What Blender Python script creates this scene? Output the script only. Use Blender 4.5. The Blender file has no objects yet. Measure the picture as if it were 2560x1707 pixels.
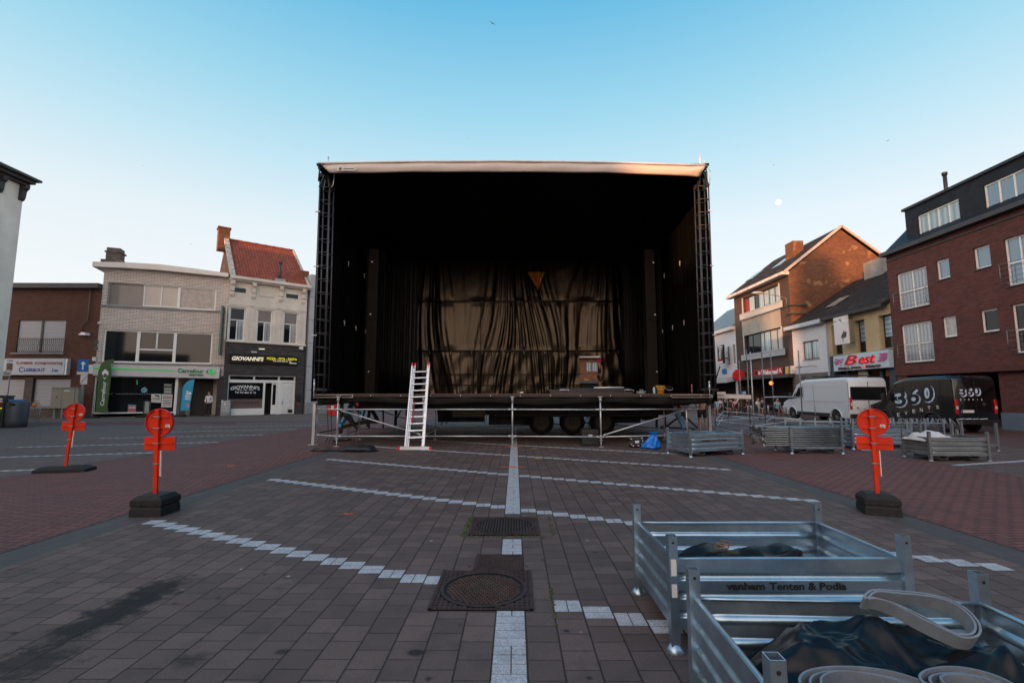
import bpy, math, random
from mathutils import Vector, Matrix
random.seed(7)
R = math.radians
SC = bpy.context.scene
COL = SC.collection
# ------------------------------------------------------------------ camera, sky, sun, exposure
EYE = Vector((0, 0, 1.6)); FPX = 1200.0; TH = R(6.2); PSI = R(0.38)
cam_d = bpy.data.cameras.new('camera'); cam = bpy.data.objects.new('camera', cam_d); COL.objects.link(cam)
cam_d.sensor_width = 36; cam_d.lens = 36*FPX/2560; cam_d.clip_end = 6000; cam_d.clip_start = .05
cam.location = EYE; cam.rotation_euler = (R(90)+TH, 0, PSI)
SC.camera = cam
SUN_EL, SUN_AZ = R(5.5), R(214)          # azimuth clockwise from +Y: behind the camera, to the left
wd = bpy.data.worlds.new("World"); SC.world = wd; wd.use_nodes = True
nt = wd.node_tree; bg = nt.nodes['Background']
sky = nt.nodes.new('ShaderNodeTexSky'); sky.sky_type = 'NISHITA'; sky.sun_disc = False
sky.sun_elevation = SUN_EL; sky.sun_rotation = SUN_AZ
sky.altitude = 0; sky.air_density = 1.0; sky.dust_density = 0.6; sky.ozone_density = 2.2
_tc = nt.nodes.new('ShaderNodeTexCoord'); _sp = nt.nodes.new('ShaderNodeSeparateXYZ'); nt.links.new(_tc.outputs['Generated'], _sp.inputs[0])
_rp = nt.nodes.new('ShaderNodeValToRGB'); nt.links.new(_sp.outputs[2], _rp.inputs[0]); _e = _rp.color_ramp.elements
_st = [(0.0, (1.0, .93, .91)), (.12, (.99, .99, 1.0)), (.31, (.84, .93, .97)), (.42, (.58, .83, .94)), (.52, (.37, .72, .89)), (.66, (.15, .53, .81)), (.80, (.05, .34, .66)), (1.0, (.06, .30, .60))]
while len(_e) < len(_st): _e.new(.5)
for _i, (_p, _c) in enumerate(_st): _e[_i].position = _p; _e[_i].color = (*_c, 1)
_dt = nt.nodes.new('ShaderNodeVectorMath'); _dt.operation = 'DOT_PRODUCT'; nt.links.new(_tc.outputs['Generated'], _dt.inputs[0])
_dt.inputs[1].default_value = (math.sin(SUN_AZ), math.cos(SUN_AZ), .08)
_wr = nt.nodes.new('ShaderNodeValToRGB'); nt.links.new(_dt.outputs['Value'], _wr.inputs[0]); _w = _wr.color_ramp.elements
_w[0].position = .15; _w[0].color = (0, 0, 0, 1); _w[1].position = 1.0; _w[1].color = (2.5, 1.65, 1.1, 1)
_ad = nt.nodes.new('ShaderNodeVectorMath'); _ad.operation = 'ADD'; nt.links.new(_rp.outputs[0], _ad.inputs[0]); nt.links.new(_wr.outputs[0], _ad.inputs[1])
_sc = nt.nodes.new('ShaderNodeVectorMath'); _sc.operation = 'SCALE'; _sc.inputs['Scale'].default_value = 5.9; nt.links.new(_ad.outputs[0], _sc.inputs[0])
_mx = nt.nodes.new('ShaderNodeMix'); _mx.data_type = 'RGBA'; _mx.inputs[0].default_value = .85
nt.links.new(sky.outputs[0], _mx.inputs[6]); nt.links.new(_sc.outputs[0], _mx.inputs[7])
nt.links.new(_mx.outputs[2], bg.inputs[0]); bg.inputs[1].default_value = 0.13
sun_d = bpy.data.lights.new('sun', 'SUN'); sun_d.energy = 4.3; sun_d.angle = R(.5); sun_d.color = (1, .46, .18)
sun = bpy.data.objects.new('sun', sun_d); COL.objects.link(sun)
sdir = Vector((math.sin(SUN_AZ)*math.cos(SUN_EL), math.cos(SUN_AZ)*math.cos(SUN_EL), math.sin(SUN_EL)))
sun.rotation_euler = sdir.to_track_quat('Z', 'Y').to_euler(); sun.location = (0, -20, 30)
SC.view_settings.view_transform = 'Standard'; SC.view_settings.look = 'None'
SC.view_settings.exposure = 0.5; SC.view_settings.gamma = 1
SC.cycles.max_bounces = 6; SC.cycles.glossy_bounces = 3; SC.cycles.transmission_bounces = 4
SC.cycles.use_denoising = True

# ------------------------------------------------------------------ photo pixel -> world helpers (2560 x 1707 frame)
def ray(px, py):
    xc = (px-1280)/FPX; yc = (853.5-py)/FPX
    fy = math.cos(TH)-yc*math.sin(TH); up = math.sin(TH)+yc*math.cos(TH)
    return Vector((xc*math.cos(PSI)-fy*math.sin(PSI), xc*math.sin(PSI)+fy*math.cos(PSI), up))
def atY(px, py, Y): d = ray(px, py); return EYE+d*(Y/d.y)
def atX(px, py, X): d = ray(px, py); return EYE+d*(X/d.x)
def atZ(px, py, z=0.0): d = ray(px, py); return EYE+d*((z-1.6)/d.z)
def zoomer(ox, oy, s): return lambda x, y: (ox+x*s, oy+y*s)

# ------------------------------------------------------------------ materials
MATS = {}
def new_mat(name):
    m = bpy.data.materials.new(name); m.use_nodes = True; MATS[name] = m
    return m, m.node_tree, m.node_tree.nodes['Principled BSDF']
def N(t, typ, **kw):
    n = t.nodes.new(typ)
    for k, v in kw.items():
        if k in ('operation', 'blend_type', 'data_type', 'feature', 'wave_type', 'bands_direction', 'distance', 'noise_dimensions'): setattr(n, k, v)
        else: n.inputs[k].default_value = v
    return n
def mth(t, op, a, b=None, clamp=False):
    n = t.nodes.new('ShaderNodeMath'); n.operation = op; n.use_clamp = clamp
    for i, x in enumerate((a, b)):
        if x is None: continue
        if isinstance(x, (int, float)): n.inputs[i].default_value = x
        else: t.links.new(x, n.inputs[i])
    return n.outputs[0]
def mixc(t, fac, a, b, bt='MIX'):
    n = t.nodes.new('ShaderNodeMix'); n.data_type = 'RGBA'; n.blend_type = bt
    for i, x in ((0, fac), (6, a), (7, b)):
        if isinstance(x, (int, float)): n.inputs[i].default_value = x
        elif isinstance(x, tuple): n.inputs[i].default_value = (*x[:3], 1)
        else: t.links.new(x, n.inputs[i])
    return n.outputs[2]
def noise(t, vec, scale, detail=4, rough=.55):
    n = t.nodes.new('ShaderNodeTexNoise'); n.inputs['Scale'].default_value = scale
    n.inputs['Detail'].default_value = detail; n.inputs['Roughness'].default_value = rough
    if vec is not None: t.links.new(vec, n.inputs['Vector'])
    return n.outputs[0]
def ramp(t, fac, stops):
    n = t.nodes.new('ShaderNodeValToRGB'); e = n.color_ramp.elements
    while len(e) < len(stops): e.new(.5)
    for i, (p, c) in enumerate(stops):
        e[i].position = p; e[i].color = (c, c, c, 1) if isinstance(c, (int, float)) else (*c, 1)
    t.links.new(fac, n.inputs[0]); return n.outputs[0]
def bump(t, b, h, strength, dist=.01):
    n = t.nodes.new('ShaderNodeBump'); n.inputs['Strength'].default_value = strength; n.inputs['Distance'].default_value = dist
    t.links.new(h, n.inputs['Height']); t.links.new(n.outputs[0], b.inputs['Normal'])
def M(name, col, rough=.6, metal=0, var=.12, vs=2.5, bmp=0, bs=30, ior=1.5, coat=0, emit=0, dirt=0, tr=0):
    if name in MATS: return MATS[name]
    m, t, b = new_mat(name)
    b.inputs['Roughness'].default_value = rough; b.inputs['Metallic'].default_value = metal; b.inputs['IOR'].default_value = ior
    b.inputs['Coat Weight'].default_value = coat
    b.inputs['Base Color'].default_value = (*col, 1)
    tc = t.nodes.new('ShaderNodeTexCoord').outputs['Object']
    if var:
        f = noise(t, tc, vs)
        c = mixc(t, ramp(t, f, [(.3, 0), (.7, 1)]), tuple(x*(1-var) for x in col), tuple(min(1, x*(1+var)) for x in col))
        if dirt:
            f2 = noise(t, tc, vs*.35, 6, .7)
            c = mixc(t, mth(t, 'MULTIPLY', ramp(t, f2, [(.45, 0), (.7, 1)]), dirt), c, tuple(x*.35 for x in col))
        t.links.new(c, b.inputs['Base Color'])
        r = noise(t, tc, vs*3)
        t.links.new(mth(t, 'ADD', mth(t, 'MULTIPLY', r, .2), rough-.1, True), b.inputs['Roughness'])
    if bmp: bump(t, b, noise(t, tc, bs, 5), bmp)
    if emit:
        b.inputs['Emission Color'].default_value = (*col, 1); b.inputs['Emission Strength'].default_value = emit
    return m
def brickmat(name, c1, c2, mortar, bw, bh, ms=.012, rough=.85, offs=.5, bmp=.5, patch=None, vec_swap=False, off=(0, 0), dirt=.3):
    m, t, b = new_mat(name)
    b.inputs['Roughness'].default_value = rough
    uv = t.nodes.new('ShaderNodeTexCoord').outputs['UV']
    br = t.nodes.new('ShaderNodeTexBrick'); br.offset = offs
    br.inputs['Color1'].default_value = (*c1, 1); br.inputs['Color2'].default_value = (*c2, 1); br.inputs['Mortar'].default_value = (*mortar, 1)
    br.inputs['Scale'].default_value = 1; br.inputs['Mortar Size'].default_value = ms/2; br.inputs['Mortar Smooth'].default_value = .2
    br.inputs['Brick Width'].default_value = bw; br.inputs['Row Height'].default_value = bh; br.inputs['Bias'].default_value = 0
    mp = t.nodes.new('ShaderNodeMapping'); mp.inputs['Location'].default_value = (off[0], off[1], 0)
    if vec_swap:
        s = t.nodes.new('ShaderNodeSeparateXYZ'); cb = t.nodes.new('ShaderNodeCombineXYZ')
        t.links.new(uv, s.inputs[0]); t.links.new(s.outputs[1], cb.inputs[0]); t.links.new(s.outputs[0], cb.inputs[1])
        t.links.new(cb.outputs[0], mp.inputs[0])
    else: t.links.new(uv, mp.inputs[0])
    t.links.new(mp.outputs[0], br.inputs['Vector'])
    c = br.outputs[0]
    f = noise(t, uv, .7, 6, .65)
    c = mixc(t, mth(t, 'MULTIPLY', ramp(t, f, [(.4, 0), (.75, 1)]), dirt), c, tuple(x*.45 for x in c1))
    f3 = noise(t, uv, 35, 2); c = mixc(t, .35, c, mixc(t, f3, (0, 0, 0), (1, 1, 1)), 'OVERLAY')
    if patch:
        f2 = noise(t, uv, 1.1, 3, .5)
        c = mixc(t, ramp(t, f2, [(.6, 0), (.68, .6)]), c, patch)
    t.links.new(c, b.inputs['Base Color'])
    if bmp: bump(t, b, mth(t, 'SUBTRACT', mth(t, 'MULTIPLY', f3, .3), br.outputs[1]), bmp, .008)
    return m

# ------------------------------------------------------------------ mesh builder
BASE = {}
def base_of(o): return BASE.get(o.name, Vector((0, 0, 0)))
class MB:
    def __init__(s): s.v = []; s.f = []; s.sm = []
    def add(s, pts, faces, smooth=False):
        n = len(s.v); s.v += [Vector(p) for p in pts]
        for f in faces: s.f.append([n+i for i in f]); s.sm.append(smooth)
        return s
    def poly(s, *pts): return s.add(pts, [list(range(len(pts)))])
    def box(s, x0, x1, y0, y1, z0, z1):
        p = [(x, y, z) for z in (z0, z1) for y in (y0, y1) for x in (x0, x1)]
        return s.add(p, [(0, 2, 3, 1), (4, 5, 7, 6), (0, 1, 5, 4), (2, 6, 7, 3), (0, 4, 6, 2), (1, 3, 7, 5)])
    def hexa(s, p): return s.add(p, [(0, 2, 3, 1), (4, 5, 7, 6), (0, 1, 5, 4), (2, 6, 7, 3), (0, 4, 6, 2), (1, 3, 7, 5)])
    def bar(s, a, b, w, h=None, upv=(0, 0, 1)):
        a = Vector(a); b = Vector(b); h = h or w; d = (b-a).normalized(); upv = Vector(upv)
        if abs(d.dot(upv)) > .95: upv = Vector((1, 0, 0)) if abs(d.x) < .9 else Vector((0, 1, 0))
        x = d.cross(upv).normalized(); y = x.cross(d)
        p = []
        for q in (a, b):
            for j in (-1, 1):
                for i in (-1, 1): p.append(q+x*(i*w/2)+y*(j*h/2))
        return s.hexa(p)
    def path(s, pts, r, n=8, closed=False, cap=True):
        pts = [Vector(p) for p in pts]; L = len(pts); rings = []
        prevx = None
        for i, p in enumerate(pts):
            if closed: d = pts[(i+1) % L]-pts[i-1]
            else: d = pts[min(i+1, L-1)]-pts[max(i-1, 0)]
            d.normalize()
            if prevx is None:
                u = Vector((0, 0, 1)) if abs(d.z) < .9 else Vector((1, 0, 0)); x = d.cross(u).normalized()
            else: x = (prevx-d*prevx.dot(d)).normalized()
            prevx = x; y = d.cross(x); rr = r[i] if isinstance(r, (list, tuple)) else r
            rings.append([p+(x*math.cos(2*math.pi*k/n)+y*math.sin(2*math.pi*k/n))*rr for k in range(n)])
        b = len(s.v); s.v += [q for g in rings for q in g]
        for i in range(L if closed else L-1):
            j = (i+1) % L
            for k in range(n):
                s.f.append([b+i*n+k, b+i*n+(k+1) % n, b+j*n+(k+1) % n, b+j*n+k]); s.sm.append(True)
        if cap and not closed:
            s.f.append([b+k for k in range(n)][::-1]); s.sm.append(False); s.f.append([b+(L-1)*n+k for k in range(n)]); s.sm.append(False)
        return s
    def tube(s, a, b, r, n=8): return s.path([a, b], r, n)
    def lathe(s, prof, c=(0, 0, 0), n=20, ax='z', sm=True):
        c = Vector(c); b = len(s.v); m = len(prof)
        for r, h in prof:
            for k in range(n):
                a = 2*math.pi*k/n; x, y = r*math.cos(a), r*math.sin(a)
                s.v.append(c+{'z': Vector((x, y, h)), 'y': Vector((x, h, y)), 'x': Vector((h, x, y))}[ax])
        for i in range(m-1):
            for k in range(n):
                s.f.append([b+i*n+k, b+i*n+(k+1) % n, b+(i+1)*n+(k+1) % n, b+(i+1)*n+k]); s.sm.append(sm)
        s.f.append([b+k for k in range(n)][::-1]); s.sm.append(False)
        s.f.append([b+(m-1)*n+k for k in range(n)]); s.sm.append(False)
        return s
    def ball(s, c, rx, ry=None, rz=None, n=12, m=8):
        ry = ry or rx; rz = rz or rx; c = Vector(c); b = len(s.v)
        for i in range(m+1):
            t = math.pi*i/m
            for k in range(n):
                a = 2*math.pi*k/n; s.v.append(c+Vector((rx*math.sin(t)*math.cos(a), ry*math.sin(t)*math.sin(a), -rz*math.cos(t))))
        for i in range(m):
            for k in range(n):
                s.f.append([b+i*n+k, b+i*n+(k+1) % n, b+(i+1)*n+(k+1) % n, b+(i+1)*n+k]); s.sm.append(True)
        return s
    def prism(s, poly, fn, t0, t1, smooth=False):
        """poly: 2D outline; fn(x, y, t) -> point; extruded from t0 to t1"""
        n = len(poly); a = [fn(x, y, t0) for x, y in poly]; b = [fn(x, y, t1) for x, y in poly]
        return s.add(a+b, [list(range(n))[::-1], [n+i for i in range(n)]]+[[i, (i+1) % n, n+(i+1) % n, n+i] for i in range(n)])
    def grid(s, fn, nu, nv, smooth=True):
        b = len(s.v)
        for j in range(nv+1):
            for i in range(nu+1): s.v.append(Vector(fn(i/nu, j/nv)))
        for j in range(nv):
            for i in range(nu):
                q = b+j*(nu+1)+i; s.f.append([q, q+1, q+nu+2, q+nu+1]); s.sm.append(smooth)
        return s
    def build(s, name, mat, parent=None, world=True, bevel=0, uvfree=False, solid=0):
        me = bpy.data.meshes.new(name)
        off = base_of(parent) if (parent and world) else Vector((0, 0, 0))
        me.from_pydata([tuple(p-off) for p in s.v], [], s.f)
        me.materials.append(mat)
        me.polygons.foreach_set('use_smooth', s.sm)
        uv = me.uv_layers.new(name='UVMap').data
        Z = Vector((0, 0, 1)); V = s.v; k = 0
        for p in me.polygons:
            nrm = p.normal
            if abs(nrm.z) > .95: tx, ty = Vector((1, 0, 0)), Vector((0, 1, 0))
            else:
                tx = Z.cross(nrm).normalized(); ty = nrm.cross(tx)
            for vi in p.vertices:
                q = V[vi]; uv[k].uv = (q.dot(tx), q.dot(ty)); k += 1
        me.validate(); me.update()
        o = bpy.data.objects.new(name, me); COL.objects.link(o)
        if parent: o.parent = parent; BASE[o.name] = base_of(parent)
        if bevel:
            md = o.modifiers.new('bevel', 'BEVEL'); md.width = bevel; md.segments = 2; md.limit_method = 'ANGLE'; md.angle_limit = R(40)
        if solid:
            md = o.modifiers.new('solid', 'SOLIDIFY'); md.thickness = solid; md.offset = 0
        return o
def tag(o, label=None, cat=None, group=None, kind=None):
    if label: o['label'] = label
    if cat: o['category'] = cat
    if group: o['group'] = group
    if kind: o['kind'] = kind
    return o
def thing(name, label, cat, loc=(0, 0, 0), rz=0, group=None, world=True):
    o = bpy.data.objects.new(name, None); COL.objects.link(o); o.location = loc; o.rotation_euler = (0, 0, rz)
    o.empty_display_size = .1
    BASE[o.name] = Vector(loc) if world else Vector((0, 0, 0))
    return tag(o, label, cat, group)
def dup(o, parent=None, loc=None, rz=None, label=None):
    kids = [c for c in bpy.data.objects if c.parent == o]
    c = o.copy(); COL.objects.link(c); c.parent = parent
    if loc is not None: c.location = loc
    if rz is not None: c.rotation_euler = (0, 0, rz)
    if label: c['label'] = label
    for k in kids: dup(k, c)
    return c
def struct(o, label=None): o['kind'] = 'structure'; return o

# ------------------------------------------------------------------ text as mesh
def text_geo(s, w, h, shear=0, bold=0.0, ext=.5):
    cu = bpy.data.curves.new('t', 'FONT'); cu.body = s; cu.shear = shear; cu.offset = bold; cu.extrude = .01; cu.size = 1; cu.resolution_u = 3
    ob = bpy.data.objects.new('t', cu); COL.objects.link(ob)
    me = bpy.data.meshes.new_from_object(ob.evaluated_get(bpy.context.evaluated_depsgraph_get()))
    vs = [v.co.copy() for v in me.vertices]; fs = [list(p.vertices) for p in me.polygons]
    bpy.data.objects.remove(ob); bpy.data.curves.remove(cu); bpy.data.meshes.remove(me)
    x0 = min(v.x for v in vs); x1 = max(v.x for v in vs); y0 = min(v.y for v in vs); y1 = max(v.y for v in vs)
    return [((v.x-x0)/(x1-x0)*w, (v.y-y0)/(y1-y0)*h, (1 if v.z > 0 else 0)) for v in vs], fs
def add_text(mb, s, fn, w, h, shear=0, bold=0.0, bend=None):
    """fn(x, y, e) -> world point, e is 0 at the back and 1 at the face of the letters"""
    vs, fs = text_geo(s, w, h, shear, bold)
    if bend: vs = [(x, y+bend*(1-(2*x/w-1)**2), e) for x, y, e in vs]
    mb.add([fn(x, y, e) for x, y, e in vs], fs)
    return mb

# ------------------------------------------------------------------ facade frames
class Fac:
    def __init__(s, o, d):
        s.o = Vector((o[0], o[1], 0)); s.d = Vector((d[0], d[1], 0)).normalized(); s.n = Vector((s.d.y, -s.d.x, 0))
    def P(s, u, z, out=0): return s.o+s.d*u+s.n*out+Vector((0, 0, z))
    def px(s, x, y, out=0):
        r = ray(x, y); o = s.o+s.n*out; t = (o-EYE).dot(s.n)/r.dot(s.n); p = EYE+r*t
        return (p-s.o).dot(s.d), p.z
    def rect(s, x0, y0, x1, y1, out=0, x2=None, y2=None, x3=None, y3=None):
        """pixel corners top-left, bottom-right -> u0, u1, z0, z1"""
        a = s.px(x0, y0, out); b = s.px(x1, y1, out)
        return a[0], b[0], b[1], a[1]
    def quad(s, tl, tr, br, bl, out=0):
        a, b, c, d = [s.px(*p, out) for p in (tl, tr, br, bl)]
        return (a[0]+d[0])/2, (b[0]+c[0])/2, (c[1]+d[1])/2, (a[1]+b[1])/2
def fbox(mb, F, u0, u1, z0, z1, o0, o1):
    p = [F.P(u, z, o) for z in (z0, z1) for o in (o1, o0) for u in (u0, u1)]
    return mb.hexa(p)
def wall_mb(F, u0, u1, z0, z1, holes, rev=.16, depth=8, back=True, ztop=None):
    mb = MB()
    us = sorted({u0, u1, *[max(u0, min(u1, h[i])) for h in holes for i in (0, 1)]}); zs = sorted({z0, z1, *[max(z0, min(z1, h[i])) for h in holes for i in (2, 3)]})
    inh = lambda u, z: any(h[0] < u < h[1] and h[2] < z < h[3] for h in holes)
    for i in range(len(us)-1):
        for j in range(len(zs)-1):
            if us[i+1]-us[i] < 1e-5 or zs[j+1]-zs[j] < 1e-5: continue
            if not inh((us[i]+us[i+1])/2, (zs[j]+zs[j+1])/2):
                mb.poly(F.P(us[i], zs[j]), F.P(us[i+1], zs[j]), F.P(us[i+1], zs[j+1]), F.P(us[i], zs[j+1]))
    for a, b, c, d in holes:
        a = max(a, u0); b = min(b, u1)
        for p, q in (((a, c), (a, d)), ((a, d), (b, d)), ((b, d), (b, c)), ((b, c), (a, c))):
            mb.poly(F.P(*p), F.P(*q), F.P(*q, -rev), F.P(*p, -rev))
    if back:
        mb.poly(F.P(u0, z0), F.P(u0, z1), F.P(u0, z1, -depth), F.P(u0, z0, -depth))
        mb.poly(F.P(u1, z0), F.P(u1, z0, -depth), F.P(u1, z1, -depth), F.P(u1, z1))
        mb.poly(F.P(u0, z0, -depth), F.P(u0, z1, -depth), F.P(u1, z1, -depth), F.P(u1, z0, -depth))
        mb.poly(F.P(u0, z1), F.P(u1, z1), F.P(u1, z1, -depth), F.P(u0, z1, -depth))
    return mb
def window(F, root, r, rec=.1, fw=.06, mull=(), trans=(), frame=None, pane=None, name='window', sill=None, half=None, panes=None, ft=.05):
    """one window: frame mesh (part) and pane(s) (sub-part). trans/mull are fractions; half = list of (mull fractions, z fraction limits)"""
    u0, u1, z0, z1 = r; mb = MB(); o1 = -rec+ft; o0 = -rec-.02
    fbox(mb, F, u0, u0+fw, z0, z1, o0, o1); fbox(mb, F, u1-fw, u1, z0, z1, o0, o1)
    fbox(mb, F, u0+fw, u1-fw, z0, z0+fw, o0, o1); fbox(mb, F, u0+fw, u1-fw, z1-fw, z1, o0, o1)
    for m in mull:
        m, lo, hi = m if isinstance(m, tuple) else (m, 0, 1)
        c = u0+(u1-u0)*m; fbox(mb, F, c-fw*.45, c+fw*.45, z0+(z1-z0)*lo+fw, z0+(z1-z0)*hi-fw, o0, o1-.004)
    for m in trans:
        m, lo, hi = m if isinstance(m, tuple) else (m, 0, 1)
        c = z0+(z1-z0)*m; fbox(mb, F, u0+(u1-u0)*lo+fw, u0+(u1-u0)*hi-fw, c-fw*.45, c+fw*.45, o0, o1-.002)
    w = mb.build(name, frame, root)
    for (a, b, c, d, pm) in (panes or [(0, 1, 0, 1, pane)]):
        p = MB(); e = fw*.3
        p.poly(F.P(u0+(u1-u0)*a+e, z0+(z1-z0)*c+e, o0+.03), F.P(u0+(u1-u0)*b-e, z0+(z1-z0)*c+e, o0+.03), F.P(u0+(u1-u0)*b-e, z0+(z1-z0)*d-e, o0+.03), F.P(u0+(u1-u0)*a+e, z0+(z1-z0)*d-e, o0+.03))
        p.build('pane', pm, w)
    if sill:
        s = MB(); fbox(s, F, u0-.04, u1+.04, z0-.06, z0-.002, -rec, .05); s.build('sill', sill, w)
    return w
# ------------------------------------------------------------------ shared materials
def glassmat(name, col, rough=.04, ior=1.9, var=.0):
    return M(name, col, rough, 0, var, 3, ior=ior)
GL = glassmat('window_glass', (.010, .012, .014), ior=1.45)
GLB = glassmat('glass_painted_sky', (.10, .19, .27), ior=2.2)  # blue base colour stands in for the sky reflected in the panes
GLC = M('curtained_glass', (.34, .33, .32), .25, 0, .18, 5, ior=1.7, coat=.6)
def stripes(name, c1, c2, scale, axis='u', rough=.3, coat=0, bmp=0):
    m, t, b = new_mat(name); uv = t.nodes.new('ShaderNodeTexCoord').outputs['UV']
    s = t.nodes.new('ShaderNodeSeparateXYZ'); t.links.new(uv, s.inputs[0])
    a = s.outputs[0 if axis == 'u' else 1]
    a = mth(t, 'ADD', mth(t, 'MULTIPLY', a, scale), mth(t, 'MULTIPLY', noise(t, uv, 3, 2), .8 if axis == 'u' else .05))
    f = mth(t, 'PINGPONG', a, 1.0)
    c = mixc(t, f, c1, c2); t.links.new(c, b.inputs['Base Color'])
    b.inputs['Roughness'].default_value = rough; b.inputs['Coat Weight'].default_value = coat
    if bmp: bump(t, b, f, bmp, .02)
    return m
CURT = stripes('white_curtain_glass', (.16, .19, .22), (.40, .42, .44), 9, 'u', .1, .8)
CURTB = stripes('blue_curtain_glass', (.20, .30, .34), (.42, .52, .55), 6, 'u', .15, .6)
BLIND = stripes('striped_blind_glass', (.10, .22, .32), (.36, .48, .56), 7, 'v', .12, .8)
SHUT = stripes('shutter_slats', (.24, .24, .27), (.50, .50, .54), 22, 'v', .5, 0, .5)
GREYBL = M('grey_blind_glass', (.17, .14, .13), .3, 0, .06, 2, coat=.4)
BEIGEBL = M('beige_blind_glass', (.50, .42, .36), .35, 0, .05, 2, coat=.3)
FROST = M('frosted_glass', (.38, .31, .28), .4, 0, .22, 4, coat=.3)
WHITE = M('white_paint', (.72, .70, .68), .45, 0, .06, 2, dirt=.12)
WFR = M('white_window_frame', (.82, .79, .76), .4, 0, .04)
DKFR = M('dark_window_frame', (.03, .025, .022), .5)
BLACK = M('black_paint', (.012, .012, .013), .5)
DKGREY = M('dark_grey_paint', (.05, .05, .055), .6)
GREYC = M('grey_concrete', (.28, .28, .28), .85, 0, .2, 1.5, .3, 40, dirt=.4)
CREAM = M('cream_plaster', (.70, .62, .54), .85, 0, .12, 1.2, .15, 60, dirt=.22)
CREAMY = M('yellow_beige_plaster', (.42, .33, .20), .85, 0, .10, 1.0, .15, 60, dirt=.2)
WPLAST = M('white_plaster', (.82, .72, .63), .85, 0, .12, .8, .3, 50, dirt=.25)
BRK_L = brickmat('brown_red_brick', (.13, .045, .028), (.09, .032, .022), (.05, .03, .025), .26, .085, .014)
BRK_R = brickmat('dark_red_brick', (.14, .042, .032), (.085, .026, .022), (.045, .028, .026), .26, .088, .016, dirt=.2)
BRK_G = brickmat('old_orange_brick', (.22, .080, .034), (.12, .048, .024), (.07, .045, .03), .24, .085, .014, patch=(.42, .22, .10), dirt=.35)
BRK_F = brickmat('brown_facade_brick', (.085, .05, .04), (.06, .036, .03), (.075, .06, .055), .19, .062, .008)
TILE_C = brickmat('pale_glazed_tile', (.72, .60, .53), (.56, .48, .43), (.05, .04, .04), .36, .100, .022, .45, dirt=.12)
WBRICK = brickmat('white_painted_brick', (.62, .64, .68), (.55, .57, .62), (.40, .42, .45), .22, .07, .012, .6, dirt=.12)
SLATEST = brickmat('dark_slate_strip_stone', (.085, .072, .072), (.035, .03, .032), (.015, .014, .014), .42, .045, .008, .8, dirt=.3)
STONE = brickmat('rough_brown_stone', (.16, .12, .10), (.08, .065, .055), (.05, .045, .04), .25, .11, .02, dirt=.4)
ROOF_R = brickmat('red_pantile_roof', (.36, .075, .028), (.22, .045, .02), (.06, .015, .01), .22, .30, .035, .8, 0, 1.0, dirt=.45)
SLATE = brickmat('dark_slate', (.020, .022, .030), (.012, .013, .018), (.005, .005, .006), .28, .20, .012, .55, .5, .6, dirt=.3)
OLDTILE = brickmat('mossy_dark_tiles', (.050, .038, .032), (.024, .019, .018), (.008, .007, .007), .24, .16, .03, .9, .5, 1.2, (.075, .07, .06), dirt=.4)
for m_ in (SLATE, OLDTILE): m_.node_tree.nodes['Principled BSDF'].inputs['IOR'].default_value = 1.3
GALV = None
def galv(name, col, rough):
    m, t, b = new_mat(name); tc = t.nodes.new('ShaderNodeTexCoord').outputs['Object']
    v = t.nodes.new('ShaderNodeTexVoronoi'); v.inputs['Scale'].default_value = 70; t.links.new(tc, v.inputs['Vector'])
    f = noise(t, tc, 4, 6, .7); g = noise(t, tc, 60, 3)
    c = mixc(t, ramp(t, f, [(.3, 0), (.75, 1)]), tuple(x*.75 for x in col), tuple(x*1.15 for x in col))
    c = mixc(t, .05, c, v.outputs['Color'], 'OVERLAY')
    t.links.new(c, b.inputs['Base Color']); b.inputs['Metallic'].default_value = .85
    t.links.new(mth(t, 'ADD', mth(t, 'MULTIPLY', f, .3), rough-.12, True), b.inputs['Roughness'])
    return m
GALV = galv('galvanised_steel', (.42, .54, .64), .30)
GALV.node_tree.nodes['Principled BSDF'].inputs['Metallic'].default_value = .9
GALVO = galv('weathered_galvanised_steel', (.27, .30, .32), .55)
ALU = galv('bright_aluminium', (.78, .80, .84), .34)
ALU.node_tree.nodes['Principled BSDF'].inputs['Metallic'].default_value = .45
GALVP = galv('bright_scaffold_tube', (.60, .62, .64), .34); GALVP.node_tree.nodes['Principled BSDF'].inputs['Metallic'].default_value = .55
ORANGE = M('orange_red_paint', (.64, .030, .004), .5, 0, .14, 5, dirt=.22, ior=1.35)
RUBBER = M('black_rubber', (.010, .010, .011), .75, 0, .3, 12, .25, 60)
WTXT = M('white_lettering', (.80, .80, .80), .5, 0, 0)
GREEN_L = M('lit_green_lettering', (.0, .42, .06), .4, 0, 0, emit=.3)
GREEN_D = M('green_lettering', (.0, .22, .09), .4, 0, 0)
YELLOW_L = M('lit_yellow_lettering', (.9, .75, .02), .4, 0, 0, emit=.25)
WARM_L = M('lit_warm_white_lettering', (.95, .86, .62), .4, 0, 0, emit=.25)
BLUE_T = M('blue_lettering', (.02, .06, .30), .5, 0, 0)
RED_T = M('red_lettering', (.30, .02, .03), .5, 0, 0)

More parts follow.
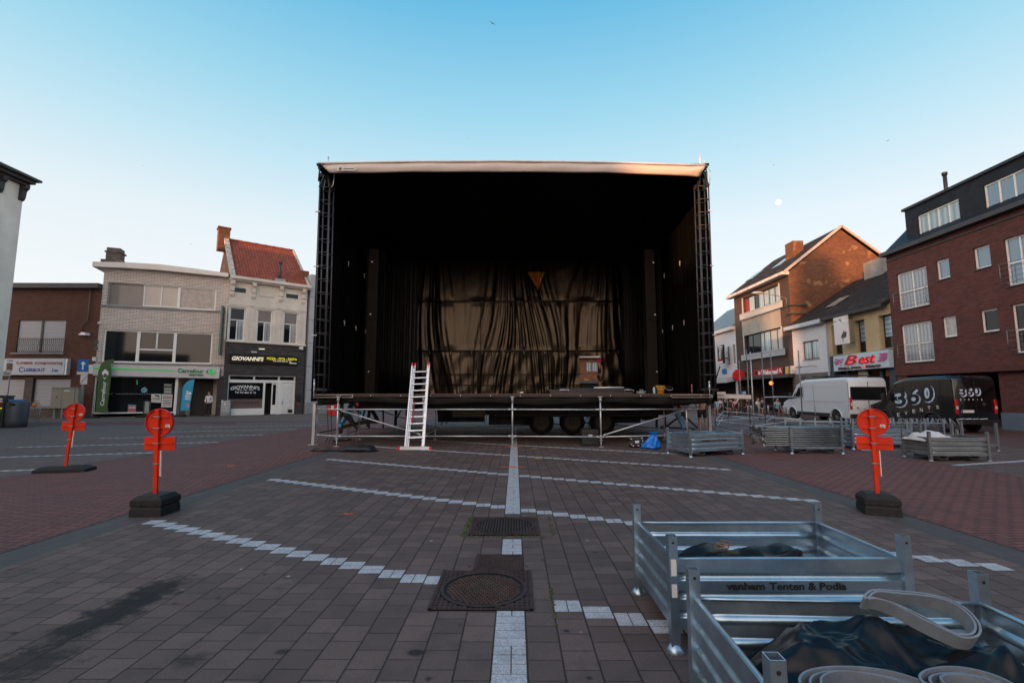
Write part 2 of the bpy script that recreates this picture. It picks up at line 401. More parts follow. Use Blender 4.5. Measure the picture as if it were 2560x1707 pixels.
# ------------------------------------------------------------------ the square
PB = .213; CX0 = -.14
def paver_mat():
    m, t, b = new_mat('grey_square_pavers'); tc = t.nodes.new('ShaderNodeTexCoord').outputs['Object']
    s = t.nodes.new('ShaderNodeSeparateXYZ'); t.links.new(tc, s.inputs[0]); X, Y = s.outputs[0], s.outputs[1]
    col = mth(t, 'DIVIDE', mth(t, 'SUBTRACT', X, CX0), PB); ci = mth(t, 'FLOOR', col)
    yy = mth(t, 'ADD', mth(t, 'DIVIDE', Y, PB), mth(t, 'MULTIPLY', mth(t, 'MODULO', mth(t, 'ADD', ci, 1000), 2), .5)); ri = mth(t, 'FLOOR', yy)
    fx = mth(t, 'PINGPONG', mth(t, 'FRACT', col), .5); fy = mth(t, 'PINGPONG', mth(t, 'FRACT', yy), .5)
    wob = mth(t, 'MULTIPLY', mth(t, 'SUBTRACT', noise(t, tc, 14, 3), .5), .03)
    jx = mth(t, 'ADD', mth(t, 'MINIMUM', fx, mth(t, 'ADD', fy, .008)), wob)
    jm = mth(t, 'MULTIPLY', ramp(t, jx, [(.0, 1), (.012, 1), (.036, 0)]), .85)
    cell = t.nodes.new('ShaderNodeCombineXYZ'); t.links.new(ci, cell.inputs[0]); t.links.new(ri, cell.inputs[1])
    wn = t.nodes.new('ShaderNodeTexWhiteNoise'); wn.noise_dimensions = '2D'; t.links.new(cell.outputs[0], wn.inputs['Vector'])
    c = mixc(t, wn.outputs[0], (.096, .068, .061), (.152, .108, .096))
    f = noise(t, tc, .35, 5, .6); c = mixc(t, ramp(t, f, [(.35, 0), (.75, .45)]), c, (.085, .066, .063))
    f = noise(t, tc, 3.0, 5, .7); c = mixc(t, ramp(t, f, [(.48, 0), (.70, .6)]), c, (.064, .051, .050))
    g = noise(t, tc, 220, 2, .8); c = mixc(t, .75, c, mixc(t, ramp(t, g, [(.3, .15), (.7, .85)]), (0, 0, 0), (1, 1, 1)), 'OVERLAY')
    # gum and small droplets
    vo = t.nodes.new('ShaderNodeTexVoronoi'); vo.inputs['Scale'].default_value = 3.2; t.links.new(tc, vo.inputs['Vector'])
    sp = mth(t, 'ADD', vo.outputs['Distance'], mth(t, 'MULTIPLY', noise(t, tc, 30, 2), .08))
    c = mixc(t, ramp(t, sp, [(.085, .85), (.125, 0)]), c, (.02, .018, .019))
    vo2 = t.nodes.new('ShaderNodeTexVoronoi'); vo2.inputs['Scale'].default_value = 1.7; t.links.new(tc, vo2.inputs['Vector'])
    c = mixc(t, ramp(t, vo2.outputs['Distance'], [(.022, .9), (.034, 0)]), c, (.34, .34, .35))
    # oil stains on their own spots
    def stain(x, y, rx, ry, ang, amt, c, n=.9):
        dx = mth(t, 'SUBTRACT', X, x); dy = mth(t, 'SUBTRACT', Y, y); ca, sa = math.cos(ang), math.sin(ang)
        u = mth(t, 'DIVIDE', mth(t, 'ADD', mth(t, 'MULTIPLY', dx, ca), mth(t, 'MULTIPLY', dy, sa)), rx)
        v = mth(t, 'DIVIDE', mth(t, 'SUBTRACT', mth(t, 'MULTIPLY', dy, ca), mth(t, 'MULTIPLY', dx, sa)), ry)
        d = mth(t, 'SQRT', mth(t, 'ADD', mth(t, 'MULTIPLY', u, u), mth(t, 'MULTIPLY', v, v)))
        d = mth(t, 'ADD', d, mth(t, 'MULTIPLY', mth(t, 'SUBTRACT', noise(t, tc, 8, 8, .75), .5), n*2.6))
        return mixc(t, mth(t, 'MULTIPLY', ramp(t, d, [(.45, 1), (.85, 0)]), amt), c, (.010, .009, .010))
    p = atZ(290, 1530); c = stain(p.x, p.y, .27, .75, R(-6), .92, c)
    p = atZ(380, 1480); c = stain(p.x, p.y, .22, .5, R(0), .8, c)
    p = atZ(60, 1660); c = stain(p.x, p.y, .35, .30, 0, .75, c)
    p = atZ(1040, 1632); c = stain(p.x, p.y, .08, .06, 0, .8, c, .3)
    p = atZ(705, 1630); c = stain(p.x, p.y, .07, .05, 0, .7, c, .3)
    p = atZ(480, 1650); c = stain(p.x, p.y, .14, .13, 0, .5, c)
    c = mixc(t, jm, c, mixc(t, ramp(t, noise(t, tc, 1.3, 3), [(.5, 0), (.7, 1)]), (.018, .015, .014), (.026, .028, .015)))
    t.links.new(c, b.inputs['Base Color']); b.inputs['Roughness'].default_value = .72; b.inputs['IOR'].default_value = 1.35
    h = mth(t, 'SUBTRACT', mth(t, 'ADD', mth(t, 'MULTIPLY', g, .12), mth(t, 'MULTIPLY', wn.outputs[0], .25)), jm)
    bump(t, b, h, .8, .006); return m
def herring_mat():
    m, t, b = new_mat('red_herringbone_brick'); tc = t.nodes.new('ShaderNodeTexCoord').outputs['Object']
    s = t.nodes.new('ShaderNodeSeparateXYZ'); t.links.new(tc, s.inputs[0]); W = .105
    x = mth(t, 'DIVIDE', s.outputs[0], W); y = mth(t, 'DIVIDE', s.outputs[1], W)
    u = mth(t, 'FLOOR', x); v = mth(t, 'FLOOR', y); fx = mth(t, 'FRACT', x); fy = mth(t, 'FRACT', y)
    k = mth(t, 'FLOOR', mth(t, 'MODULO', mth(t, 'ADD', mth(t, 'SUBTRACT', u, v), 4000.1), 4))
    eq = lambda n: mth(t, 'COMPARE', k, float(n))
    def side(d, n): return mth(t, 'ADD', d, eq(n))
    for nd in ():
        pass
    d = mth(t, 'MINIMUM', side(fx, 1), side(mth(t, 'SUBTRACT', 1, fx), 0))
    d = mth(t, 'MINIMUM', d, side(fy, 2)); d = mth(t, 'MINIMUM', d, side(mth(t, 'SUBTRACT', 1, fy), 3))
    d = mth(t, 'ADD', d, mth(t, 'MULTIPLY', mth(t, 'SUBTRACT', noise(t, tc, 14, 2), .5), .05))
    jm = ramp(t, d, [(.0, 1), (.05, 1), (.15, 0)])
    # brick id: origin cell of the brick
    ou = mth(t, 'SUBTRACT', u, eq(1)); ov = mth(t, 'SUBTRACT', v, eq(2))
    cb = t.nodes.new('ShaderNodeCombineXYZ'); t.links.new(ou, cb.inputs[0]); t.links.new(ov, cb.inputs[1])
    wn = t.nodes.new('ShaderNodeTexWhiteNoise'); wn.noise_dimensions = '2D'; t.links.new(cb.outputs[0], wn.inputs['Vector'])
    c = mixc(t, wn.outputs[0], (.135, .044, .037), (.200, .066, .054))
    f = noise(t, tc, .4, 6, .65); c = mixc(t, ramp(t, f, [(.35, 0), (.7, .55)]), c, (.085, .038, .036))
    g = noise(t, tc, 180, 2); c = mixc(t, .5, c, mixc(t, g, (0, 0, 0), (1, 1, 1)), 'OVERLAY')
    c = mixc(t, jm, c, (.016, .012, .012)); t.links.new(c, b.inputs['Base Color']); b.inputs['Roughness'].default_value = .8
    bump(t, b, mth(t, 'SUBTRACT', mth(t, 'MULTIPLY', wn.outputs[0], .3), jm), .7, .005); return m
def sheet(name, pts, z, mat):
    return struct(MB().poly(*[(x, y, z) for x, y in pts]).build(name, mat))
PAV = paver_mat(); HER = herring_mat()
GROUND = M('worn_asphalt', (.105, .088, .080), .85, 0, .15, .6, .3, 160, dirt=.3)
SIDEPAV = brickmat('small_grey_pavers', (.130, .102, .090), (.104, .083, .074), (.035, .033, .033), .21, .105, .008, .85, .5, .5, dirt=.3)
GUT = brickmat('grey_kerb_bricks', (.078, .070, .067), (.064, .057, .055), (.030, .030, .031), .30, .15, .007, .8, .5, .4, vec_swap=True, dirt=.3)
REDPATH = brickmat('red_cycle_path_brick', (.11, .05, .05), (.085, .042, .042), (.04, .03, .03), .21, .105, .008, .85, .5, .4, dirt=.3)
DKLINE = M('dark_drain_joint', (.012, .012, .013), .9, 0, 0)
sheet('ground', [(-900, -900), (900, -900), (900, 900), (-900, 900)], 0, GROUND)
S0, S1, L1, T1 = 4.72, 5.16, 9.75, 14.8
sheet('paved_square', [(-S0, -30), (S0, -30), (S0, 70), (-S0, 70)], .004, PAV)
for sg in (-1, 1):
    sheet('gutter', [(sg*S0, -30), (sg*S1, -30), (sg*S1, 70), (sg*S0, 70)], .004, GUT)
    sheet('drain_joint', [(sg*S1, -30), (sg*(S1+.035), -30), (sg*(S1+.035), 70), (sg*S1, 70)], .005, DKLINE)
    sheet('brick_lane', [(sg*(S1+.035), -30), (sg*L1, -30), (sg*L1, 70), (sg*(S1+.035), 70)], .004, HER)
    sheet('drain_joint', [(sg*L1, -30), (sg*(L1+.03), -30), (sg*(L1+.03), 70), (sg*L1, 70)], .005, DKLINE)
    sheet('parking_paving', [(sg*(L1+.03), -30), (sg*T1, -30), (sg*T1, 40 if sg > 0 else 26), (sg*(L1+.03), 40 if sg > 0 else 26)], .004, PAV)
    sheet('drain_joint', [(sg*T1, -30), (sg*(T1+.03), -30), (sg*(T1+.03), 26), (sg*T1, 26)], .005, DKLINE)
sheet('side_paving', [(14.83, -30), (22, -30), (22, 60), (14.83, 60)], .004, REDPATH)
sheet('side_paving', [(-34, 8), (-14.83, 8), (-14.83, 24.8), (-34, 22.8)], .004, SIDEPAV)
sheet('cycle_path', [(-34, 23.4), (-14.83, 25.4), (-9.8, 26.6), (-9.8, 29.2), (-14.83, 28), (-34, 26)], .006, REDPATH)
sheet('pavement', [(-34, 26.1), (-14.83, 28.1), (-9.8, 29.3), (-9.8, 48), (-34, 36)], .008, SIDEPAV)

PAINT = None
def paint_mat():
    m, t, b = new_mat('worn_white_marking'); tc = t.nodes.new('ShaderNodeTexCoord').outputs['Object']
    g = noise(t, tc, 90, 3, .8); f = noise(t, tc, 5, 5, .7)
    c = mixc(t, ramp(t, g, [(.35, 0), (.6, 1)]), (.20, .21, .24), (.56, .57, .60))
    c = mixc(t, ramp(t, f, [(.45, 0), (.75, .65)]), c, (.22, .22, .23))
    t.links.new(c, b.inputs['Base Color']); b.inputs['Roughness'].default_value = .7; bump(t, b, g, .3, .002); return m
PAINT = paint_mat()
def cell(mb, k, y, dep=.2, z=.007):
    """one painted paver in column k starting at y, with joints left open"""
    x0 = CX0+k*PB+.006; x1 = x0+PB-.012; j = .004
    if random.random() < .5: mb.poly((x0, y+j, z), (x1, y+j, z), (x1, y+dep/2-j/2, z), (x0, y+dep/2-j/2, z)); mb.poly((x0, y+dep/2+j/2, z), (x1, y+dep/2+j/2, z), (x1, y+dep-j, z), (x0, y+dep-j, z))
    else:
        xm = (x0+x1)/2; mb.poly((x0, y+j, z), (xm-.004, y+j, z), (xm-.004, y+dep-j, z), (x0, y+dep-j, z)); mb.poly((xm+.004, y+j, z), (x1, y+j, z), (x1, y+dep-j, z), (xm+.004, y+dep-j, z))
mb = MB()
y0s = [atZ(950, 1440).y+.1065*((950-1280)*0)]
def yline(px, py):
    p = atZ(px, py); k = round((p.x-CX0)/PB-.5); return p.y+k*PB/2
for (px, py) in ((960, 1447), (1245, 1268), (1240, 1184), (1240, 1137), (1240, 1110)):
    b0 = yline(px, py)-.1; b0 = round(b0/(PB/2))*(PB/2)
    for k in range(-21, 22):
        y = b0-k*PB/2+((PB/2 if k < 0 else PB) if py == 1447 else 0)
        if k == 0 or (py == 1447 and -4 < k < 2): continue
        if y > 1.5: cell(mb, k, y)
mb.poly((-.775, 4.235, .007), (-.655, 4.235, .007), (-.655, 4.415, .007), (-.775, 4.415, .007))
struct(mb.build('parking_lines', PAINT))
mb = MB()
for sg in (-1, 1):
    for i in range(-1, 8):
        b0 = 7.4+i*2.87+(0 if sg < 0 else .75)
        for k in range(24):
            x = sg*(9.85+k*PB); y = b0+sg*k*PB*.31
            mb.poly((x, y, .007), (x+sg*(PB-.01), y, .007), (x+sg*(PB-.01), y+.16, .007), (x, y+.16, .007))
struct(mb.build('outer_parking_lines', PAINT))
mb = MB(); y = 1.4
while y < 24:
    ay = 984+1.6/y*1200
    skip = 3.66 < y < 4.98 or 5.42 < y < 6.62
    if not skip:
        x0, x1 = CX0+.004, CX0+PB-.008; xm = (x0+x1)/2+.01; w = .004
        if random.random() < .55: mb.poly((x0, y, .007), (x1, y, .007), (x1, y+.098, .007), (x0, y+.098, .007))
        else: mb.poly((x0, y, .007), (xm-w, y, .007), (xm-w, y+.098, .007), (x0, y+.098, .007)); mb.poly((xm+w, y, .007), (x1, y, .007), (x1, y+.098, .007), (xm+w, y+.098, .007))
    y += .1025
struct(mb.build('centre_line', PAINT))
# spray marks
SPR = M('orange_spray_paint', (.75, .13, .02), .7, 0, .3, 20)
SPY = M('yellow_spray_paint', (.6, .35, .04), .7, 0, .3, 20)
def splash(px, py, w, d, mat):
    p = atZ(px, py); n = 22; pts = []
    for i in range(n):
        a = 2*math.pi*i/n; r = random.uniform(.45, 1.1) if i % 2 else random.uniform(.2, .6)
        pts.append((p.x+w*math.cos(a)*r, p.y+d*math.sin(a)*r, .0105))
    struct(MB().poly(*pts).build('spray_mark', mat))
splash(1284, 1168, .42, .13, SPR); splash(1284, 1117, .5, .12, SPR); splash(1335, 1122, .12, .1, SPY); splash(1345, 1147, .18, .1, SPY)
splash(576, 1165, .14, .1, SPR); splash(868, 1286, .12, .05, SPR)

# manhole covers and grates
IRON = M('rusty_cast_iron', (.070, .042, .036), .6, .35, .35, 9, .5, 120, dirt=.3)
IRON_D = M('dark_iron_recess', (.010, .009, .009), .9, 0, 0)
MOSS = M('green_moss', (.06, .075, .018), .95, 0, .5, 40, .8, 90)
def manhole(x0, x1, y0, y1, label, style):
    cx, cy = (x0+x1)/2, (y0+y1)/2; root = thing('manhole_cover', label, 'manhole cover', (cx, cy, 0), group='drain covers on the centre line')
    f = MB(); f.box(x0, x1, y0, y1, .002, .009)
    base = f.build('recess', IRON_D, root)
    g = MB(); rad = min(x1-x0, y1-y0)/2-.03; n = 20; w = (x1-x0)/n
    # square frame grid outside the round lid
    def outside(x, y, r): return (x-cx)**2+(y-cy)**2 > r*r
    g.box(x0, x1, y0, y0+.018, .009, .016); g.box(x0, x1, y1-.018, y1, .009, .016); g.box(x0, x0+.018, y0, y1, .009, .016); g.box(x1-.018, x1, y0, y1, .009, .016)
    R0 = rad+.005 if style != 'grate' else 0
    for i in range(n+1):
        x = x0+w*i
        for j in range(26):
            ya = y0+(y1-y0)*j/26; yb = y0+(y1-y0)*(j+1)/26
            if outside(x, (ya+yb)/2, R0) or style == 'grate': g.box(x-w*.22, x+w*.22, ya, yb, .0092, .0155)
    for j in range(17):
        y = y0+(y1-y0)*j/16; h = (y1-y0)/16
        for i in range(n):
            xa = x0+w*i
            if outside(xa+w/2, y, R0) or style == 'grate': g.box(xa, xa+w, max(y0, y-h*.2), min(y1, y+h*.2), .0094, .0150)
    g.build('frame', IRON, root)
    if style != 'grate':
        l = MB(); ring = []
        for k in range(48):
            a = 2*math.pi*k/48; b2 = 2*math.pi*(k+1)/48
            pt = lambda r, a, z: (cx+r*math.cos(a), cy+r*math.sin(a), z)
            l.add([pt(rad-.03, a, .018), pt(rad, a, .018), pt(rad, b2, .018), pt(rad-.03, b2, .018)], [(0, 1, 2, 3)])
        rr = rad-.04
        if style == 'bars':
            for i in range(-9, 10):
                x = rr*i/9.6; h = math.sqrt(max(0, rr*rr-x*x)); l.box(cx+x-.009, cx+x+.009, cy-h, cy+h, .010, .0175)
        else:
            s = rr/9
            for i in range(-9, 10):
                for j in range(-9, 10):
                    x = (i+(.5 if j % 2 else 0))*s; y = j*s*.95
                    if x*x+y*y < (rr-.02)**2: l.hexa([(cx+x+dx*q, cy+y+dy*q, z) for z, q in ((.010, 1), (.0175, .8)) for dy in (-s*.30, s*.30) for dx in (-s*.42, s*.42)])
        l.build('lid', IRON, root)
    return root
m1 = [atZ(1084, 1496), atZ(1328, 1496), atZ(1216, 1410)]
manhole(-.645, .13, 3.74, 4.53, 'large square manhole frame with round chequered lid, nearest of the drain covers', 'studs')
manhole(-.38, .07, 4.535, 4.97, 'small square drain grate set between the two round manhole lids', 'grate')
manhole(-.53, .26, 5.63, 6.42, 'round barred manhole lid with moss along its frame, farthest from the crates', 'bars')
mm = MB()
def strip(x0, x1, y0, y1, n):
    for i in range(n):
        x = random.uniform(x0, x1); y = random.uniform(y0, y1); r = random.uniform(.006, .02)
        mm.ball((x, y, .008), r, r*random.uniform(.6, 1.4), .006, 6, 4)
strip(-.61, -.54, 5.6, 6.46, 90); strip(-.6, .36, 5.57, 5.62, 60); strip(.26, .29, 6.2, 6.5, 14); strip(.42, .45, 5.65, 6.5, 22); strip(.275, .295, 3.5, 4.3, 18)
tag(mm.build('moss', MOSS), kind='stuff')
# ------------------------------------------------------------------ left row of houses
def at_angle(px, Y, deg):
    p = atY(px, 985, Y); return Fac((p.x, p.y), (math.sin(R(deg)), math.cos(R(deg))))
def rect_text(F, root, s, tl, tr, br, bl, mat, out, name='lettering', shear=0, bold=0, ext=.02, bend=None, fz=lambda x, y: (x, y)):
    u0, u1, _, _ = F.quad(fz(*tl), fz(*tr), fz(*br), fz(*bl), out)
    zl0 = F.px(*fz(*bl), out)[1]; zr0 = F.px(*fz(*br), out)[1]; zl1 = F.px(*fz(*tl), out)[1]; zr1 = F.px(*fz(*tr), out)[1]
    def fn(x, y, e):
        z0 = zl0+(zr0-zl0)*x; z1 = zl1+(zr1-zl1)*x
        return F.P(u0+(u1-u0)*x, z0+(z1-z0)*y, out+ext*e)
    mb = MB(); add_text(mb, s, fn, 1, 1, shear, bold, bend); return mb.build(name, mat, root)
def pquad(F, root, name, mat, pts, o0, o1, fz=lambda x, y: (x, y), plane=None):
    """an upright slab from pixel outline pts on the facade plane"""
    q = [F.px(*fz(*p), o1 if plane is None else plane) for p in pts]
    return MB().prism(q, lambda u, z, t: F.P(u, z, t), o0, o1).build(name, mat, root)
def lightpost(): pass

# --- tall white rendered house at the far left edge (facade runs away from us)
FA = Fac((-27.6, 10), (0, 1))
uA = FA.px(11, 984)[0]; zA = FA.px(60, 470)[1]
uA = 25.9-10+.0
p = atX(60, 470, -27.6); uA = p.y-10; zA = p.z+.1
hA = thing('white_house', 'tall white rendered house with dark bracketed cornice at the left edge', 'house', FA.P(uA/2, 0))
w = wall_mb(FA, 0, uA, 0, zA, [], depth=8).build('wall', WPLAST, hA)
mb = MB(); fbox(mb, FA, -1, uA+.12, zA, zA+.16, -.3, .2); fbox(mb, FA, -1, uA+.22, zA+.16, zA+.34, -.3, .42); fbox(mb, FA, -1, uA+.38, zA+.34, zA+.46, -8.4, .62)
mb.add([FA.P(-1, zA+.46, .62), FA.P(uA+.38, zA+.46, .62), FA.P(uA+.38, zA+.46, -8.4), FA.P(-1, zA+.46, -8.4), FA.P(-1, zA+2.4, -3.5), FA.P(uA-2, zA+2.4, -3.5)], [(0, 1, 5, 4), (1, 2, 5), (2, 3, 4, 5), (0, 4, 3)])
mb.build('cornice', M('dark_cornice_paint', (.035, .03, .028), .6), hA)
for u in [uA-.12-i*1.15 for i in range(6)]:
    b = MB(); pr = [(0, 0), (.36, 0), (.33, -.2), (.2, -.32), (.16, -.7), (.10, -.85), (0, -.9)]
    b.prism(pr, lambda a, c, t: FA.P(u+t, zA+.0+c, a), -.13, .13); b.build('bracket', MATS['dark_cornice_paint'], hA)
g = MB(); fbox(g, FA, uA-6, uA-.4, 0.1, 2.6, .0, .03); g.build('shop_window', GL, hA)
g = MB(); q = FA.px(6, 842); fbox(g, FA, q[0]-5, q[0]-.6, q[1]-.25, q[1]+.12, 0, .3); g.build('awning_box', DKGREY, hA)

# --- red brick joinery house
z1 = zoomer(0, 380, .45918); z8 = zoomer(0, 880, .14031)
FB = at_angle(-20, 32.3, 89)
u0 = FB.px(-60, 985)[0]; u1 = FB.px(232, 985)[0]; zt = FB.px(120, 722)[1]
hB = thing('brick_house', 'low dark red brick house with white shutters and joinery signboard', 'house', FB.P((u0+u1)/2, 0))
rw = FB.quad(z1(100, 917), z1(360, 915), z1(345, 1095), z1(88, 1090))
rd1 = FB.quad(z8(75, 480), z8(430, 475), z8(410, 1120), z8(60, 1120)); rd2 = FB.quad(z8(605, 480), z8(1240, 480), z8(1240, 970), z8(575, 970))
rd1 = (rd1[0]-.6, rd1[1], .1, rd1[3])
wall_mb(FB, u0, u1, 0, zt, [rw, rd1, rd2], .14).build('wall', BRK_L, hB)
mb = MB(); fbox(mb, FB, u0, u1-.05, zt+.004, zt+.34, -8, .35); mb.build('roof_edge', DKGREY, hB)
sq = MB(); fbox(sq, FB, rd1[1]+.03, rd2[0]-.03, 0, rd2[3]+.1, .0, .06); fbox(sq, FB, rd2[0]-.03, rd2[1]+.1, 0.002, rd2[2]-.12, .0, .062); sq.build('stone_plinth', STONE, hB)
sl = MB(); fbox(sl, FB, rd2[0]-.2, rd2[1]+.2, rd2[2]-.12, rd2[2]-.01, -.1, .12); sl.build('sill', GREYC, hB)
um = (rw[0]+rw[1])/2
for a, b in ((rw[0]+.02, um-.07), (um+.07, rw[1]-.02)):
    s = MB(); fbox(s, FB, a, b, rw[2]+.04, rw[3], -.10, -.07); s.build('roller_shutter', SHUT, hB)
s = MB(); fbox(s, FB, um-.07, um+.07, rw[2], rw[3], -.10, -.03); s.build('window_post', DKFR, hB)
sl = MB(); fbox(sl, FB, rw[0]-.25, rw[1]+.1, rw[2]-.1, rw[2]-.004, -.1, .12); sl.build('sill', GREYC, hB)
for a, b in ((rw[0]+.02, um-.03), (um+.05, rw[1]+.02)):
    r = MB(); h = rw[2]+.95
    r.tube(FB.P(a, h, .1), FB.P(b, h, .1), .018, 6); r.tube(FB.P(a, rw[2]+.06, .1), FB.P(b, rw[2]+.06, .1), .014, 6)
    n = 12
    for i in range(n+1):
        u = a+(b-a)*i/n; r.path([FB.P(u, h, .1), FB.P(u, h-.35, .1), FB.P(u, h-.6, .22), FB.P(u, rw[2]+.2, .20), FB.P(u, rw[2]+.06, .1)], .011, 5)
    r.build('window_railing', BLACK, hB)
for rd in (rd1, rd2):
    s = MB(); fbox(s, FB, rd[0]+.02, rd[1]-.02, rd[2]+.02, rd[3]-.02, -.12, -.08); s.build('roller_shutter', SHUT, hB)
# signboard, a box of its own on the wall
sg = FB.quad(z8(70, 110), z8(1170, 122), z8(1145, 410), z8(65, 402), .25)
SIGNW = M('pale_blue_white_sign', (.50, .53, .60), .35, 0, .05)
sb = MB(); fbox(sb, FB, sg[0], sg[1], sg[2], sg[3], .002, .3); so = sb.build('signboard', SIGNW, hB)
fr = MB(); fbox(fr, FB, sg[1]+.002, sg[1]+.13, sg[2], sg[3], .002, .27); fr.build('sign_end', ALU, so)
rect_text(FB, so, 'ALGEMENE  SCHRIJNWERKERIJ', (285, 170), (1112, 178), (1105, 238), (282, 228), RED_T, .301, bold=.02, ext=.01, fz=z8)
rect_text(FB, so, 'C', (338, 262), (420, 264), (416, 362), (338, 360), BLUE_T, .301, bold=.02, ext=.01, fz=z8)
rect_text(FB, so, 'LEIRBOUT', (430, 286), (808, 288), (804, 350), (428, 348), BLUE_T, .301, bold=.03, ext=.01, fz=z8)
rect_text(FB, so, 'J', (922, 290), (948, 290), (946, 352), (922, 352), BLUE_T, .301, bold=.03, ext=.01, fz=z8)
rect_text(FB, so, 'AN', (960, 308), (1032, 308), (1030, 352), (958, 352), BLUE_T, .301, bold=.03, ext=.01, fz=z8)
rect_text(FB, so, '1930', (132, 138), (230, 138), (230, 168), (132, 168), BLUE_T, .301, bold=.02, ext=.01, fz=z8)
pquad(FB, so, 'emblem', M('dark_maroon_paint', (.05, .012, .02), .5), [(120, 195), (228, 195), (222, 322), (112, 320)], .301, .31, z8, .301)
# wall lamp, gutter pipe
mb = MB(); c = FB.px(*z1(445, 990), .3); mb.add([FB.P(c[0]-.35, c[1]-.04, .2), FB.P(c[0]+.35, c[1]-.1, .45), FB.P(c[0]+.3, c[1]+.08, .4), FB.P(c[0]-.1, c[1]+.14, .2), FB.P(c[0]-.35, c[1]-.04, .05), FB.P(c[0]+.35, c[1]-.1, .05), FB.P(c[0]+.3, c[1]+.08, .0), FB.P(c[0]-.1, c[1]+.14, .0)], [(0, 1, 2, 3), (4, 7, 6, 5), (0, 4, 5, 1), (1, 5, 6, 2), (2, 6, 7, 3), (3, 7, 4, 0)]); mb.build('wall_lamp', WHITE, hB)
mb = MB(); q = FB.px(*z1(500, 760)); mb.path([FB.P(q[0], zt, .1), FB.P(q[0]+.02, zt-2.2, .1), FB.P(q[0]-.35, zt-2.6, .1), FB.P(q[0]-.3, zt-3, .1)], .05, 6); mb.build('drain_pipe', M('brown_pipe', (.10, .06, .05), .6), hB)
# blackened gable of the neighbour rising behind
hX = thing('rear_house', 'dark sloping roof peeking up behind the low brick house', 'house', FB.P(u1-1.5, 0, -9))
MB().prism([(u1-3.2, 0), (u1+1.2, 0), (u1+1.2, zt+2.2), (u1-.2, zt+2.0), (u1-3.2, zt+.4)], lambda a, b, t: FB.P(a, b, t), -14, -8.6).build('wall', SLATE, hX)

# --- pale tiled supermarket house
z2 = zoomer(200, 560, .33167); z3 = zoomer(220, 900, .15306)
FC = at_angle(231, 32.4, 69.5)
uC1 = FC.px(556, 985)[0]; zc = FC.px(*z2(135, 325))[1]-.05
hC = thing('supermarket_building', 'pale glazed brick building with curved roof edge and green supermarket sign', 'building', FC.P(uC1/2, 0))
uw = [FC.quad(z2(215, 440), z2(480, 452), z2(466, 612), z2(205, 606)), FC.quad(z2(487, 448), z2(742, 462), z2(730, 632), z2(474, 624)), FC.quad(z2(752, 466), z2(1028, 492), z2(1015, 664), z2(744, 640))]
U0, U1 = uw[0][0]-.02, uw[2][1]+.02; ZL, ZH = min(w[2] for w in uw), max(w[3] for w in uw)
fw_ = [FC.quad(z2(180, 793), z2(442, 800), z2(425, 1042), z2(165, 1030)), FC.quad(z2(447, 798), z2(713, 812), z2(698, 1050), z2(432, 1045)), FC.quad(z2(718, 815), z2(1000, 830), z2(985, 1065), z2(704, 1052))]
zl = sum(w[2] for w in fw_)/3; zh = sum(w[3] for w in fw_)/3
sgn = FC.quad(z2(100, 1055), z2(1052, 1080), z2(1045, 1162), z2(95, 1140), .3)
sh = FC.quad(z2(105, 1150), z2(722, 1160), z2(718, 1440), z2(100, 1440)); en = FC.quad(z2(735, 1160), z2(1015, 1168), z2(1040, 1450), z2(735, 1450))
holeU = (U0, U1, (uw[0][2]+uw[2][2])/2, (uw[0][3]+uw[2][3])/2); holeF = (fw_[0][0], fw_[2][1], zl, zh)
holeS = (sh[0], en[1], 0.02, sgn[2]+.15)
wo = wall_mb(FC, .02, uC1, 0, zc, [holeU, holeF, holeS], .22, 9).build('wall', TILE_C, hC)
bl = MB(); fbox(bl, FC, .0, sh[0]-.02, 0, sgn[2], .0, .05); bl.build('dark_pillar', SLATEST, hC); bl = MB(); fbox(bl, FC, en[1]+.01, uC1+.1, 0, sgn[2]+.1, .0, .05); bl.build('dark_pillar', SLATEST, hC)
def swin(r, z0, z1, pane, mull=(), trans=(), rec=.16, panes=None, fw=.09, fr=WFR): return window(FC, hC, (r[0], r[1], z0, z1), rec, fw, mull, trans, fr, pane, panes=panes, ft=.08)
swin((U0, (uw[0][1]+uw[1][0])/2), holeU[2], holeU[3], GREYBL, fr=M('grey_window_frame', (.25, .23, .22), .4)); swin(((uw[0][1]+uw[1][0])/2, (uw[1][1]+uw[2][0])/2), holeU[2]+.05, holeU[3], BEIGEBL, mull=(.5,), fw=.07)
swin(((uw[1][1]+uw[2][0])/2, U1), holeU[2], holeU[3], FROST)
swin(fw_[0], zl, zh, GL); swin((fw_[0][1], fw_[2][0]), zl, zh, GL, mull=((.5, .42, 1),), trans=(.42,), fw=.1); swin(fw_[2], zl, zh, GL)
mb = MB(); fbox(mb, FC, U0-.3, uC1-.1, holeU[2]-.12, holeU[2]-.01, -.1, .10); mb.build('sill_band', GREYC, hC); mb = MB(); fbox(mb, FC, holeF[0]-.15, uC1-.1, zl-.10, zl-.01, -.1, .10); mb.build('sill_band', GREYC, hC)
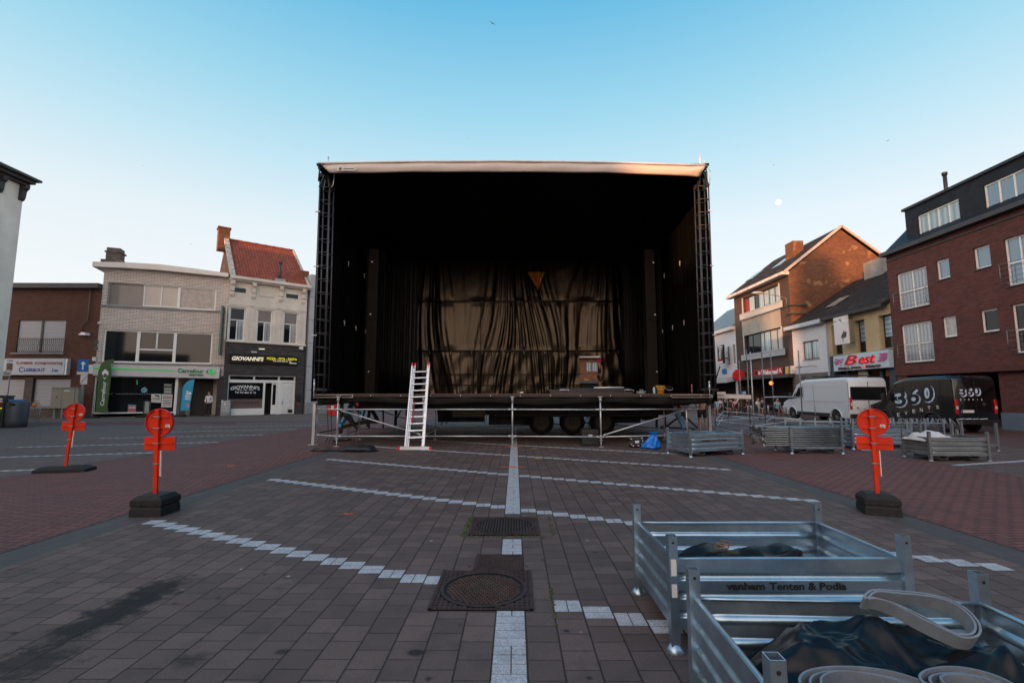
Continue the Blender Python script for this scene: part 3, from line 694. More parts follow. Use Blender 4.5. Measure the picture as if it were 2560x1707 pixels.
# curved roof edge
tp = [(95, 283), (350, 289), (600, 303), (850, 333), (1118, 371)]; bt = [(128, 322), (350, 330), (600, 346), (850, 371), (1116, 397)]
T = [FC.px(*z2(*q), .45) for q in tp]; Bm = [FC.px(*z2(*q), .45) for q in bt]
mb = MB()
for i in range(4):
    a, b, c, d = Bm[i], Bm[i+1], T[i+1], T[i]; uu = (T[i][0], T[i+1][0])
    pts = [FC.P(u, z, o) for z_ in ((a[1], b[1]), (d[1], c[1])) for o in (.45, -9) for u, z in zip(uu, z_)]
    mb.hexa(pts)
mb.build('roof_edge', M('warm_white_fascia', (.74, .66, .60), .5, 0, .08, 1, dirt=.1), hC)
mb = MB()
for i in range(4):
    if min(Bm[i][1], Bm[i+1][1]) > zc: mb.poly(FC.P(max(.02, T[i][0]), zc), FC.P(min(uC1, T[i+1][0]), zc), FC.P(min(uC1, T[i+1][0]), Bm[i+1][1]+.05), FC.P(max(.02, T[i][0]), Bm[i][1]+.05))
if mb.v: mb.build('wall', TILE_C, hC)
ch = MB(); q = FC.px(*z2(195, 280)); a = q[0]
fbox(ch, FC, a-.65, a+.65, q[1], q[1]+.35, -2, -.9); fbox(ch, FC, a-.42, a+.42, q[1]+.35, q[1]+.9, -1.8, -1.0); fbox(ch, FC, a-.5, a+.5, q[1]+.9, q[1]+1.0, -1.9, -.95); fbox(ch, FC, a-.4, a+.4, q[1]+1.0, q[1]+1.25, -1.8, -1.0)
ch.build('chimney', STONE, hC)
# shop sign
SGNM = M('pale_mauve_sign_panel', (.56, .52, .52), .4, 0, .05)
cs = [(100, 1052), (1055, 1082), (1047, 1164), (97, 1140)]
so = pquad(FC, hC, 'shop_sign', SGNM, cs, .06, .35, z2)
pquad(FC, so, 'sign_end', WHITE, [(66, 1060), (99, 1060), (96, 1128), (64, 1126)], .05, .3, z2)
pquad(FC, so, 'light_line', GREEN_L, [(102, 1082), (708, 1099), (708, 1106), (102, 1091)], .352, .37, z2)
rect_text(FC, so, 'Carrefour', (1467, 133), (1893, 150), (1890, 214), (1470, 203), GREEN_D, .352, bold=.025, ext=.04, fz=z3)
rect_text(FC, so, 'express', (1652, 222), (1885, 232), (1885, 272), (1650, 268), GREEN_D, .352, shear=.25, bold=.02, ext=.04, fz=z3)
pquad(FC, so, 'emblem', GREEN_D, [(1922, 188), (1980, 140), (1962, 165), (1955, 188), (1962, 212), (1978, 232)], .352, .39, z3)
pquad(FC, so, 'emblem', GREEN_L, [(2008, 138), (2030, 138), (2036, 160), (2022, 178), (2026, 192), (2040, 200), (2052, 188), (2064, 192), (2058, 216), (2040, 232), (2030, 246), (2008, 246), (1990, 225), (1982, 190), (1990, 158)], .352, .39, z3)
pquad(FC, so, 'emblem', GREEN_L, [(2040, 140), (2094, 192), (2048, 240), (2068, 212), (2074, 192), (2056, 168)], .352, .39, z3)
# shop window
window(FC, hC, (sh[0], sh[1], .25, sgn[2]+.05), .10, .09, (), (), WFR, GL, 'shop_window')
def poster(name, pts, mat, o=.035, fz=z3): return pquad(FC, hC, name, mat, pts, -.088, -.088+o, fz, -.07)
WPAP = M('white_paper', (.62, .60, .58), .6, 0, .03)
pp = poster('poster', [(1035, 550), (1198, 552), (1192, 695), (1035, 690)], WPAP)
pquad(FC, pp, 'print', BLACK, [(1090, 568), (1165, 575), (1165, 605), (1090, 582)], -.052, -.045, z3, -.05)
for y in (615, 628, 640): pquad(FC, pp, 'print', DKGREY, [(1055, y), (1180, y), (1180, y+5), (1055, y+5)], -.052, -.045, z3, -.05)
pp = poster('poster', [(1210, 552), (1380, 558), (1366, 772), (1195, 768)], WPAP)
for y in (580, 650, 668, 690, 700, 728): pquad(FC, pp, 'print', DKGREY, [(1228, y), (1350, y+2), (1350, y+8), (1228, y+6)], -.052, -.045, z3, -.05)
for x in (1238, 1272, 1306, 1340): pquad(FC, pp, 'print', RED_T, [(x-12, 602), (x+12, 602), (x+12, 626), (x-12, 626)], -.052, -.045, z3, -.05)
pp = poster('poster', [(1235, 380), (1380, 385), (1380, 545), (1235, 540)], M('dark_green_sticker', (.01, .025, .015), .5, 0, 0))
for y, h in ((398, 12), (432, 4), (462, 20), (505, 20), (533, 4)): pquad(FC, pp, 'print', WPAP, [(1245, y), (1362, y+2), (1362, y+2+h), (1245, y+h)], -.052, -.045, z3, -.05)
pp = poster('poster', [(655, 725), (785, 730), (778, 862), (650, 860)], M('pink_red_poster', (.50, .12, .16), .5, 0, .3, 14))
rect_text(FC, pp, 'ACTIE', (668, 755), (772, 758), (770, 792), (665, 790), WTXT, -.05, bold=.03, ext=.006, fz=z3)
pquad(FC, pp, 'print', M('cyan_poster_band', (.06, .35, .5), .5), [(657, 727), (783, 732), (782, 748), (656, 744)], -.052, -.045, z3, -.05)
mb = MB(); 
for i in range(17):
    x = 340+i*41
    if i == 2: continue
    a = FC.px(*z3(x, 548), -.06); b = FC.px(*z3(x+22, 554), -.06); fbox(mb, FC, a[0], b[0], b[1], a[1]-.0, -.075, -.066)
mb.build('dashed_sticker_line', WPAP, hC)
pquad(FC, hC, 'sticker', M('teal_sticker', (.12, .36, .40), .5, 0, .4, 9), [(862, 490), (885, 455), (930, 440), (965, 470), (968, 505), (940, 530), (880, 528)], -.08, -.06, z3, -.06)
pquad(FC, hC, 'neon_strip', GREEN_L, [(796, 322), (806, 322), (806, 400), (796, 400)], -.08, -.05, z3, -.06)
# recessed entrance
e0, e1 = en[0]+.0, en[1]; zt2 = sgn[2]+.1
mb = MB(); D = -2.2
mb.poly(FC.P(e0, 0.01, D), FC.P(e1, 0.01, D), FC.P(e1, zt2, D), FC.P(e0, zt2, D)); mb.poly(FC.P(e1, 0, -.05), FC.P(e1, zt2, -.05), FC.P(e1, zt2, D), FC.P(e1, 0, D))
mb.poly(FC.P(e0, 0, -.05), FC.P(e0, 0, D), FC.P(e0, zt2, D), FC.P(e0, zt2, -.05)); mb.poly(FC.P(e0, zt2-.02, 0), FC.P(e0, zt2-.02, D), FC.P(e1, zt2-.02, D), FC.P(e1, zt2-.02, 0))
po = mb.build('entrance_porch', CREAM, hC)
MB().poly(FC.P(e0, .025, .05), FC.P(e1, .025, .05), FC.P(e1, .025, D), FC.P(e0, .025, D)).build('porch_floor', M('brown_tile_floor', (.14, .09, .06), .3), po)
dr = MB(); m_ = (e0+e1)/2; fbox(dr, FC, m_-.9, m_+.5, .03, 2.7, D+.01, D+.07); dd = dr.build('door', DKFR, hC)
h2 = MB(); fbox(h2, FC, m_+.36, m_+.40, 1.0, 1.5, D+.075, D+.11); h2.build('handle', ALU, dd)
mb = MB(); fbox(mb, FC, sh[1]-.03, sh[1]+.10, 0.03, sgn[2]+.05, -.1, .02); mb.build('door_post', WFR, hC)
mb = MB(); q = FC.px(*z2(120, 890)); 
for z in (q[1], q[1]-.42): mb.lathe([(.16, 0), (.16, .03), (.10, .05)], FC.P(q[0], z, .0), 14, 'y')
mb.build('wall_vent', DKGREY, hC)
pquad(FC, hC, 'alarm_box', WHITE, [(92, 1002), (118, 1002), (116, 1032), (90, 1030)], .002, .18, z2)
pquad(FC, hC, 'camera_box', WHITE, [(132, 738), (160, 738), (160, 750), (132, 750)], .002, .12, z2)
# projecting sign seen edge-on between the two houses
mb = MB(); q0 = FC.px(*z2(1068, 625)); q1 = FC.px(*z2(1050, 990)); u = uC1-.25
fbox(mb, FC, u-.05, u+.05, q1[1], q0[1], .06, .75); hs = mb.build('projecting_sign', M('green_grey_sign', (.12, .17, .15), .5), hC)

# --- white plaster pizza house
FD = at_angle(558, 34.85, 51)
uD1 = FD.px(757, 985)[0]; zcb = FD.px(*z2(1110, 425))[1]; zsp = (FD.px(*z2(1080, 885))[1]+FD.px(*z2(1690, 910))[1])/2
hD = thing('pizzeria_house', 'white plastered pizzeria house with steep red tiled roof and dark stone ground floor', 'house', FD.P(uD1/2, 0))
z4 = zoomer(560, 780, .17216)
wins = [FD.quad(z2(1130, 630), z2(1247, 636), z2(1238, 880), z2(1122, 876)), FD.quad(z2(1340, 652), z2(1450, 656), z2(1440, 893), z2(1330, 889)), FD.quad(z2(1540, 664), z2(1645, 670), z2(1635, 902), z2(1530, 895))]
att = [FD.quad(z2(1145, 480), z2(1252, 486), z2(1250, 524), z2(1143, 518)), FD.quad(z2(1555, 525), z2(1645, 532), z2(1643, 560), z2(1553, 552))]
zw0 = sum(w[2] for w in wins)/3; zw1 = sum(w[3] for w in wins)/3
wins = [(w[0], w[1], zw0, zw1) for w in wins]
za = (att[0][2]+att[1][2])/2; zb2 = (att[0][3]+att[1][3])/2; att = [(a[0], a[1], za, zb2) for a in att]
wall_mb(FD, 0, uD1, zsp, zcb+.3, wins+att, .22, 9).build('wall', CREAM, hD)
door = FD.quad(z4(60, 915), z4(1040, 925), z4(1025, 1500), z4(40, 1515)); door = (door[0], door[1], .02, door[3])
wall_mb(FD, -.02, uD1+.02, 0, zsp, [door], .25, 9).build('stone_wall', SLATEST, hD)
mb = MB(); fbox(mb, FD, -.05, uD1+.05, zsp-.06, zsp+.06, -.1, .12); mb.build('string_course', CREAM, hD); mb = MB(); fbox(mb, FD, 0, uD1, za-.95, za-.85, 0, .06); mb.build('string_course', CREAM, hD); mb = MB()
fbox(mb, FD, -.05, uD1+.1, zcb+.02, zcb+.14, -.1, .30); fbox(mb, FD, -.05, uD1+.15, zcb+.14, zcb+.36, -.1, .48); mb.build('cornice', CREAM, hD)
for x in (1127, 1310, 1515, 1685):
    u = FD.px(*z2(x, 480))[0]; u = min(max(u, .15), uD1-.14); b = MB()
    b.prism([(0, 0), (.36, 0), (.34, -.25), (.2, -.4), (.18, -.75), (.10, -.8), (.12, -1.0), (0, -1.25)], lambda a, c, t: FD.P(u+t, zcb+.02+c, a), -.13, .13); b.build('console', CREAM, hD)
for i, w in enumerate(wins):
    window(FD, hD, w, .17, .07, ((.5, 0, .63),), (.63,), WFR, GL, panes=[(0, .5, 0, .63, GL), (.5, 1, 0, .63, CURT if i < 2 else GLC), (0, 1, .63, 1, GREYBL if i else GL)])
    mb = MB(); 
    for a, b, c, d in ((w[0]-.2, w[1]+.2, zw1+.12, zw1+.24), (w[0]-.28, w[0]-.2, zsp+.1, zw1+.24), (w[1]+.2, w[1]+.28, zsp+.1, zw1+.24)): fbox(mb, FD, a, b, c, d, .0, .045)
    mb.build('moulding', CREAM, hD)
for a in att: window(FD, hD, a, .1, .03, (), (), DKFR, GL)
mb = MB(); q = FD.quad(z2(1355, 500), z2(1462, 508), z2(1460, 552), z2(1353, 545)); fbox(mb, FD, q[0], q[1], q[2], q[3], 0, .05); mb.build('moulding', CREAM, hD)
# roof: steep plane set back
ridge = .0
rt = [(1108, 120), (1610, 196), (1700, 458), (1112, 398)]
ze = FD.px(*z2(1112, 398), .3)[1]; DR = 4.3
tl = FD.px(*z2(1100, 122), -DR); tr = FD.px(*z2(1608, 196), -DR); zr = (tl[1]+tr[1])/2
e0_, e1_ = .1, uD1+.05
mb = MB(); A = [FD.P(e0_, ze-.05, .4), FD.P(e1_, ze-.05, .4), FD.P(tr[0], zr, -DR), FD.P(tl[0], zr, -DR)]
Bk = [FD.P(e0_, ze-.05, -2*DR-.4), FD.P(e1_, ze-.05, -2*DR-.4)]
mb.poly(*A); mb.poly(A[3], A[2], Bk[1], Bk[0]); ro = mb.build('roof', ROOF_R, hD)
g = MB(); g.poly(A[0], A[3], Bk[0]); g.poly(A[1], Bk[1], A[2])
g.poly(FD.P(e0_, zcb-3, 0), FD.P(e0_, ze, 0), FD.P(e0_, ze, -2*DR), FD.P(e0_, zcb-3, -2*DR)); go = g.build('gable', BRK_G, hD)
v = MB(); v.bar(A[0]+Vector((0, 0, .1)), A[3]+Vector((0, 0, .1)), .32, .22); v.bar(A[1]+Vector((0, 0, .02)), A[2]+Vector((0, 0, .02)), .16, .16); v.build('verge', M('lichen_white_verge', (.42, .38, .34), .9, 0, .5, 5), ro)
rdg = MB(); rdg.path([A[3]+(A[2]-A[3])*t for t in [i/16 for i in range(17)]], [.11+.02*(i % 2) for i in range(17)], 8); rdg.build('ridge_tiles', ROOF_R, ro)
c = MB(); a = tl[0]-.10; fbox(c, FD, a-.48, a+.34, zr-1.0, zr+.78, -DR-.5, -DR+.3); fbox(c, FD, a-.54, a+.40, zr+.78, zr+.92, -DR-.56, -DR+.36); c.build('chimney', BRK_G, ro)
c = MB(); q = FD.px(*z2(1505, 425), -.3); c.tube(FD.P(q[0], q[1]-.1, -.3), FD.P(q[0], q[1]+1.35, -.3), .11, 10); c.tube(FD.P(q[0], q[1]+1.35, -.3), FD.P(q[0], q[1]+1.5, -.3), .16, 10); c.build('flue_pipe', DKGREY, ro)
c = MB(); fbox(c, FD, q[0]-.4, q[0]+.35, q[1]-.25, q[1]+.06, -.28, .08); c.build('flashing', M('lead_flashing', (.30, .31, .33), .6), ro)
c = MB(); q = FD.px(*z2(1690, 455)); fbox(c, FD, uD1-.35, uD1+.25, q[1], q[1]+1.3, -2.6, -.7); c.build('chimney', BRK_G, hD)
# pizzeria fascia sign
FSB = M('black_sign_panel', (.01, .009, .008), .35, 0, 0)
so = pquad(FD, hD, 'shop_sign', FSB, [(85, 605), (1070, 645), (1068, 770), (78, 735)], .03, .14, z4)
rect_text(FD, so, "GIOVANNI'S", (118, 638), (578, 655), (572, 715), (112, 698), WARM_L, .142, shear=.2, bold=.035, ext=.03, fz=z4)
rect_text(FD, so, "PIZZA - PITA - PASTA", (625, 655), (1060, 672), (1060, 704), (622, 690), YELLOW_L, .142, bold=.03, ext=.02, fz=z4)
rect_text(FD, so, "TEL.:(03) 866 21 76", (708, 698), (975, 710), (975, 732), (708, 722), WARM_L, .142, bold=.02, ext=.015, fz=z4)
pquad(FD, so, 'underline', WARM_L, [(952, 738), (1054, 742), (1054, 750), (952, 746)], .142, .15, z4)
for x, y in ((552, 535), (437, 579)): pquad(FD, hD, 'wall_light', WARM_L if x > 500 else WHITE, [(x-40, y-9), (x+40, y-6), (x+40, y+10), (x-40, y+7)], .0, .12, z4)
# shopfront
def zz(x, y): return FD.px(*z4(x, y), -.15)
mb = MB(); zf = [zz(60, 985)[1], zz(60, 1020)[1]]; D0, D1 = door[0], door[1]
us = [D0, zz(430, 1100)[0], zz(790, 1100)[0], D1]; uwin = zz(575, 1200)[0]; ud1 = zz(775, 1200)[0]; ud2 = zz(835, 1200)[0]
zw_ = zz(300, 1400)[1]; zm = zz(300, 1000)[1]; zg = zz(300, 1262)[1]
O0, O1 = -.24, -.14
for a in (us[0]+.05, us[1], us[2], us[3]-.05): fbox(mb, FD, a-.06, a+.06, zm+.10, door[3], O0, O1)
fbox(mb, FD, D0, D1, zm-.12, zm+.10, O0, O1+.005); fbox(mb, FD, D0, D1, door[3]-.08, door[3]-.002, O0, O1+.003)
fbox(mb, FD, D0, D0+.07, zw_, zm-.12, O0, O1); fbox(mb, FD, uwin-.05, uwin+.09, .02, zm-.12, O0, O1+.01); fbox(mb, FD, ud1-.02, ud2, .02, zm-.12, O0, O1+.01); fbox(mb, FD, D1-.05, D1, .02, zm-.12, O0, O1)
fbox(mb, FD, D0, uwin-.05, .02, zw_, O0, O1+.005)
mb.build('shopfront_frame', WFR, hD)
g = MB(); fbox(g, FD, D0, D1, zm+.1, door[3]-.08, O0-.02, O0+.02); fbox(g, FD, D0+.06, uwin-.05, zg, zm-.12, O0-.02, O0+.03); go = g.build('shop_window', GL, hD)
g = MB(); fbox(g, FD, D0+.06, uwin-.05, zw_, zg-.002, O0-.02, O0+.03); g2 = g.build('frosted_band', M('brown_frosted_band', (.15, .10, .09), .4, 0, .1), hD)
rect_text(FD, g2, "GIOVANNI'S", (140, 1288), (515, 1288), (515, 1335), (138, 1340), M('brown_lettering', (.06, .03, .03), .5, 0, 0), O0+.032, bold=.02, ext=.01, fz=z4)
rect_text(FD, go, "GIOVANNI'S", (95, 1085), (520, 1085), (515, 1135), (92, 1138), WTXT, O0+.032, bold=.02, ext=.01, bend=.55, fz=z4)
rect_text(FD, go, "Pizza - Pita - Pasta", (192, 1115), (430, 1118), (430, 1138), (192, 1134), WTXT, O0+.032, bold=.02, ext=.01, fz=z4)
rect_text(FD, go, "Tel: 03/ 866 21 76", (158, 1148), (465, 1158), (462, 1184), (158, 1178), WTXT, O0+.032, bold=.02, ext=.01, fz=z4)
g = MB(); fbox(g, FD, uwin+.09, ud1-.02, .03, zm-.12, -1.2, -1.15); g.build('dark_hallway', BLACK, hD)
g = MB(); a, b = zz(690, 1200)[0], ud1-.03; h_ = FD.P(b, 0, -.2)
dm = MB(); fbox(dm, FD, a, b, .04, zm-.14, -.235, -.19); do = dm.build('open_door', WFR, hD); p_ = MB(); fbox(p_, FD, a+.08, b-.08, .75, zm-.25, -.188, -.184); p_.build('pane', GL, do)
dm = MB(); fbox(dm, FD, ud2, D1-.05, .04, zm-.14, -.22, -.17); do = dm.build('white_door', WFR, hD)
p_ = MB(); fbox(p_, FD, ud2+.12, D1-.15, .8, zm-.3, -.168, -.160); fbox(p_, FD, ud2+.12, D1-.15, .12, .72, -.168, -.160); p_.build('door_panel', WHITE, do)
hh = zz(840, 1290); p_ = MB(); p_.path([FD.P(hh[0]+.02, hh[1]-.28, -.17), FD.P(hh[0]+.02, hh[1]-.28, -.1), FD.P(hh[0]+.02, hh[1]+.28, -.1), FD.P(hh[0]+.02, hh[1]+.28, -.17)], .018, 6); p_.build('handle', ALU, do)
pquad(FD, do, 'sticker', BLACK, [(925, 1410), (992, 1414), (992, 1462), (925, 1460)], -.16, -.150, z4, -.15)
pquad(FD, hD, 'letter_box', BLACK, [(1058, 1200), (1112, 1200), (1112, 1282), (1058, 1282)], .0, .12, z4)
pquad(FD, hD, 'number_plate', RED_T, [(1058, 1322), (1100, 1322), (1100, 1350), (1056, 1350)], .0, .03, z4)
pquad(FD, hD, 'wall_lamp', WHITE, [(1100, 500), (1150, 500), (1150, 545), (1100, 540)], .0, .3, z4)

# --- light grey building squeezed between pizzeria and stage
FE = Fac(tuple(FD.P(uD1, 0, .05))[:2], (math.sin(R(45)), math.cos(R(45))))
zE = FE.px(770, 684)[1]
hE = thing('grey_panel_building', 'pale grey panelled building wedged between the pizzeria and the black stage', 'building', FE.P(1.5, 0))
e1 = FE.px(800, 985)[0]+2.5
wall_mb(FE, .22, e1, 0, zE, [], depth=8).build('wall', M('pale_grey_panel', (.40, .40, .42), .6, 0, .06, 1), hE)
for z in [zE*k/6 for k in range(1, 6)]: mb = MB(); fbox(mb, FE, .22, e1, z-.015, z+.015, -.01, .006); mb.build('panel_joint', DKGREY, hE)
mb = MB(); fbox(mb, FE, .20, e1, 0, .9, .004, .05); mb.build('plinth', GREYC, hE)
# ------------------------------------------------------------------ right row of houses (facades run away from us)
XR = 21.9
FR = Fac((XR, 60), (0, -1))
zR = zoomer(1770, 520, .28064); zR2 = zoomer(2180, 360, .47205); z5 = zoomer(1990, 820, .1233); z6 = zoomer(1780, 880, .14031)
def RQ(z, tl, tr, br, bl): return FR.quad(z(*tl), z(*tr), z(*br), z(*bl))
# --- big red brick apartment block
uL = FR.px(*zR2(100, 900))[0]; uN = 60-11.0
zev = (FR.px(*zR2(75, 600))[1]+FR.px(*zR2(805, 302))[1])/2
zbt = (FR.px(*zR2(140, 1212))[1]+FR.px(*zR2(800, 1162))[1])/2
hM = thing('apartment_block', 'big dark red brick apartment block with slate mansard and white windows at the right edge', 'building', FR.P((uL+uN)/2, 0))
col = {}
WS = [('A', (128, 690), (285, 645), (305, 850), (145, 882)), ('B', (338, 618), (405, 602), (415, 705), (345, 722)), ('C', (533, 553), (620, 532), (633, 645), (545, 667)), ('D', (693, 505), (850, 462), (880, 722), (722, 752)),
      ('A', (152, 958), (315, 935), (332, 1145), (168, 1160)), ('B', (370, 918), (442, 908), (452, 1015), (380, 1027)), ('C', (572, 882), (662, 868), (675, 988), (583, 998)), ('D', (737, 852), (890, 826), (915, 1092), (762, 1110))]
W = [(n, RQ(zR2, *q)) for n, *q in WS]
wall_mb(FR, uL, uN, zbt, zev, [w for n, w in W], .18, 9).build('wall', BRK_R, hM)
for i, (n, w) in enumerate(W):
    big = n in 'AD'; pm = (CURT if n == 'A' else GLB) if i < 4 else (CURT if i == 4 else GLC if i == 5 else GL)
    wo = window(FR, hM, w, .14, .07, (.5,) if big else (), (.47,) if big else (), WFR, pm, sill=DKGREY)
    mb = MB(); fbox(mb, FR, w[0]-.12, w[1]+.12, w[3]+.005, w[3]+.24, -.05, .012); mb.build('brick_lintel', BRK_R, wo)
    if big:
        r = MB(); h = w[2]+(w[3]-w[2])*.47
        for k in range(5):
            z = w[2]+.12+(h-w[2]-.12)*k/4; r.path([FR.P(w[0]-.08, z, 0), FR.P(w[0]-.08, z, .22), FR.P(w[1]+.08, z, .22), FR.P(w[1]+.08, z, 0)] if k in (0, 4) else [FR.P(w[0]-.08, z, .22), FR.P(w[1]+.08, z, .22)], .013 if k in (0, 4) else .008, 5)
        r.tube(FR.P(w[0]-.08, w[2]+.1, .22), FR.P(w[0]-.08, h, .22), .016, 5); r.tube(FR.P(w[1]+.08, w[2]+.1, .22), FR.P(w[1]+.08, h, .22), .016, 5)
        r.build('window_railing', GALVO, wo)
mb = MB(); fbox(mb, FR, uL-.1, uN, zev-.12, zev+.10, -.02, .35); mb.build('gutter', DKGREY, hM); mb = MB(); fbox(mb, FR, uL-.02, uN, zev-.42, zev-.36, .003, .05); mb.build('brick_band', DKGREY, hM)
mb = MB(); fbox(mb, FR, uL, uN, zbt-.22, zbt-.004, -8, .03); mb.build('brick_soffit', BRK_R, hM)
ug = FR.px(*zR2(648, 1300))[0]
mb = MB(); fbox(mb, FR, ug, uN, 0, zbt-.22, -6, -.25); mb.build('ground_floor_wall', BRK_R, hM)
mb = MB(); fbox(mb, FR, uL, ug-.01, 0, zbt-.22, -7, -5); mb.build('passage_back', DKGREY, hM)
mb = MB(); fbox(mb, FR, uL, uL+.7, 0, zbt-.22, -5, -.02); mb.build('passage_pier', BRK_R, hM)
mb = MB(); fbox(mb, FR, ug-.03, uN, 0, .75, -.25, -.20); mb.build('plinth', M('blue_grey_plinth', (.13, .17, .22), .7), hM)
# mansard
dm = 3.4; zr = zev+3.5
mb = MB(); a = [FR.P(uL-.1, zev+.1, .1), FR.P(uN, zev+.1, .1), FR.P(uN, zr, -dm), FR.P(uL-.1+.0, zr, -dm), FR.P(uL-.1, zev+.1, -9), FR.P(uN, zev+.1, -9), FR.P(uN, zr+.6, -6), FR.P(uL-.1, zr+.6, -6)]
mb.add(a, [(0, 1, 2, 3), (3, 2, 6, 7), (7, 6, 5, 4), (0, 3, 7, 4), (1, 5, 6, 2)]); mro = mb.build('roof', SLATE, hM)
ud = FR.px(*zR2(178, 420), -.35)[0]; zd1 = FR.px(*zR2(168, 360), -.35)[1]
dw = [FR.quad(zR2(238, 382), zR2(455, 288), zR2(470, 410), zR2(250, 498), -.35), FR.quad(zR2(585, 220), zR2(830, 118), zR2(845, 248), zR2(605, 355), -.35)]
FDm = Fac(tuple(FR.P(0, 0, -.35))[:2], (0, -1))
dmo = wall_mb(FDm, ud, uN, zev+.12, zd1, dw, .15, 4.5).build('dormer', SLATE, mro)
for w, m in zip(dw, ((.25, .5, .75), (.33, .66))): window(FDm, hM, w, .12, .08, m, (), WFR, CURTB if w is dw[0] else GLB)
mb = MB(); fbox(mb, FDm, ud-.12, uN, zd1+.003, zd1+.14, -4.5, .10); mb.build('dormer_edge', BLACK, hM)
mb = MB(); q = FR.px(*zR2(392, 240), -3.0); mb.tube(FR.P(q[0], zd1+.1, -3.0), FR.P(q[0], q[1]+.85, -3.0), .10, 10); mb.tube(FR.P(q[0], q[1]+.85, -3), FR.P(q[0], q[1]+1.0, -3), .14, 10); mb.build('flue_pipe', BLACK, hM)

# --- yellow kebab house + white brick house share one mossy roof
uY0 = FR.px(*z5(662, 300))[0]; uY1 = uL-.02; uW0 = FR.px(*zR(757, 1250))[0]
zy = (FR.px(*zR(1060, 985))[1]+FR.px(*zR(1610, 838))[1])/2
hY = thing('kebab_house', 'beige yellow plastered house with grill sign and old dark tiled roof', 'house', FR.P((uY0+uY1)/2, 0))
yw = [RQ(z5, (722, 30), (935, 0), (935, 520), (745, 555)), RQ(z5, (1188, -190), (1395, -200), (1410, 490), (1205, 510)), RQ(z5, (1690, -60), (1950, -100), (1965, 385), (1705, 430))]
zt_ = max(w[3] for w in yw)-.1; yw = [(w[0], w[1], w[2], zt_) for w in yw]
zys = FR.px(*z5(720, 570))[1]
shp = (uY0+.4, uY1-.5, .02, FR.px(*z5(900, 860))[1])
wall_mb(FR, uY0, uY1, zys, zy, yw, .38, 8).build('wall', CREAMY, hY)
wall_mb(FR, uY0, uY1, 0, zys-.01, [shp], .4, 8).build('ground_floor_wall', M('blue_grey_paint', (.035, .045, .062), .6), hY)
for w in yw: window(FR, hY, w, .34, .06, (), (), DKFR, BLIND, sill=GREYC, panes=[(0, 1, .35, 1, BLIND), (0, 1, 0, .35, GL)])
mb = MB(); a, b, c, d = shp; fbox(mb, FR, a, b, c, d, -.45, -.40); mb.build('shop_window', GL, hY)
mb = MB(); m_ = (a+b)/2
for x in (a+.8, m_, b-1.0): fbox(mb, FR, x-.12, x+.12, c, d, -.39, -.30)
mb.build('shop_post', M('blue_grey_paint', (.035, .045, .062), .6), hY)
q = RQ(z5, (1710, 840), (1910, 835), (1905, 960), (1705, 965)); mb = MB(); fbox(mb, FR, q[0], q[1], q[2], q[3], -.38, -.33); mb.build('orange_panel', M('orange_brown_panel', (.30, .09, .02), .5), hY)
q = RQ(z5, (1180, 880), (1370, 870), (1375, 990), (1185, 1000)); mb = MB(); fbox(mb, FR, q[0], q[1], q[2], q[3], -.29, -.25); mb.build('beige_panel', CREAM, hY)
BS = M('pale_blue_sign_panel', (.42, .55, .62), .3, 0, .04)
bsq = [(755, 575), (1865, 435), (1880, 795), (770, 880)]
so = pquad(FR, hY, 'shop_sign', BS, bsq, .02, .32, z5)
DKR = M('dark_red_letter', (.28, .012, .02), .35, 0, 0); PINK = M('pink_sign_print', (.42, .10, .26), .5, 0, .4, 30)
REDL = M('lit_red_lettering', (.85, .03, .05), .4, 0, 0, emit=.5)
for s_, q4 in (('B', [(975, 560), (1240, 540), (1240, 735), (975, 750)]), ('est', [(1275, 575), (1612, 535), (1600, 700), (1275, 728)])):
    rect_text(FR, so, s_, *[(x+12, y+2) for x, y in q4], REDL, .322, shear=.35, bold=.03, ext=.03, fz=z5)
    rect_text(FR, so, s_, *q4, DKR, .355, shear=.35, bold=.0, ext=.04, fz=z5)
rect_text(FR, so, 'GRILL-PITA', (865, 800), (1335, 770), (1335, 815), (862, 852), M('dark_brown_letter', (.06, .02, .012), .4, 0, 0), .322, bold=.045, ext=.05, fz=z5)
rect_text(FR, so, '&', (1360, 765), (1395, 762), (1395, 808), (1360, 812), REDL, .322, bold=.04, ext=.05, fz=z5)
rect_text(FR, so, 'KEBAP', (1425, 755), (1728, 735), (1722, 785), (1425, 802), MATS['dark_brown_letter'], .322, bold=.045, ext=.05, fz=z5)
mb = MB()
for cx, cy, n in ((865, 690, 24), (1765, 590, 40)):
    for i in range(n):
        x = cx+random.uniform(-85, 85); y = cy+random.uniform(-75, 75)+(x-cx)*-.1*(1 if n < 20 else 6)*.2; a = FR.px(*z5(x, y), .322); s_ = random.uniform(.03, .085)
        fbox(mb, FR, a[0]-s_*1.6, a[0]+s_*1.6, a[1]-s_*.55, a[1]+s_*.55, .322, .33+.001*i)
po = mb.build('printed_pattern', PINK, so); po['kind'] = 'stuff'
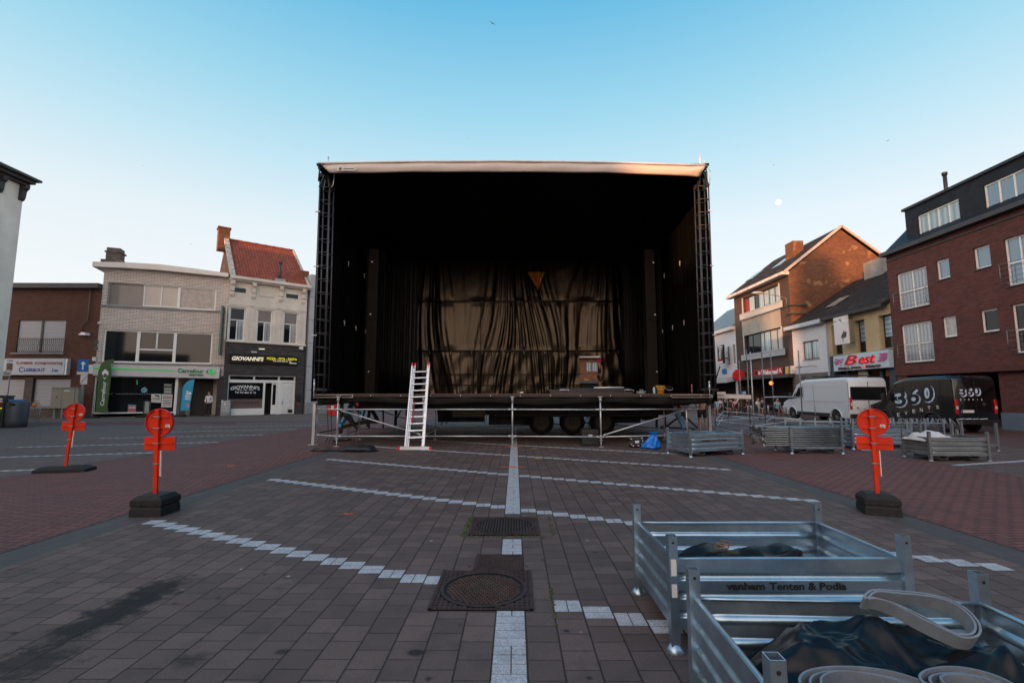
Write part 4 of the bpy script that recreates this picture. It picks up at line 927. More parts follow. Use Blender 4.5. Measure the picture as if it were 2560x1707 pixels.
# vertical banner sticking out of the yellow wall
by = FR.P(*FR.px(*z5(940, 200)))
fb_ = FR.px(*z5(950, 200))[0]
bn = MB(); zt1 = FR.px(*zR(1190, 978), .5)[1]; zb1 = FR.px(*zR(1200, 1222), .5)[1]
P0 = atX(*zR(1130, 1100), XR-.75); P1 = atX(*zR(1255, 1100), XR-.75)
bm = thing('banner_sign', 'white and red hanging banner board on the yellow kebab house wall', 'sign', P0)
BNM = None
m, t, b = new_mat('worn_white_red_banner'); tc = t.nodes.new('ShaderNodeTexCoord').outputs['UV']; s_ = t.nodes.new('ShaderNodeSeparateXYZ'); t.links.new(tc, s_.inputs[0])
f = noise(t, tc, 1.6, 5, .7); f2 = noise(t, tc, .9, 2)
c = mixc(t, ramp(t, f, [(.62, 0), (.66, 1)]), (.62, .60, .60), (.30, .05, .02)); c = mixc(t, ramp(t, f2, [(.62, 0), (.66, 1)]), c, (.03, .025, .02)); t.links.new(c, b.inputs['Base Color']); BNM = m
b0 = MB(); yA, yB = P0.y, P1.y
zA1 = atX(*zR(1130, 980), XR-.75).z; zA0 = atX(*zR(1140, 1222), XR-.75).z
b0.box(XR-.80, XR-.72, min(yA, yB), max(yA, yB), zA0, zA1); b0.build('board', BNM, bm)
b0 = MB(); yb = min(yA, yB)
mid = (yA+yB)/2
for z in (zA0+.1, zA1-.1): b0.tube((XR-.72, mid, z), (XR+.02, mid, z), .03, 6)
b0.build('bracket', DKGREY, bm)
rect_text(Fac((XR-.80, 60), (0, -1)), bm, 'Best', zR(1195, 1000), zR(1248, 990), zR(1248, 1020), zR(1195, 1030), WTXT, .003, shear=.3, fz=lambda x, y: (x, y))
# roof over both
zw_e = FR.px(*zR(850, 1012), .3)[1]
RD = 5.2
zrid = FR.px(*zR(1400, 620), -RD)[1]
mb = MB(); A = [FR.P(uW0-.25, zy-.02, .45), FR.P(uY1, zy-.02, .45), FR.P(uY1, zrid, -RD), FR.P(uW0-.25, zrid, -RD), FR.P(uY1, zy, -2*RD), FR.P(uW0-.25, zy, -2*RD)]
mb.add(A, [(0, 1, 2, 3), (3, 2, 4, 5), (0, 3, 5), (1, 4, 2)]); ro = mb.build('roof', OLDTILE, hY)
mb = MB(); fbox(mb, FR, uY0, uY1, zy-.22, zy-.03, .3, .52); mb.build('gutter', BLACK, hY)
for q4 in ([(1000, 880), (1150, 770), (1172, 772), (1040, 868)],):
    c_ = [FR.px(*zR(*p), -1.4) for p in q4]
sk = MB(); slope = (zrid-zy)/(RD+.45)
def roofp(u, dd, up=.06): return FR.P(u, zy+(dd+.45)*slope+up, -dd)
for (ua, ub, d0, d1) in ((uY0-1.6, uY0-.6, 1.0, 2.1), (uY1-1.5, uY1-.7, 1.8, 2.8)):
    s_ = MB(); s_.poly(roofp(ua, d0, .08), roofp(ub, d0, .08), roofp(ub, d1, .08), roofp(ua, d1, .08)); s_.build('skylight', GLC, ro, solid=.05)
c_ = MB(); q = FR.px(*zR(1490, 560), -RD+.3); fbox(c_, FR, q[0]-.9, q[0]+.9, zrid-.8, zrid+.95, -RD-.4, -RD+.5); c_.build('chimney', GREYC, ro)
# white brick house
hW = thing('white_brick_house', 'small white painted brick house squeezed between brown house and yellow kebab house', 'house', FR.P((uW0+uY0)/2, 0))
ww = RQ(zR, (838, 1195), (985, 1168), (992, 1335), (850, 1355)); zwl = FR.px(*zR(760, 1480))[1]; 
wall_mb(FR, uW0, uY0-.01, zwl, zy-.1, [ww], .2, 7).build('wall', WBRICK, hW)
window(FR, hW, ww, .14, .07, (.5,), (), M('brown_window_frame', (.07, .045, .035), .5), CURTB, sill=GREYC)
mb = MB(); fbox(mb, FR, uW0-.3, uY0-.05, zy-.32, zy-.04, .02, .50); mb.build('gutter_board', M('pale_blue_gutter', (.42, .47, .52), .5, 0, .1), hW)
mb = MB(); fbox(mb, FR, uW0, uY0-.02, 0, zwl-.004, -6, .04); mb.build('grey_stone_base', M('grey_stone_cladding', (.12, .105, .10), .8, 0, .25, 2), hW)
mb = MB(); fbox(mb, FR, uY0-.1, uY0-.02, 0, zy-.2, .04, .12); mb.build('drain_pipe', M('pale_blue_gutter', (1, 1, 1)), hW)
mb = MB(); a = FR.px(*z5(120, 800))[1]; ul = FR.px(*z5(120, 800))[0]; ur = FR.px(*z5(420, 795))[0]; mb.tube(FR.P(ul, a, .55), FR.P(ur, a, .55), .025, 6); mb.tube(FR.P(ul, a, 0), FR.P(ul, a, .55), .02, 6); mb.tube(FR.P(ur, a, 0), FR.P(ur, a, .55), .02, 6); mb.build('lamp_rail', BLACK, hW)

# --- tall brown brick house with the sunlit gable
uB0 = FR.px(*zR(250, 1200))[0]; uB1 = FR.px(*zR(740, 900))[0]; uB1 = min(uB1, uW0-.02)
zbe = (FR.px(*zR(200, 778), .3)[1]+FR.px(*zR(740, 548), .3)[1])/2
hG = thing('gabled_brick_house', 'tall brown brick house with sunlit orange gable and two long window bands', 'house', FR.P((uB0+uB1)/2, 0))
b1 = RQ(zR, (312, 808), (632, 676), (642, 885), (318, 995)); b2 = RQ(zR, (325, 1142), (655, 1058), (665, 1290), (332, 1350))
zsh = FR.px(*z6(900, 470))[1]
shopB = (uB0+.3, uB1-.3, .02, zsh)
wall_mb(FR, uB0, uB1, 0, zbe, [b1, b2, shopB], .3, 7.6).build('wall', BRK_F, hG)
window(FR, hG, b1, .2, .07, (.125, .3, .42, .56, .7, .85), (), DKFR, GLB, panes=[(0, .125, 0, 1, RED_T), (.125, .3, 0, 1, CURTB), (.3, .42, 0, 1, GL), (.42, 1, 0, 1, CURTB)])
window(FR, hG, b2, .2, .07, (.2, .42, .52, .68, .85), (), DKFR, GLB, panes=[(0, .2, 0, 1, GL), (.2, .42, 0, 1, GL), (.42, .68, 0, 1, CURTB), (.68, 1, 0, 1, GLC)])
pn = MB(); fbox(pn, FR, b2[0]-.25, b2[1]-.0, b2[3]+.01, b1[2]-.01, -.02, .05); pn.build('concrete_panel', M('pale_grey_render', (.36, .34, .30), .85, 0, .15, .8, .2, 40, dirt=.3), hG)
RAILM = M('pale_blue_railing', (.42, .46, .50), .5, 0, .05)
for b_, q4 in ((b1, ((285, 950), (655, 822), (660, 880), (290, 1005))), (b2, ((300, 1315), (680, 1243), (683, 1300), (305, 1365)))):
    r_ = FR.quad(*[zR(*p) for p in q4], .25); r = MB()
    fbox(r, FR, r_[0], r_[1], r_[2], r_[2]+.06, .2, .3); fbox(r, FR, r_[0], r_[1], r_[3]-.06, r_[3], .2, .3)
    n = 52
    for i in range(n+1):
        u = r_[0]+(r_[1]-r_[0])*i/n; fbox(r, FR, u-.035, u+.035, r_[2]+.06, r_[3]-.06, .22, .27)
    fbox(r, FR, r_[0], r_[0]+.2, r_[2], r_[3], .19, .31); r.build('balcony_rail', RAILM, hG)
    f_ = MB(); fbox(f_, FR, b_[0]-.1, b_[0]-.0, r_[2], b_[3]+.05, .0, .08); f_.build('white_jamb', RAILM, hG); f_ = MB(); fbox(f_, FR, b_[1], b_[1]+.1, r_[2], b_[3]+.05, .0, .08); f_.build('white_jamb', RAILM, hG)
# gable wall + roof
GD = 8.3
PK = atY(2100, 566, FR.P(uB1, 0).y); gm = PK.x-XR; zpk = PK.z
mb = MB(); y_ = FR.P(uB1+.012, 0).y
mb.poly((XR-.0, y_, 0), (XR+2*gm, y_, 0), (XR+2*gm, y_, zbe-.05), (XR+gm, y_, zpk-.25), (XR-.0, y_, zbe-.05)); mb.build('gable', BRK_G, hG)
mb = MB(); y0_ = FR.P(uB1, 0).y-.15; y1_ = FR.P(uB0, 0).y+.4
A = [(XR-.5, y0_, zbe-.0), (XR-.5, y1_, zbe-.0), (XR+gm, y1_, zpk), (XR+gm, y0_, zpk), (XR+2*gm+.5, y0_, zbe), (XR+2*gm+.5, y1_, zbe)]
mb.add(A, [(0, 3, 2, 1), (3, 4, 5, 2)]); ro = mb.build('roof', OLDTILE, hG)
v = MB(); V_ = Vector
v.bar(V_(A[0])+V_((.1, -.03, -.05)), V_(A[3])+V_((0, -.03, -.02)), .10, .20); v.bar(V_(A[3])+V_((0, -.03, -.02)), V_(A[4])+V_((-.1, -.03, -.05)), .10, .17); v.build('verge', M('pinkish_white_verge', (.45, .38, .35), .6), ro)
mb = MB(); fbox(mb, FR, uB0-.5, uB1+.18, zbe-.26, zbe-.02, .02, .62); mb.build('eaves_board', M('peeling_white_board', (.60, .57, .54), .7, 0, .45, 3), hG)
sl_ = (zpk-zbe)/(gm+.5)
def rp(y, dx, up=.08): return (XR-.5+dx, y, zbe+dx*sl_+up)
for px_, py_ in ((690, 490), (480, 590)):
    d_ = 1.9; y = 41.5 if px_ == 690 else 46.5
    s_ = MB(); s_.poly(rp(y, d_), rp(y+1.3, d_), rp(y+1.3, d_+1.2), rp(y, d_+1.2)); s_.build('skylight', GLB, ro, solid=.06)
p = atX(*zR(768, 365), XR+gm*.55); c_ = MB(); c_.box(p.x-.45, p.x+.45, p.y-.6, p.y+.6, p.z-1.9, p.z+.55); c_.build('chimney', BRK_G, ro)
# gable iron bars, chimney trace
ib = MB()
for q0, q1 in (((680, 862), (885, 862)), ((680, 938), (885, 938))):
    a = atY(*zR(*q0), y_-.15); b = atY(*zR(*q1), y_-.15); ib.bar(a, (b.x, b.y, a.z), .10, .10)
ib.build('iron_beam', DKGREY, hG)
# shopfront, awning cassette and signs
mb = MB(); a, b, c, d = shopB; fbox(mb, FR, a, b, c, d, -2.4, -2.3); mb.build('dark_shopfront', BLACK, hG)
mb = MB(); fbox(mb, FR, a-.3, b+.3, zsh-.05, zsh+.22, .01, .5); mb.build('awning_cassette', DKGREY, hG)
REDS = M('red_sign_panel', (.38, .015, .02), .4, 0, .1)
so = pquad(FR, hG, 'cafe_sign', REDS, [(745, 320), (1258, 262), (1262, 395), (745, 440)], .02, .3, z6)
rect_text(FR, so, 'Welcome!', (885, 318), (1180, 295), (1180, 385), (885, 408), WTXT, .302, shear=.25, bold=.03, ext=.02, fz=z6)
rect_text(FR, so, 'S', (825, 345), (865, 342), (865, 400), (825, 405), WTXT, .302, bold=.03, ext=.02, fz=z6)
rect_text(FR, so, 'A', (1190, 285), (1240, 280), (1240, 368), (1190, 375), WTXT, .302, bold=.0, ext=.02, fz=z6)
pquad(FR, so, 'emblem', BLACK, [(765, 340), (800, 336), (800, 398), (765, 404)], .302, .31, z6)
for x0, x1, mt in ((1270, 1305, BLACK), (1306, 1358, M('flag_yellow', (.55, .48, .10), .5, 0, 0)), (1359, 1395, M('flag_red', (.45, .10, .06), .5, 0, 0)), (1396, 1430, WHITE)):
    pquad(FR, so, 'flag_panel', mt, [(x0, 262-(x0-1270)*.1), (x1, 260-(x1-1270)*.1), (x1, 398-(x1-1270)*.1), (x0, 400-(x0-1270)*.1)], .02, .28, z6)
c_ = FR.px(*z6(602, 412)); rr = .55
mb = MB(); mb.lathe([(rr*.96, -.15), (rr, -.12), (rr, .12), (rr*.96, .15)], FR.P(c_[0], c_[1], .7), 24, 'y'); rs = mb.build('round_sign', M('red_round_sign', (.50, .02, .02), .4, 0, .2, 6), hG)
mb = MB(); mb.tube(FR.P(c_[0], c_[1]+.2, 0), FR.P(c_[0], c_[1]+.2, .6), .03, 6); mb.build('bracket', DKGREY, rs)
# street lamp on the corner of the gable house
lp = thing('wall_street_lamp', 'grey wall mounted street lamp reaching out over the brown house balcony', 'street lamp', FR.P(uB1-.25, 0))
a = atY(*zR(655, 805), FR.P(uB1-.3, 0).y-.1)
u_ = uB1-.3; zq = FR.px(*zR(668, 980))[1]; zq2 = FR.px(*zR(660, 820))[1]
mb = MB(); mb.path([FR.P(u_, zq, .08), FR.P(u_, zq2, .12), FR.P(u_-.1, zq2+.25, .9), FR.P(u_-.2, zq2+.45, 1.9)], .035, 6); mb.build('arm', GALVO, lp)
mb = MB(); q = FR.P(u_-.2, zq2+.48, 2.25); mb.ball(q, .50, .20, .12, 12, 6); mb.build('lamp_head', M('pale_lamp_head', (.35, .38, .36), .4), lp)
# orange globe lamp under the awning
g = MB(); p = atX(*z6(1055, 553), XR-.6); g.ball(p, .16); tag(g.build('globe_lamp', M('lit_orange_globe', (1, .16, .03), .4, 0, 0, emit=2.2)), 'small glowing orange globe lamp under the cafe awning', 'lamp')

# --- small white house far down the street
uS0 = FR.px(1785, 900)[0]-4; uS1 = uB0-.02
zs = FR.px(*zR(150, 1075), .3)[1]
hS = thing('small_white_house', 'small white house with slate roof at the far end beyond the brown house', 'house', FR.P((uS0+uS1)/2, 0))
sw = [RQ(zR, (172, 1235), (192, 1230), (197, 1390), (178, 1396)), RQ(zR, (220, 1218), (243, 1212), (247, 1380), (227, 1385))]
sh_ = (uS0+.5, uS1-.5, .02, FR.px(*z6(260, 520))[1])
wall_mb(FR, uS0, uS1, 0, zs, sw+[sh_], .2, 8).build('wall', WBRICK, hS)
for w in sw: window(FR, hS, w, .12, .05, (), (), MATS['brown_window_frame'], CURT)
mb = MB(); fbox(mb, FR, uS0, uS1, zs-.3, zs+.02, .0, .45); mb.build('cornice', RAILM, hS)
mb = MB(); mb.add([FR.P(uS0, zs+.03, .4), FR.P(uS1, zs+.03, .4), FR.P(uS1, zs+3.2, -3.5), FR.P(uS0, zs+3.2, -3.5), FR.P(uS0, zs, -8), FR.P(uS1, zs, -8)], [(0, 1, 2, 3), (3, 2, 5, 4), (0, 3, 4), (1, 5, 2)]); mb.build('roof', M('blue_slate', (.08, .13, .18), .5), hS)
for z0_, z1_, o_ in ((430, 520, 1.3),):
    a = FR.px(*z6(95, 470))[1]; mb = MB(); mb.hexa([FR.P(sh_[0]-.3, a-.55, .95), FR.P(sh_[1]+.2, a-.55, .95), FR.P(sh_[0]-.3, a-.35, .05), FR.P(sh_[1]+.2, a-.35, .05), FR.P(sh_[0]-.3, a, .95), FR.P(sh_[1]+.2, a, .95), FR.P(sh_[0]-.3, a+.1, .05), FR.P(sh_[1]+.2, a+.1, .05)]); mb.build('awning', RAILM, hS)
mb = MB(); fbox(mb, FR, sh_[0], sh_[1], .02, sh_[3], -1, -.9); mb.build('dark_shopfront', BLACK, hS)
p0 = atX(*zR(82, 1222), XR-.9); p1 = atX(*zR(132, 1222), XR-.9)
sgm = thing('cafe_pole_sign', 'tall black vertical cafe sign with white letters above the small white house awning', 'sign', p0)
FSg = Fac((XR-.9, 60), (0, -1)); s0 = FSg.quad(zR(84, 1222), zR(131, 1222), zR(133, 1385), zR(86, 1385))
mb = MB(); fbox(mb, FSg, s0[0], s0[1], s0[2], s0[3], -.2, 0); mb.build('board', FSB, sgm)
rect_text(FSg, sgm, 'DEN', zR(90, 1228), zR(127, 1228), zR(127, 1245), zR(90, 1245), WTXT, .003, fz=lambda x, y: (x, y), bold=.02)
for i, ch_ in enumerate('HARDY'): rect_text(FSg, sgm, ch_, zR(99, 1250+i*20), zR(119, 1250+i*20), zR(119, 1266+i*20), zR(99, 1266+i*20), WTXT, .003, fz=lambda x, y: (x, y), bold=.02)
mb = MB(); q = FSg.quad(zR(86, 1352), zR(131, 1352), zR(133, 1366), zR(86, 1366)); fbox(mb, FSg, q[0], q[1], q[2], q[3], .001, .01); mb.build('red_band', REDS, sgm)
mb = MB(); q = FSg.quad(zR(88, 1367), zR(131, 1367), zR(133, 1381), zR(88, 1381)); fbox(mb, FSg, q[0], q[1], q[2], q[3], .001, .01); mb.build('white_band', WTXT, sgm)
mb = MB(); fbox(mb, FSg, s0[0]+.3, s0[0]+.4, s0[2]+.5, s0[2]+.6, -.9, -.2); mb.build('bracket', DKGREY, sgm)
pquad(FR, hS, 'blue_sign', M('blue_sign_plate', (.03, .16, .34), .4), [(175, 305), (245, 300), (248, 385), (180, 388)], .02, .12, z6)

# ------------------------------------------------------------------ buildings seen under and behind the stage
FBk = Fac((-24, 52), (1, 0))
def bpx(x, y): return FBk.px(x, y)
hK = thing('rear_brick_house', 'brown brick house with flat white roof edge seen through the hole in the black backdrop', 'house', FBk.P(30, 0))
k0, k1 = bpx(1452, 900)[0]-.35, bpx(1700, 900)[0]; kz = bpx(1460, 895)[1]
kw = FBk.quad((1464, 903), (1497, 903), (1497, 930), (1464, 930)); kw = (kw[0], kw[1]+.6, kw[2], kw[3]); kg = (kw[0]-.8, k1-1, .02, bpx(1470, 958)[1])
wall_mb(FBk, k0-8, k1, 0, kz, [kw, kg], .2, 8).build('wall', BRK_G, hK)
window(FBk, hK, kw, .12, .09, (.33, .66), (), MATS['brown_window_frame'], CURT)
mb = MB(); fbox(mb, FBk, k0-8.2, k1+.2, kz, kz+.5, -8, .5); mb.build('roof_edge', M('pale_grey_render', (1, 1, 1)), hK)
mb = MB(); fbox(mb, FBk, kg[0], kg[1], kg[2], kg[3], -.3, -.2); mb.build('shop_window', GL, hK)
mb = MB(); fbox(mb, FBk, kg[0]-.3, kg[1]+.3, kg[3], kg[3]+.3, .0, .4); mb.build('awning_box', DKGREY, hK)
hQ = thing('rear_shop', 'low shop with white panels and green posters seen under the stage at the left', 'shop', FBk.P(8, 0))
q0, q1 = bpx(740, 1000)[0], bpx(1200, 1000)[0]
wall_mb(FBk, q0, q1, 0, 5.4, [], depth=8).build('wall', CREAM, hQ)
for (a, b, t_, bt_, mt, nm) in ((790, 812, 1003, 1022, M('dark_teal_panel', (.02, .05, .05), .4), 'shop_window'), (845, 868, 1000, 1024, WPAP, 'white_panel'), (878, 886, 1000, 1022, GL, 'shop_window'), (908, 922, 1000, 1022, GL, 'shop_window'), (932, 946, 1006, 1018, PINK, 'poster'), (950, 958, 1004, 1030, M('lime_green_banner', (.16, .30, .01), .5), 'green_panel'), (960, 967, 1004, 1028, M('lime_green_banner', (1, 1, 1)), 'green_panel'), (970, 985, 1004, 1022, WPAP, 'white_panel'), (990, 998, 1004, 1022, GL, 'shop_window'), (1002, 1018, 1004, 1024, WPAP, 'white_panel'), (1022, 1060, 1004, 1024, GL, 'shop_window')):
    u_0, u_1 = bpx(a, 1000)[0], bpx(b, 1000)[0]; z_0, z_1 = .35, bpx(a, 990)[1]+.9
    mb = MB(); fbox(mb, FBk, u_0, u_1, z_0, z_1, .01, .08); mb.build(nm, mt, hQ)
mb = MB(); fbox(mb, FBk, q0, q1, 0, .3, .0, .12); mb.build('plinth', GREYC, hQ)
RP = M('bright_red_plastic', (.50, .015, .01), .45)
p = atZ(832, 1040); rb = thing('red_postbox', 'bright red box standing on the pavement, seen under the left end of the stage', 'letter box', (p.x, p.y, 0))
mb = MB(); mb.box(p.x-.3, p.x+.3, p.y-.2, p.y+.2, .05, 1.0); mb.box(p.x-.33, p.x+.33, p.y-.23, p.y+.23, 1.0, 1.1); mb.build('body', RP, rb, bevel=.03)
mb = MB(); mb.box(p.x-.12, p.x+.12, p.y-.215, p.y-.205, .55, .75); mb.build('label_plate', WPAP, rb)
for i, x in enumerate((895, 903)):
    p = atZ(x, 1036); mb = MB(); mb.box(p.x-.16+i*.06, p.x+.10, p.y-.03, p.y+.03, .3, 1.75); mb.tube((p.x, p.y+.05, 0), (p.x, p.y+.05, 1.8), .02, 6)
    tag(mb.build('red_banner', RP), 'narrow red banner behind the stage legs, %s of the pair' % ('the wider left one' if i == 0 else 'the slimmer right one'), 'banner', 'red banners behind the stage')
# far row closing the street at the right of the stage
FF = Fac((6, 64), (1, 0))
for i, (x0, x1, h, mt, lb) in enumerate(((2, 9.5, 6.2, CREAM, 'cream coloured house far behind the right half of the stage'), (9.6, 17, 7.0, BRK_L, 'dark red house at the far end of the street behind the cafe terrace'))):
    hh = thing('far_house', lb, 'house', FF.P((x0+x1)/2, 0)); ws = [(x0+1+k*2.2, x0+2+k*2.2, 3.6, 5.2) for k in range(3)]; dd = (x0+.8, x1-.8, .02, 2.7)
    wall_mb(FF, x0, x1, 0, h, ws+[dd], .15, 7).build('wall', mt, hh)
    for w in ws: window(FF, hh, w, .1, .06, (.5,), (), WFR, GL)
    mb = MB(); fbox(mb, FF, dd[0], dd[1], dd[2], dd[3], -.5, -.4); mb.build('shop_window', GL, hh)
    mb = MB(); mb.add([FF.P(x0-.2, h, .3), FF.P(x1+.0, h, .3), FF.P(x1+.0, h+2, -3.5), FF.P(x0-.2, h+2, -3.5), FF.P(x0-.2, h, -7.3), FF.P(x1+.0, h, -7.3)], [(0, 1, 2, 3), (3, 2, 5, 4), (0, 3, 4), (1, 5, 2)]); mb.build('roof', SLATE, hh)
# ------------------------------------------------------------------ unseen buildings added behind the camera to shape shade and reflections
FZ = Fac((60, -80), (-1, 0))
CAST = [(30, 52, 5.5, CREAMY, 'low yellow beige house'), (52.1, 70, 6.0, WPLAST, 'low white house'), (70.1, 84, 11, BRK_L, 'low red brick house'), (84.1, 98, 17, GREYC, 'middle sized white block'), (98.1, 110.9, 24.4, BRK_R, 'tall dark red brick block'), (111, 115.0, 23.2, WPLAST, 'tall narrow white tower block'), (115.1, 116.9, 25.4, BRK_L, 'slim tall brick stair tower'), (117, 121.5, 16.5, CREAMY, 'slim yellow beige low block'), (121.7, 136, 22, BRK_L, 'tall red brick block with a long front'), (136.1, 180, 24, GREYC, 'very long grey concrete block'), (180.1, 215, 21, CREAMY, 'yellow beige block at the end of the row')]  # block heights and the low gap are shaped for the shadow edges
CAST = [(-60, -20, 13, BRK_L, 'long red brick block at the far right'), (-19.9, 8, 12, CREAMY, 'yellow beige block right of the middle'), (8.1, 29.9, 9, GREYC, 'low grey block right of the middle')]+CAST
for i, (a, b, h, mt, kd) in enumerate(CAST):
    hh = thing('unseen_shadow_block', kd+' added unseen behind the camera to shape the light', 'building', FZ.P((a+b)/2, 0))
    n = max(1, int((b-a)/3.4)); ws = [(a+.8+k*(b-a)/n, a+2.2+k*(b-a)/n, z, z+1.6) for k in range(n) for z in [3.6+3.1*q for q in range(8)] if z+1.9 < h]
    wall_mb(FZ, a, b, 0, h, ws, .15, 2.2).build('wall', mt, hh)
    g = MB()
    for w in ws: fbox(g, FZ, w[0], w[1], w[2], w[3], -.2, -.12)
    gg = g.build('window_panes', GL, hh); gg['kind'] = 'stuff'
    mb = MB(); mb.add([FZ.P(a, h, .3), FZ.P(b, h, .3), FZ.P(b, h+1.2, -1.1), FZ.P(a, h+1.2, -1.1), FZ.P(a, h, -2.4), FZ.P(b, h, -2.4)], [(0, 1, 2, 3), (3, 2, 5, 4), (0, 3, 4), (1, 5, 2)]); mb.build('roof', OLDTILE, hh)

for F_, nm, hs in ((Fac((-27.6, -70), (0, 1)), 'left', (10.5, 11.5, 9.5, 14, 15)), (Fac((-27.6, -150), (0, 1)), 'far left', (21, 20, 22, 20.5, 21)), (Fac((XR, 10.9), (0, -1)), 'right', (12, 10, 11.5, 9.5, 12))):  # unseen rows added to block low sun and horizon glow
    for i, h in enumerate(hs):
        a, b = i*15.9, i*15.9+15.8; mt = [CREAMY, BRK_L, WPLAST, BRK_R, GREYC][(i+(nm == 'right')*2) % 5]
        hh = thing('unseen_blocker_house', ['first', 'second', 'third', 'fourth', 'fifth'][i]+' house of the unseen %s row, added to block low light' % nm, 'house', F_.P((a+b)/2, 0))
        ws = [(a+1+k*3, a+2.6+k*3, z, z+1.7) for k in range(5) for z in (.9, 4, 7) if z+1.9 < h]
        wall_mb(F_, a, b, 0, h, ws, .15, 6).build('wall', mt, hh); g = MB()
        for w in ws: fbox(g, F_, w[0], w[1], w[2], w[3], -.2, -.12)
        g = g.build('window_panes', GL, hh); g['kind'] = 'stuff'
        mb = MB(); fbox(mb, F_, a, b, h+.003, h+.3, -6, .3); mb.build('roof_edge', DKGREY, hh)
# ------------------------------------------------------------------ the mobile stage
YF, YB = 15.0, 25.4
def fx(px): return atY(px, 985, YF).x
XL, XRR = fx(793), fx(1778)
ZD = 1.6                                             # deck height, exactly eye level in the photograph
zt = lambda px, py: atY(px, py, YF).z
stage = thing('mobile_stage', 'large black mobile concert stage with pale roof edge, black curtains and lattice towers', 'stage', ((XL+XRR)/2, YF, 0))
def vinylmat(name, base, rough, wr, sc=1.0):
    m, t, b = new_mat(name); tc = t.nodes.new('ShaderNodeTexCoord').outputs['Object']
    mp = t.nodes.new('ShaderNodeMapping'); mp.inputs['Scale'].default_value = (1, 1, .12); t.links.new(tc, mp.inputs[0])
    f = noise(t, mp.outputs[0], 2.2*sc, 5, .6); f2 = noise(t, tc, 7*sc, 4, .6)
    w = t.nodes.new('ShaderNodeTexWave'); w.inputs['Scale'].default_value = 1.1*sc; w.inputs['Distortion'].default_value = 4; w.inputs['Detail'].default_value = 3; w.inputs['Detail Scale'].default_value = .7
    t.links.new(mp.outputs[0], w.inputs['Vector'])
    h = mth(t, 'ADD', mth(t, 'MULTIPLY', f, 1.0), mth(t, 'MULTIPLY', f2, .12))
    bump(t, b, h, wr, .05)
    b.inputs['Base Color'].default_value = (*base, 1); b.inputs['Roughness'].default_value = rough
    return m
VIN = vinylmat('black_vinyl', (.004, .004, .004), .5, .4)
VIN.node_tree.nodes['Principled BSDF'].inputs['IOR'].default_value = 1.28
CURV = vinylmat('glossy_backdrop_vinyl', (.008, .006, .005), .28, .5)
CURV.node_tree.nodes['Principled BSDF'].inputs['IOR'].default_value = 1.56
CURV.node_tree.nodes['Principled BSDF'].inputs['Specular Tint'].default_value = (1, .80, .60, 1)
DECKM = M('dark_brown_deck', (.035, .022, .018), .5, 0, .2, 2)
STEELB = M('black_steel', (.018, .017, .018), .45, .3, .2, 5)
TRUSSM = M('dark_grey_truss', (.075, .075, .085), .45, .5, .2, 4)
ROOFW = M('pale_pinkish_roof_tarp', (.60, .50, .45), .55, 0, .06, .8, .25, 5)
XLW = atY(778, 985, YF+.35).x; XRW = atY(1793, 985, YF+.35).x
XLT = atY(800, 420, YF+.35).x; XRT = atY(1765, 420, YF+.35).x
# deck
mb = MB(); mb.box(XL-.05, XRR+.05, YF, YB+.6, ZD-.10, ZD-.004); mb.build('deck', DECKM, stage)
mb = MB(); mb.box(XL, XRR, YF-.02, YF-.002, ZD-.03, ZD-.002); mb.build('deck_lip', M('brown_deck_edge', (.10, .05, .04), .4), stage)
mb = MB()
def val(u, v): x = XL+(XRR-XL)*u; return (x, YF+.05+.03*math.sin(x*5.1), ZD-.10-v*(.22+.05*math.sin(x*1.7)+.04*(1-abs(2*u-1))))
mb.grid(val, 80, 3); mb.build('valance', VIN, stage, solid=.01)
for x in [XL+.75+i*.93 for i in range(13)]:
    mb = MB(); mb.lathe([(.016, 0), (.016, .012)], (x, YF-.036, ZD-.06), 8, 'y'); mb.build('stud', ALU, stage)
for x0, x1 in ((XL-.05, XL+1.15), (XRR-1.25, XRR+.0)):
    mb = MB(); mb.box(x0, x1, YF-.10, YF-.03, ZD-.045, ZD-.03); mb.box(x0, x1, YF-.10, YF-.03, ZD-.12, ZD-.105); mb.box(x1-.03, x1, YF-.10, YF-.03, ZD-.105, ZD-.045); mb.build('edge_profile', M('worn_cream_profile', (.42, .38, .34), .4, .5), stage)
# roof
FT = [(800, 408), (1040, 405), (1284, 404), (1520, 407), (1763, 414)]; FBt = [(825, 434), (1040, 430), (1284, 430), (1520, 432), (1750, 441)]
def rl(tbl, s): 
    s = s*(len(tbl)-1); i = min(int(s), len(tbl)-2); f = s-i; return (tbl[i][0]*(1-f)+tbl[i+1][0]*f, tbl[i][1]*(1-f)+tbl[i+1][1]*f)
def fas(u, v):
    a = atY(*rl(FT, u), YF-.35); b = atY(*rl(FBt, u), YF-.35); e = min(u, 1-u)
    wr = .035*math.sin(60*u+5*v)*max(0, 1-e*14)+.008*math.sin(u*37+v*3)
    return a.lerp(b, v)+Vector((0, -.10*math.sin(v*math.pi)*.6+wr, 0))
mb = MB(); mb.grid(fas, 90, 8); fo = mb.build('roof_edge', ROOFW, stage, solid=.01)
p0, p1 = atY(843, 418, YF-.50), atY(889, 427, YF-.50)
mb = MB(); mb.box(p0.x, p1.x, p0.y, p0.y+.01, p1.z, p0.z); lb = mb.build('maker_plate', M('cream_label', (.60, .55, .50), .6), fo)
mb = MB(); mb.lathe([(.045, 0), (.045, .005)], (p0.x+.10, p0.y-.006, (p0.z+p1.z)/2), 14, 'y'); mb.box(p0.x+.2, p1.x-.04, p0.y-.004, p0.y-.001, (p0.z+p1.z)/2-.012, (p0.z+p1.z)/2+.012); mb.build('print', DKGREY, lb)
zR0 = atY(1284, 404, YF-.35).z; zU = atY(1284, 431, YF).z
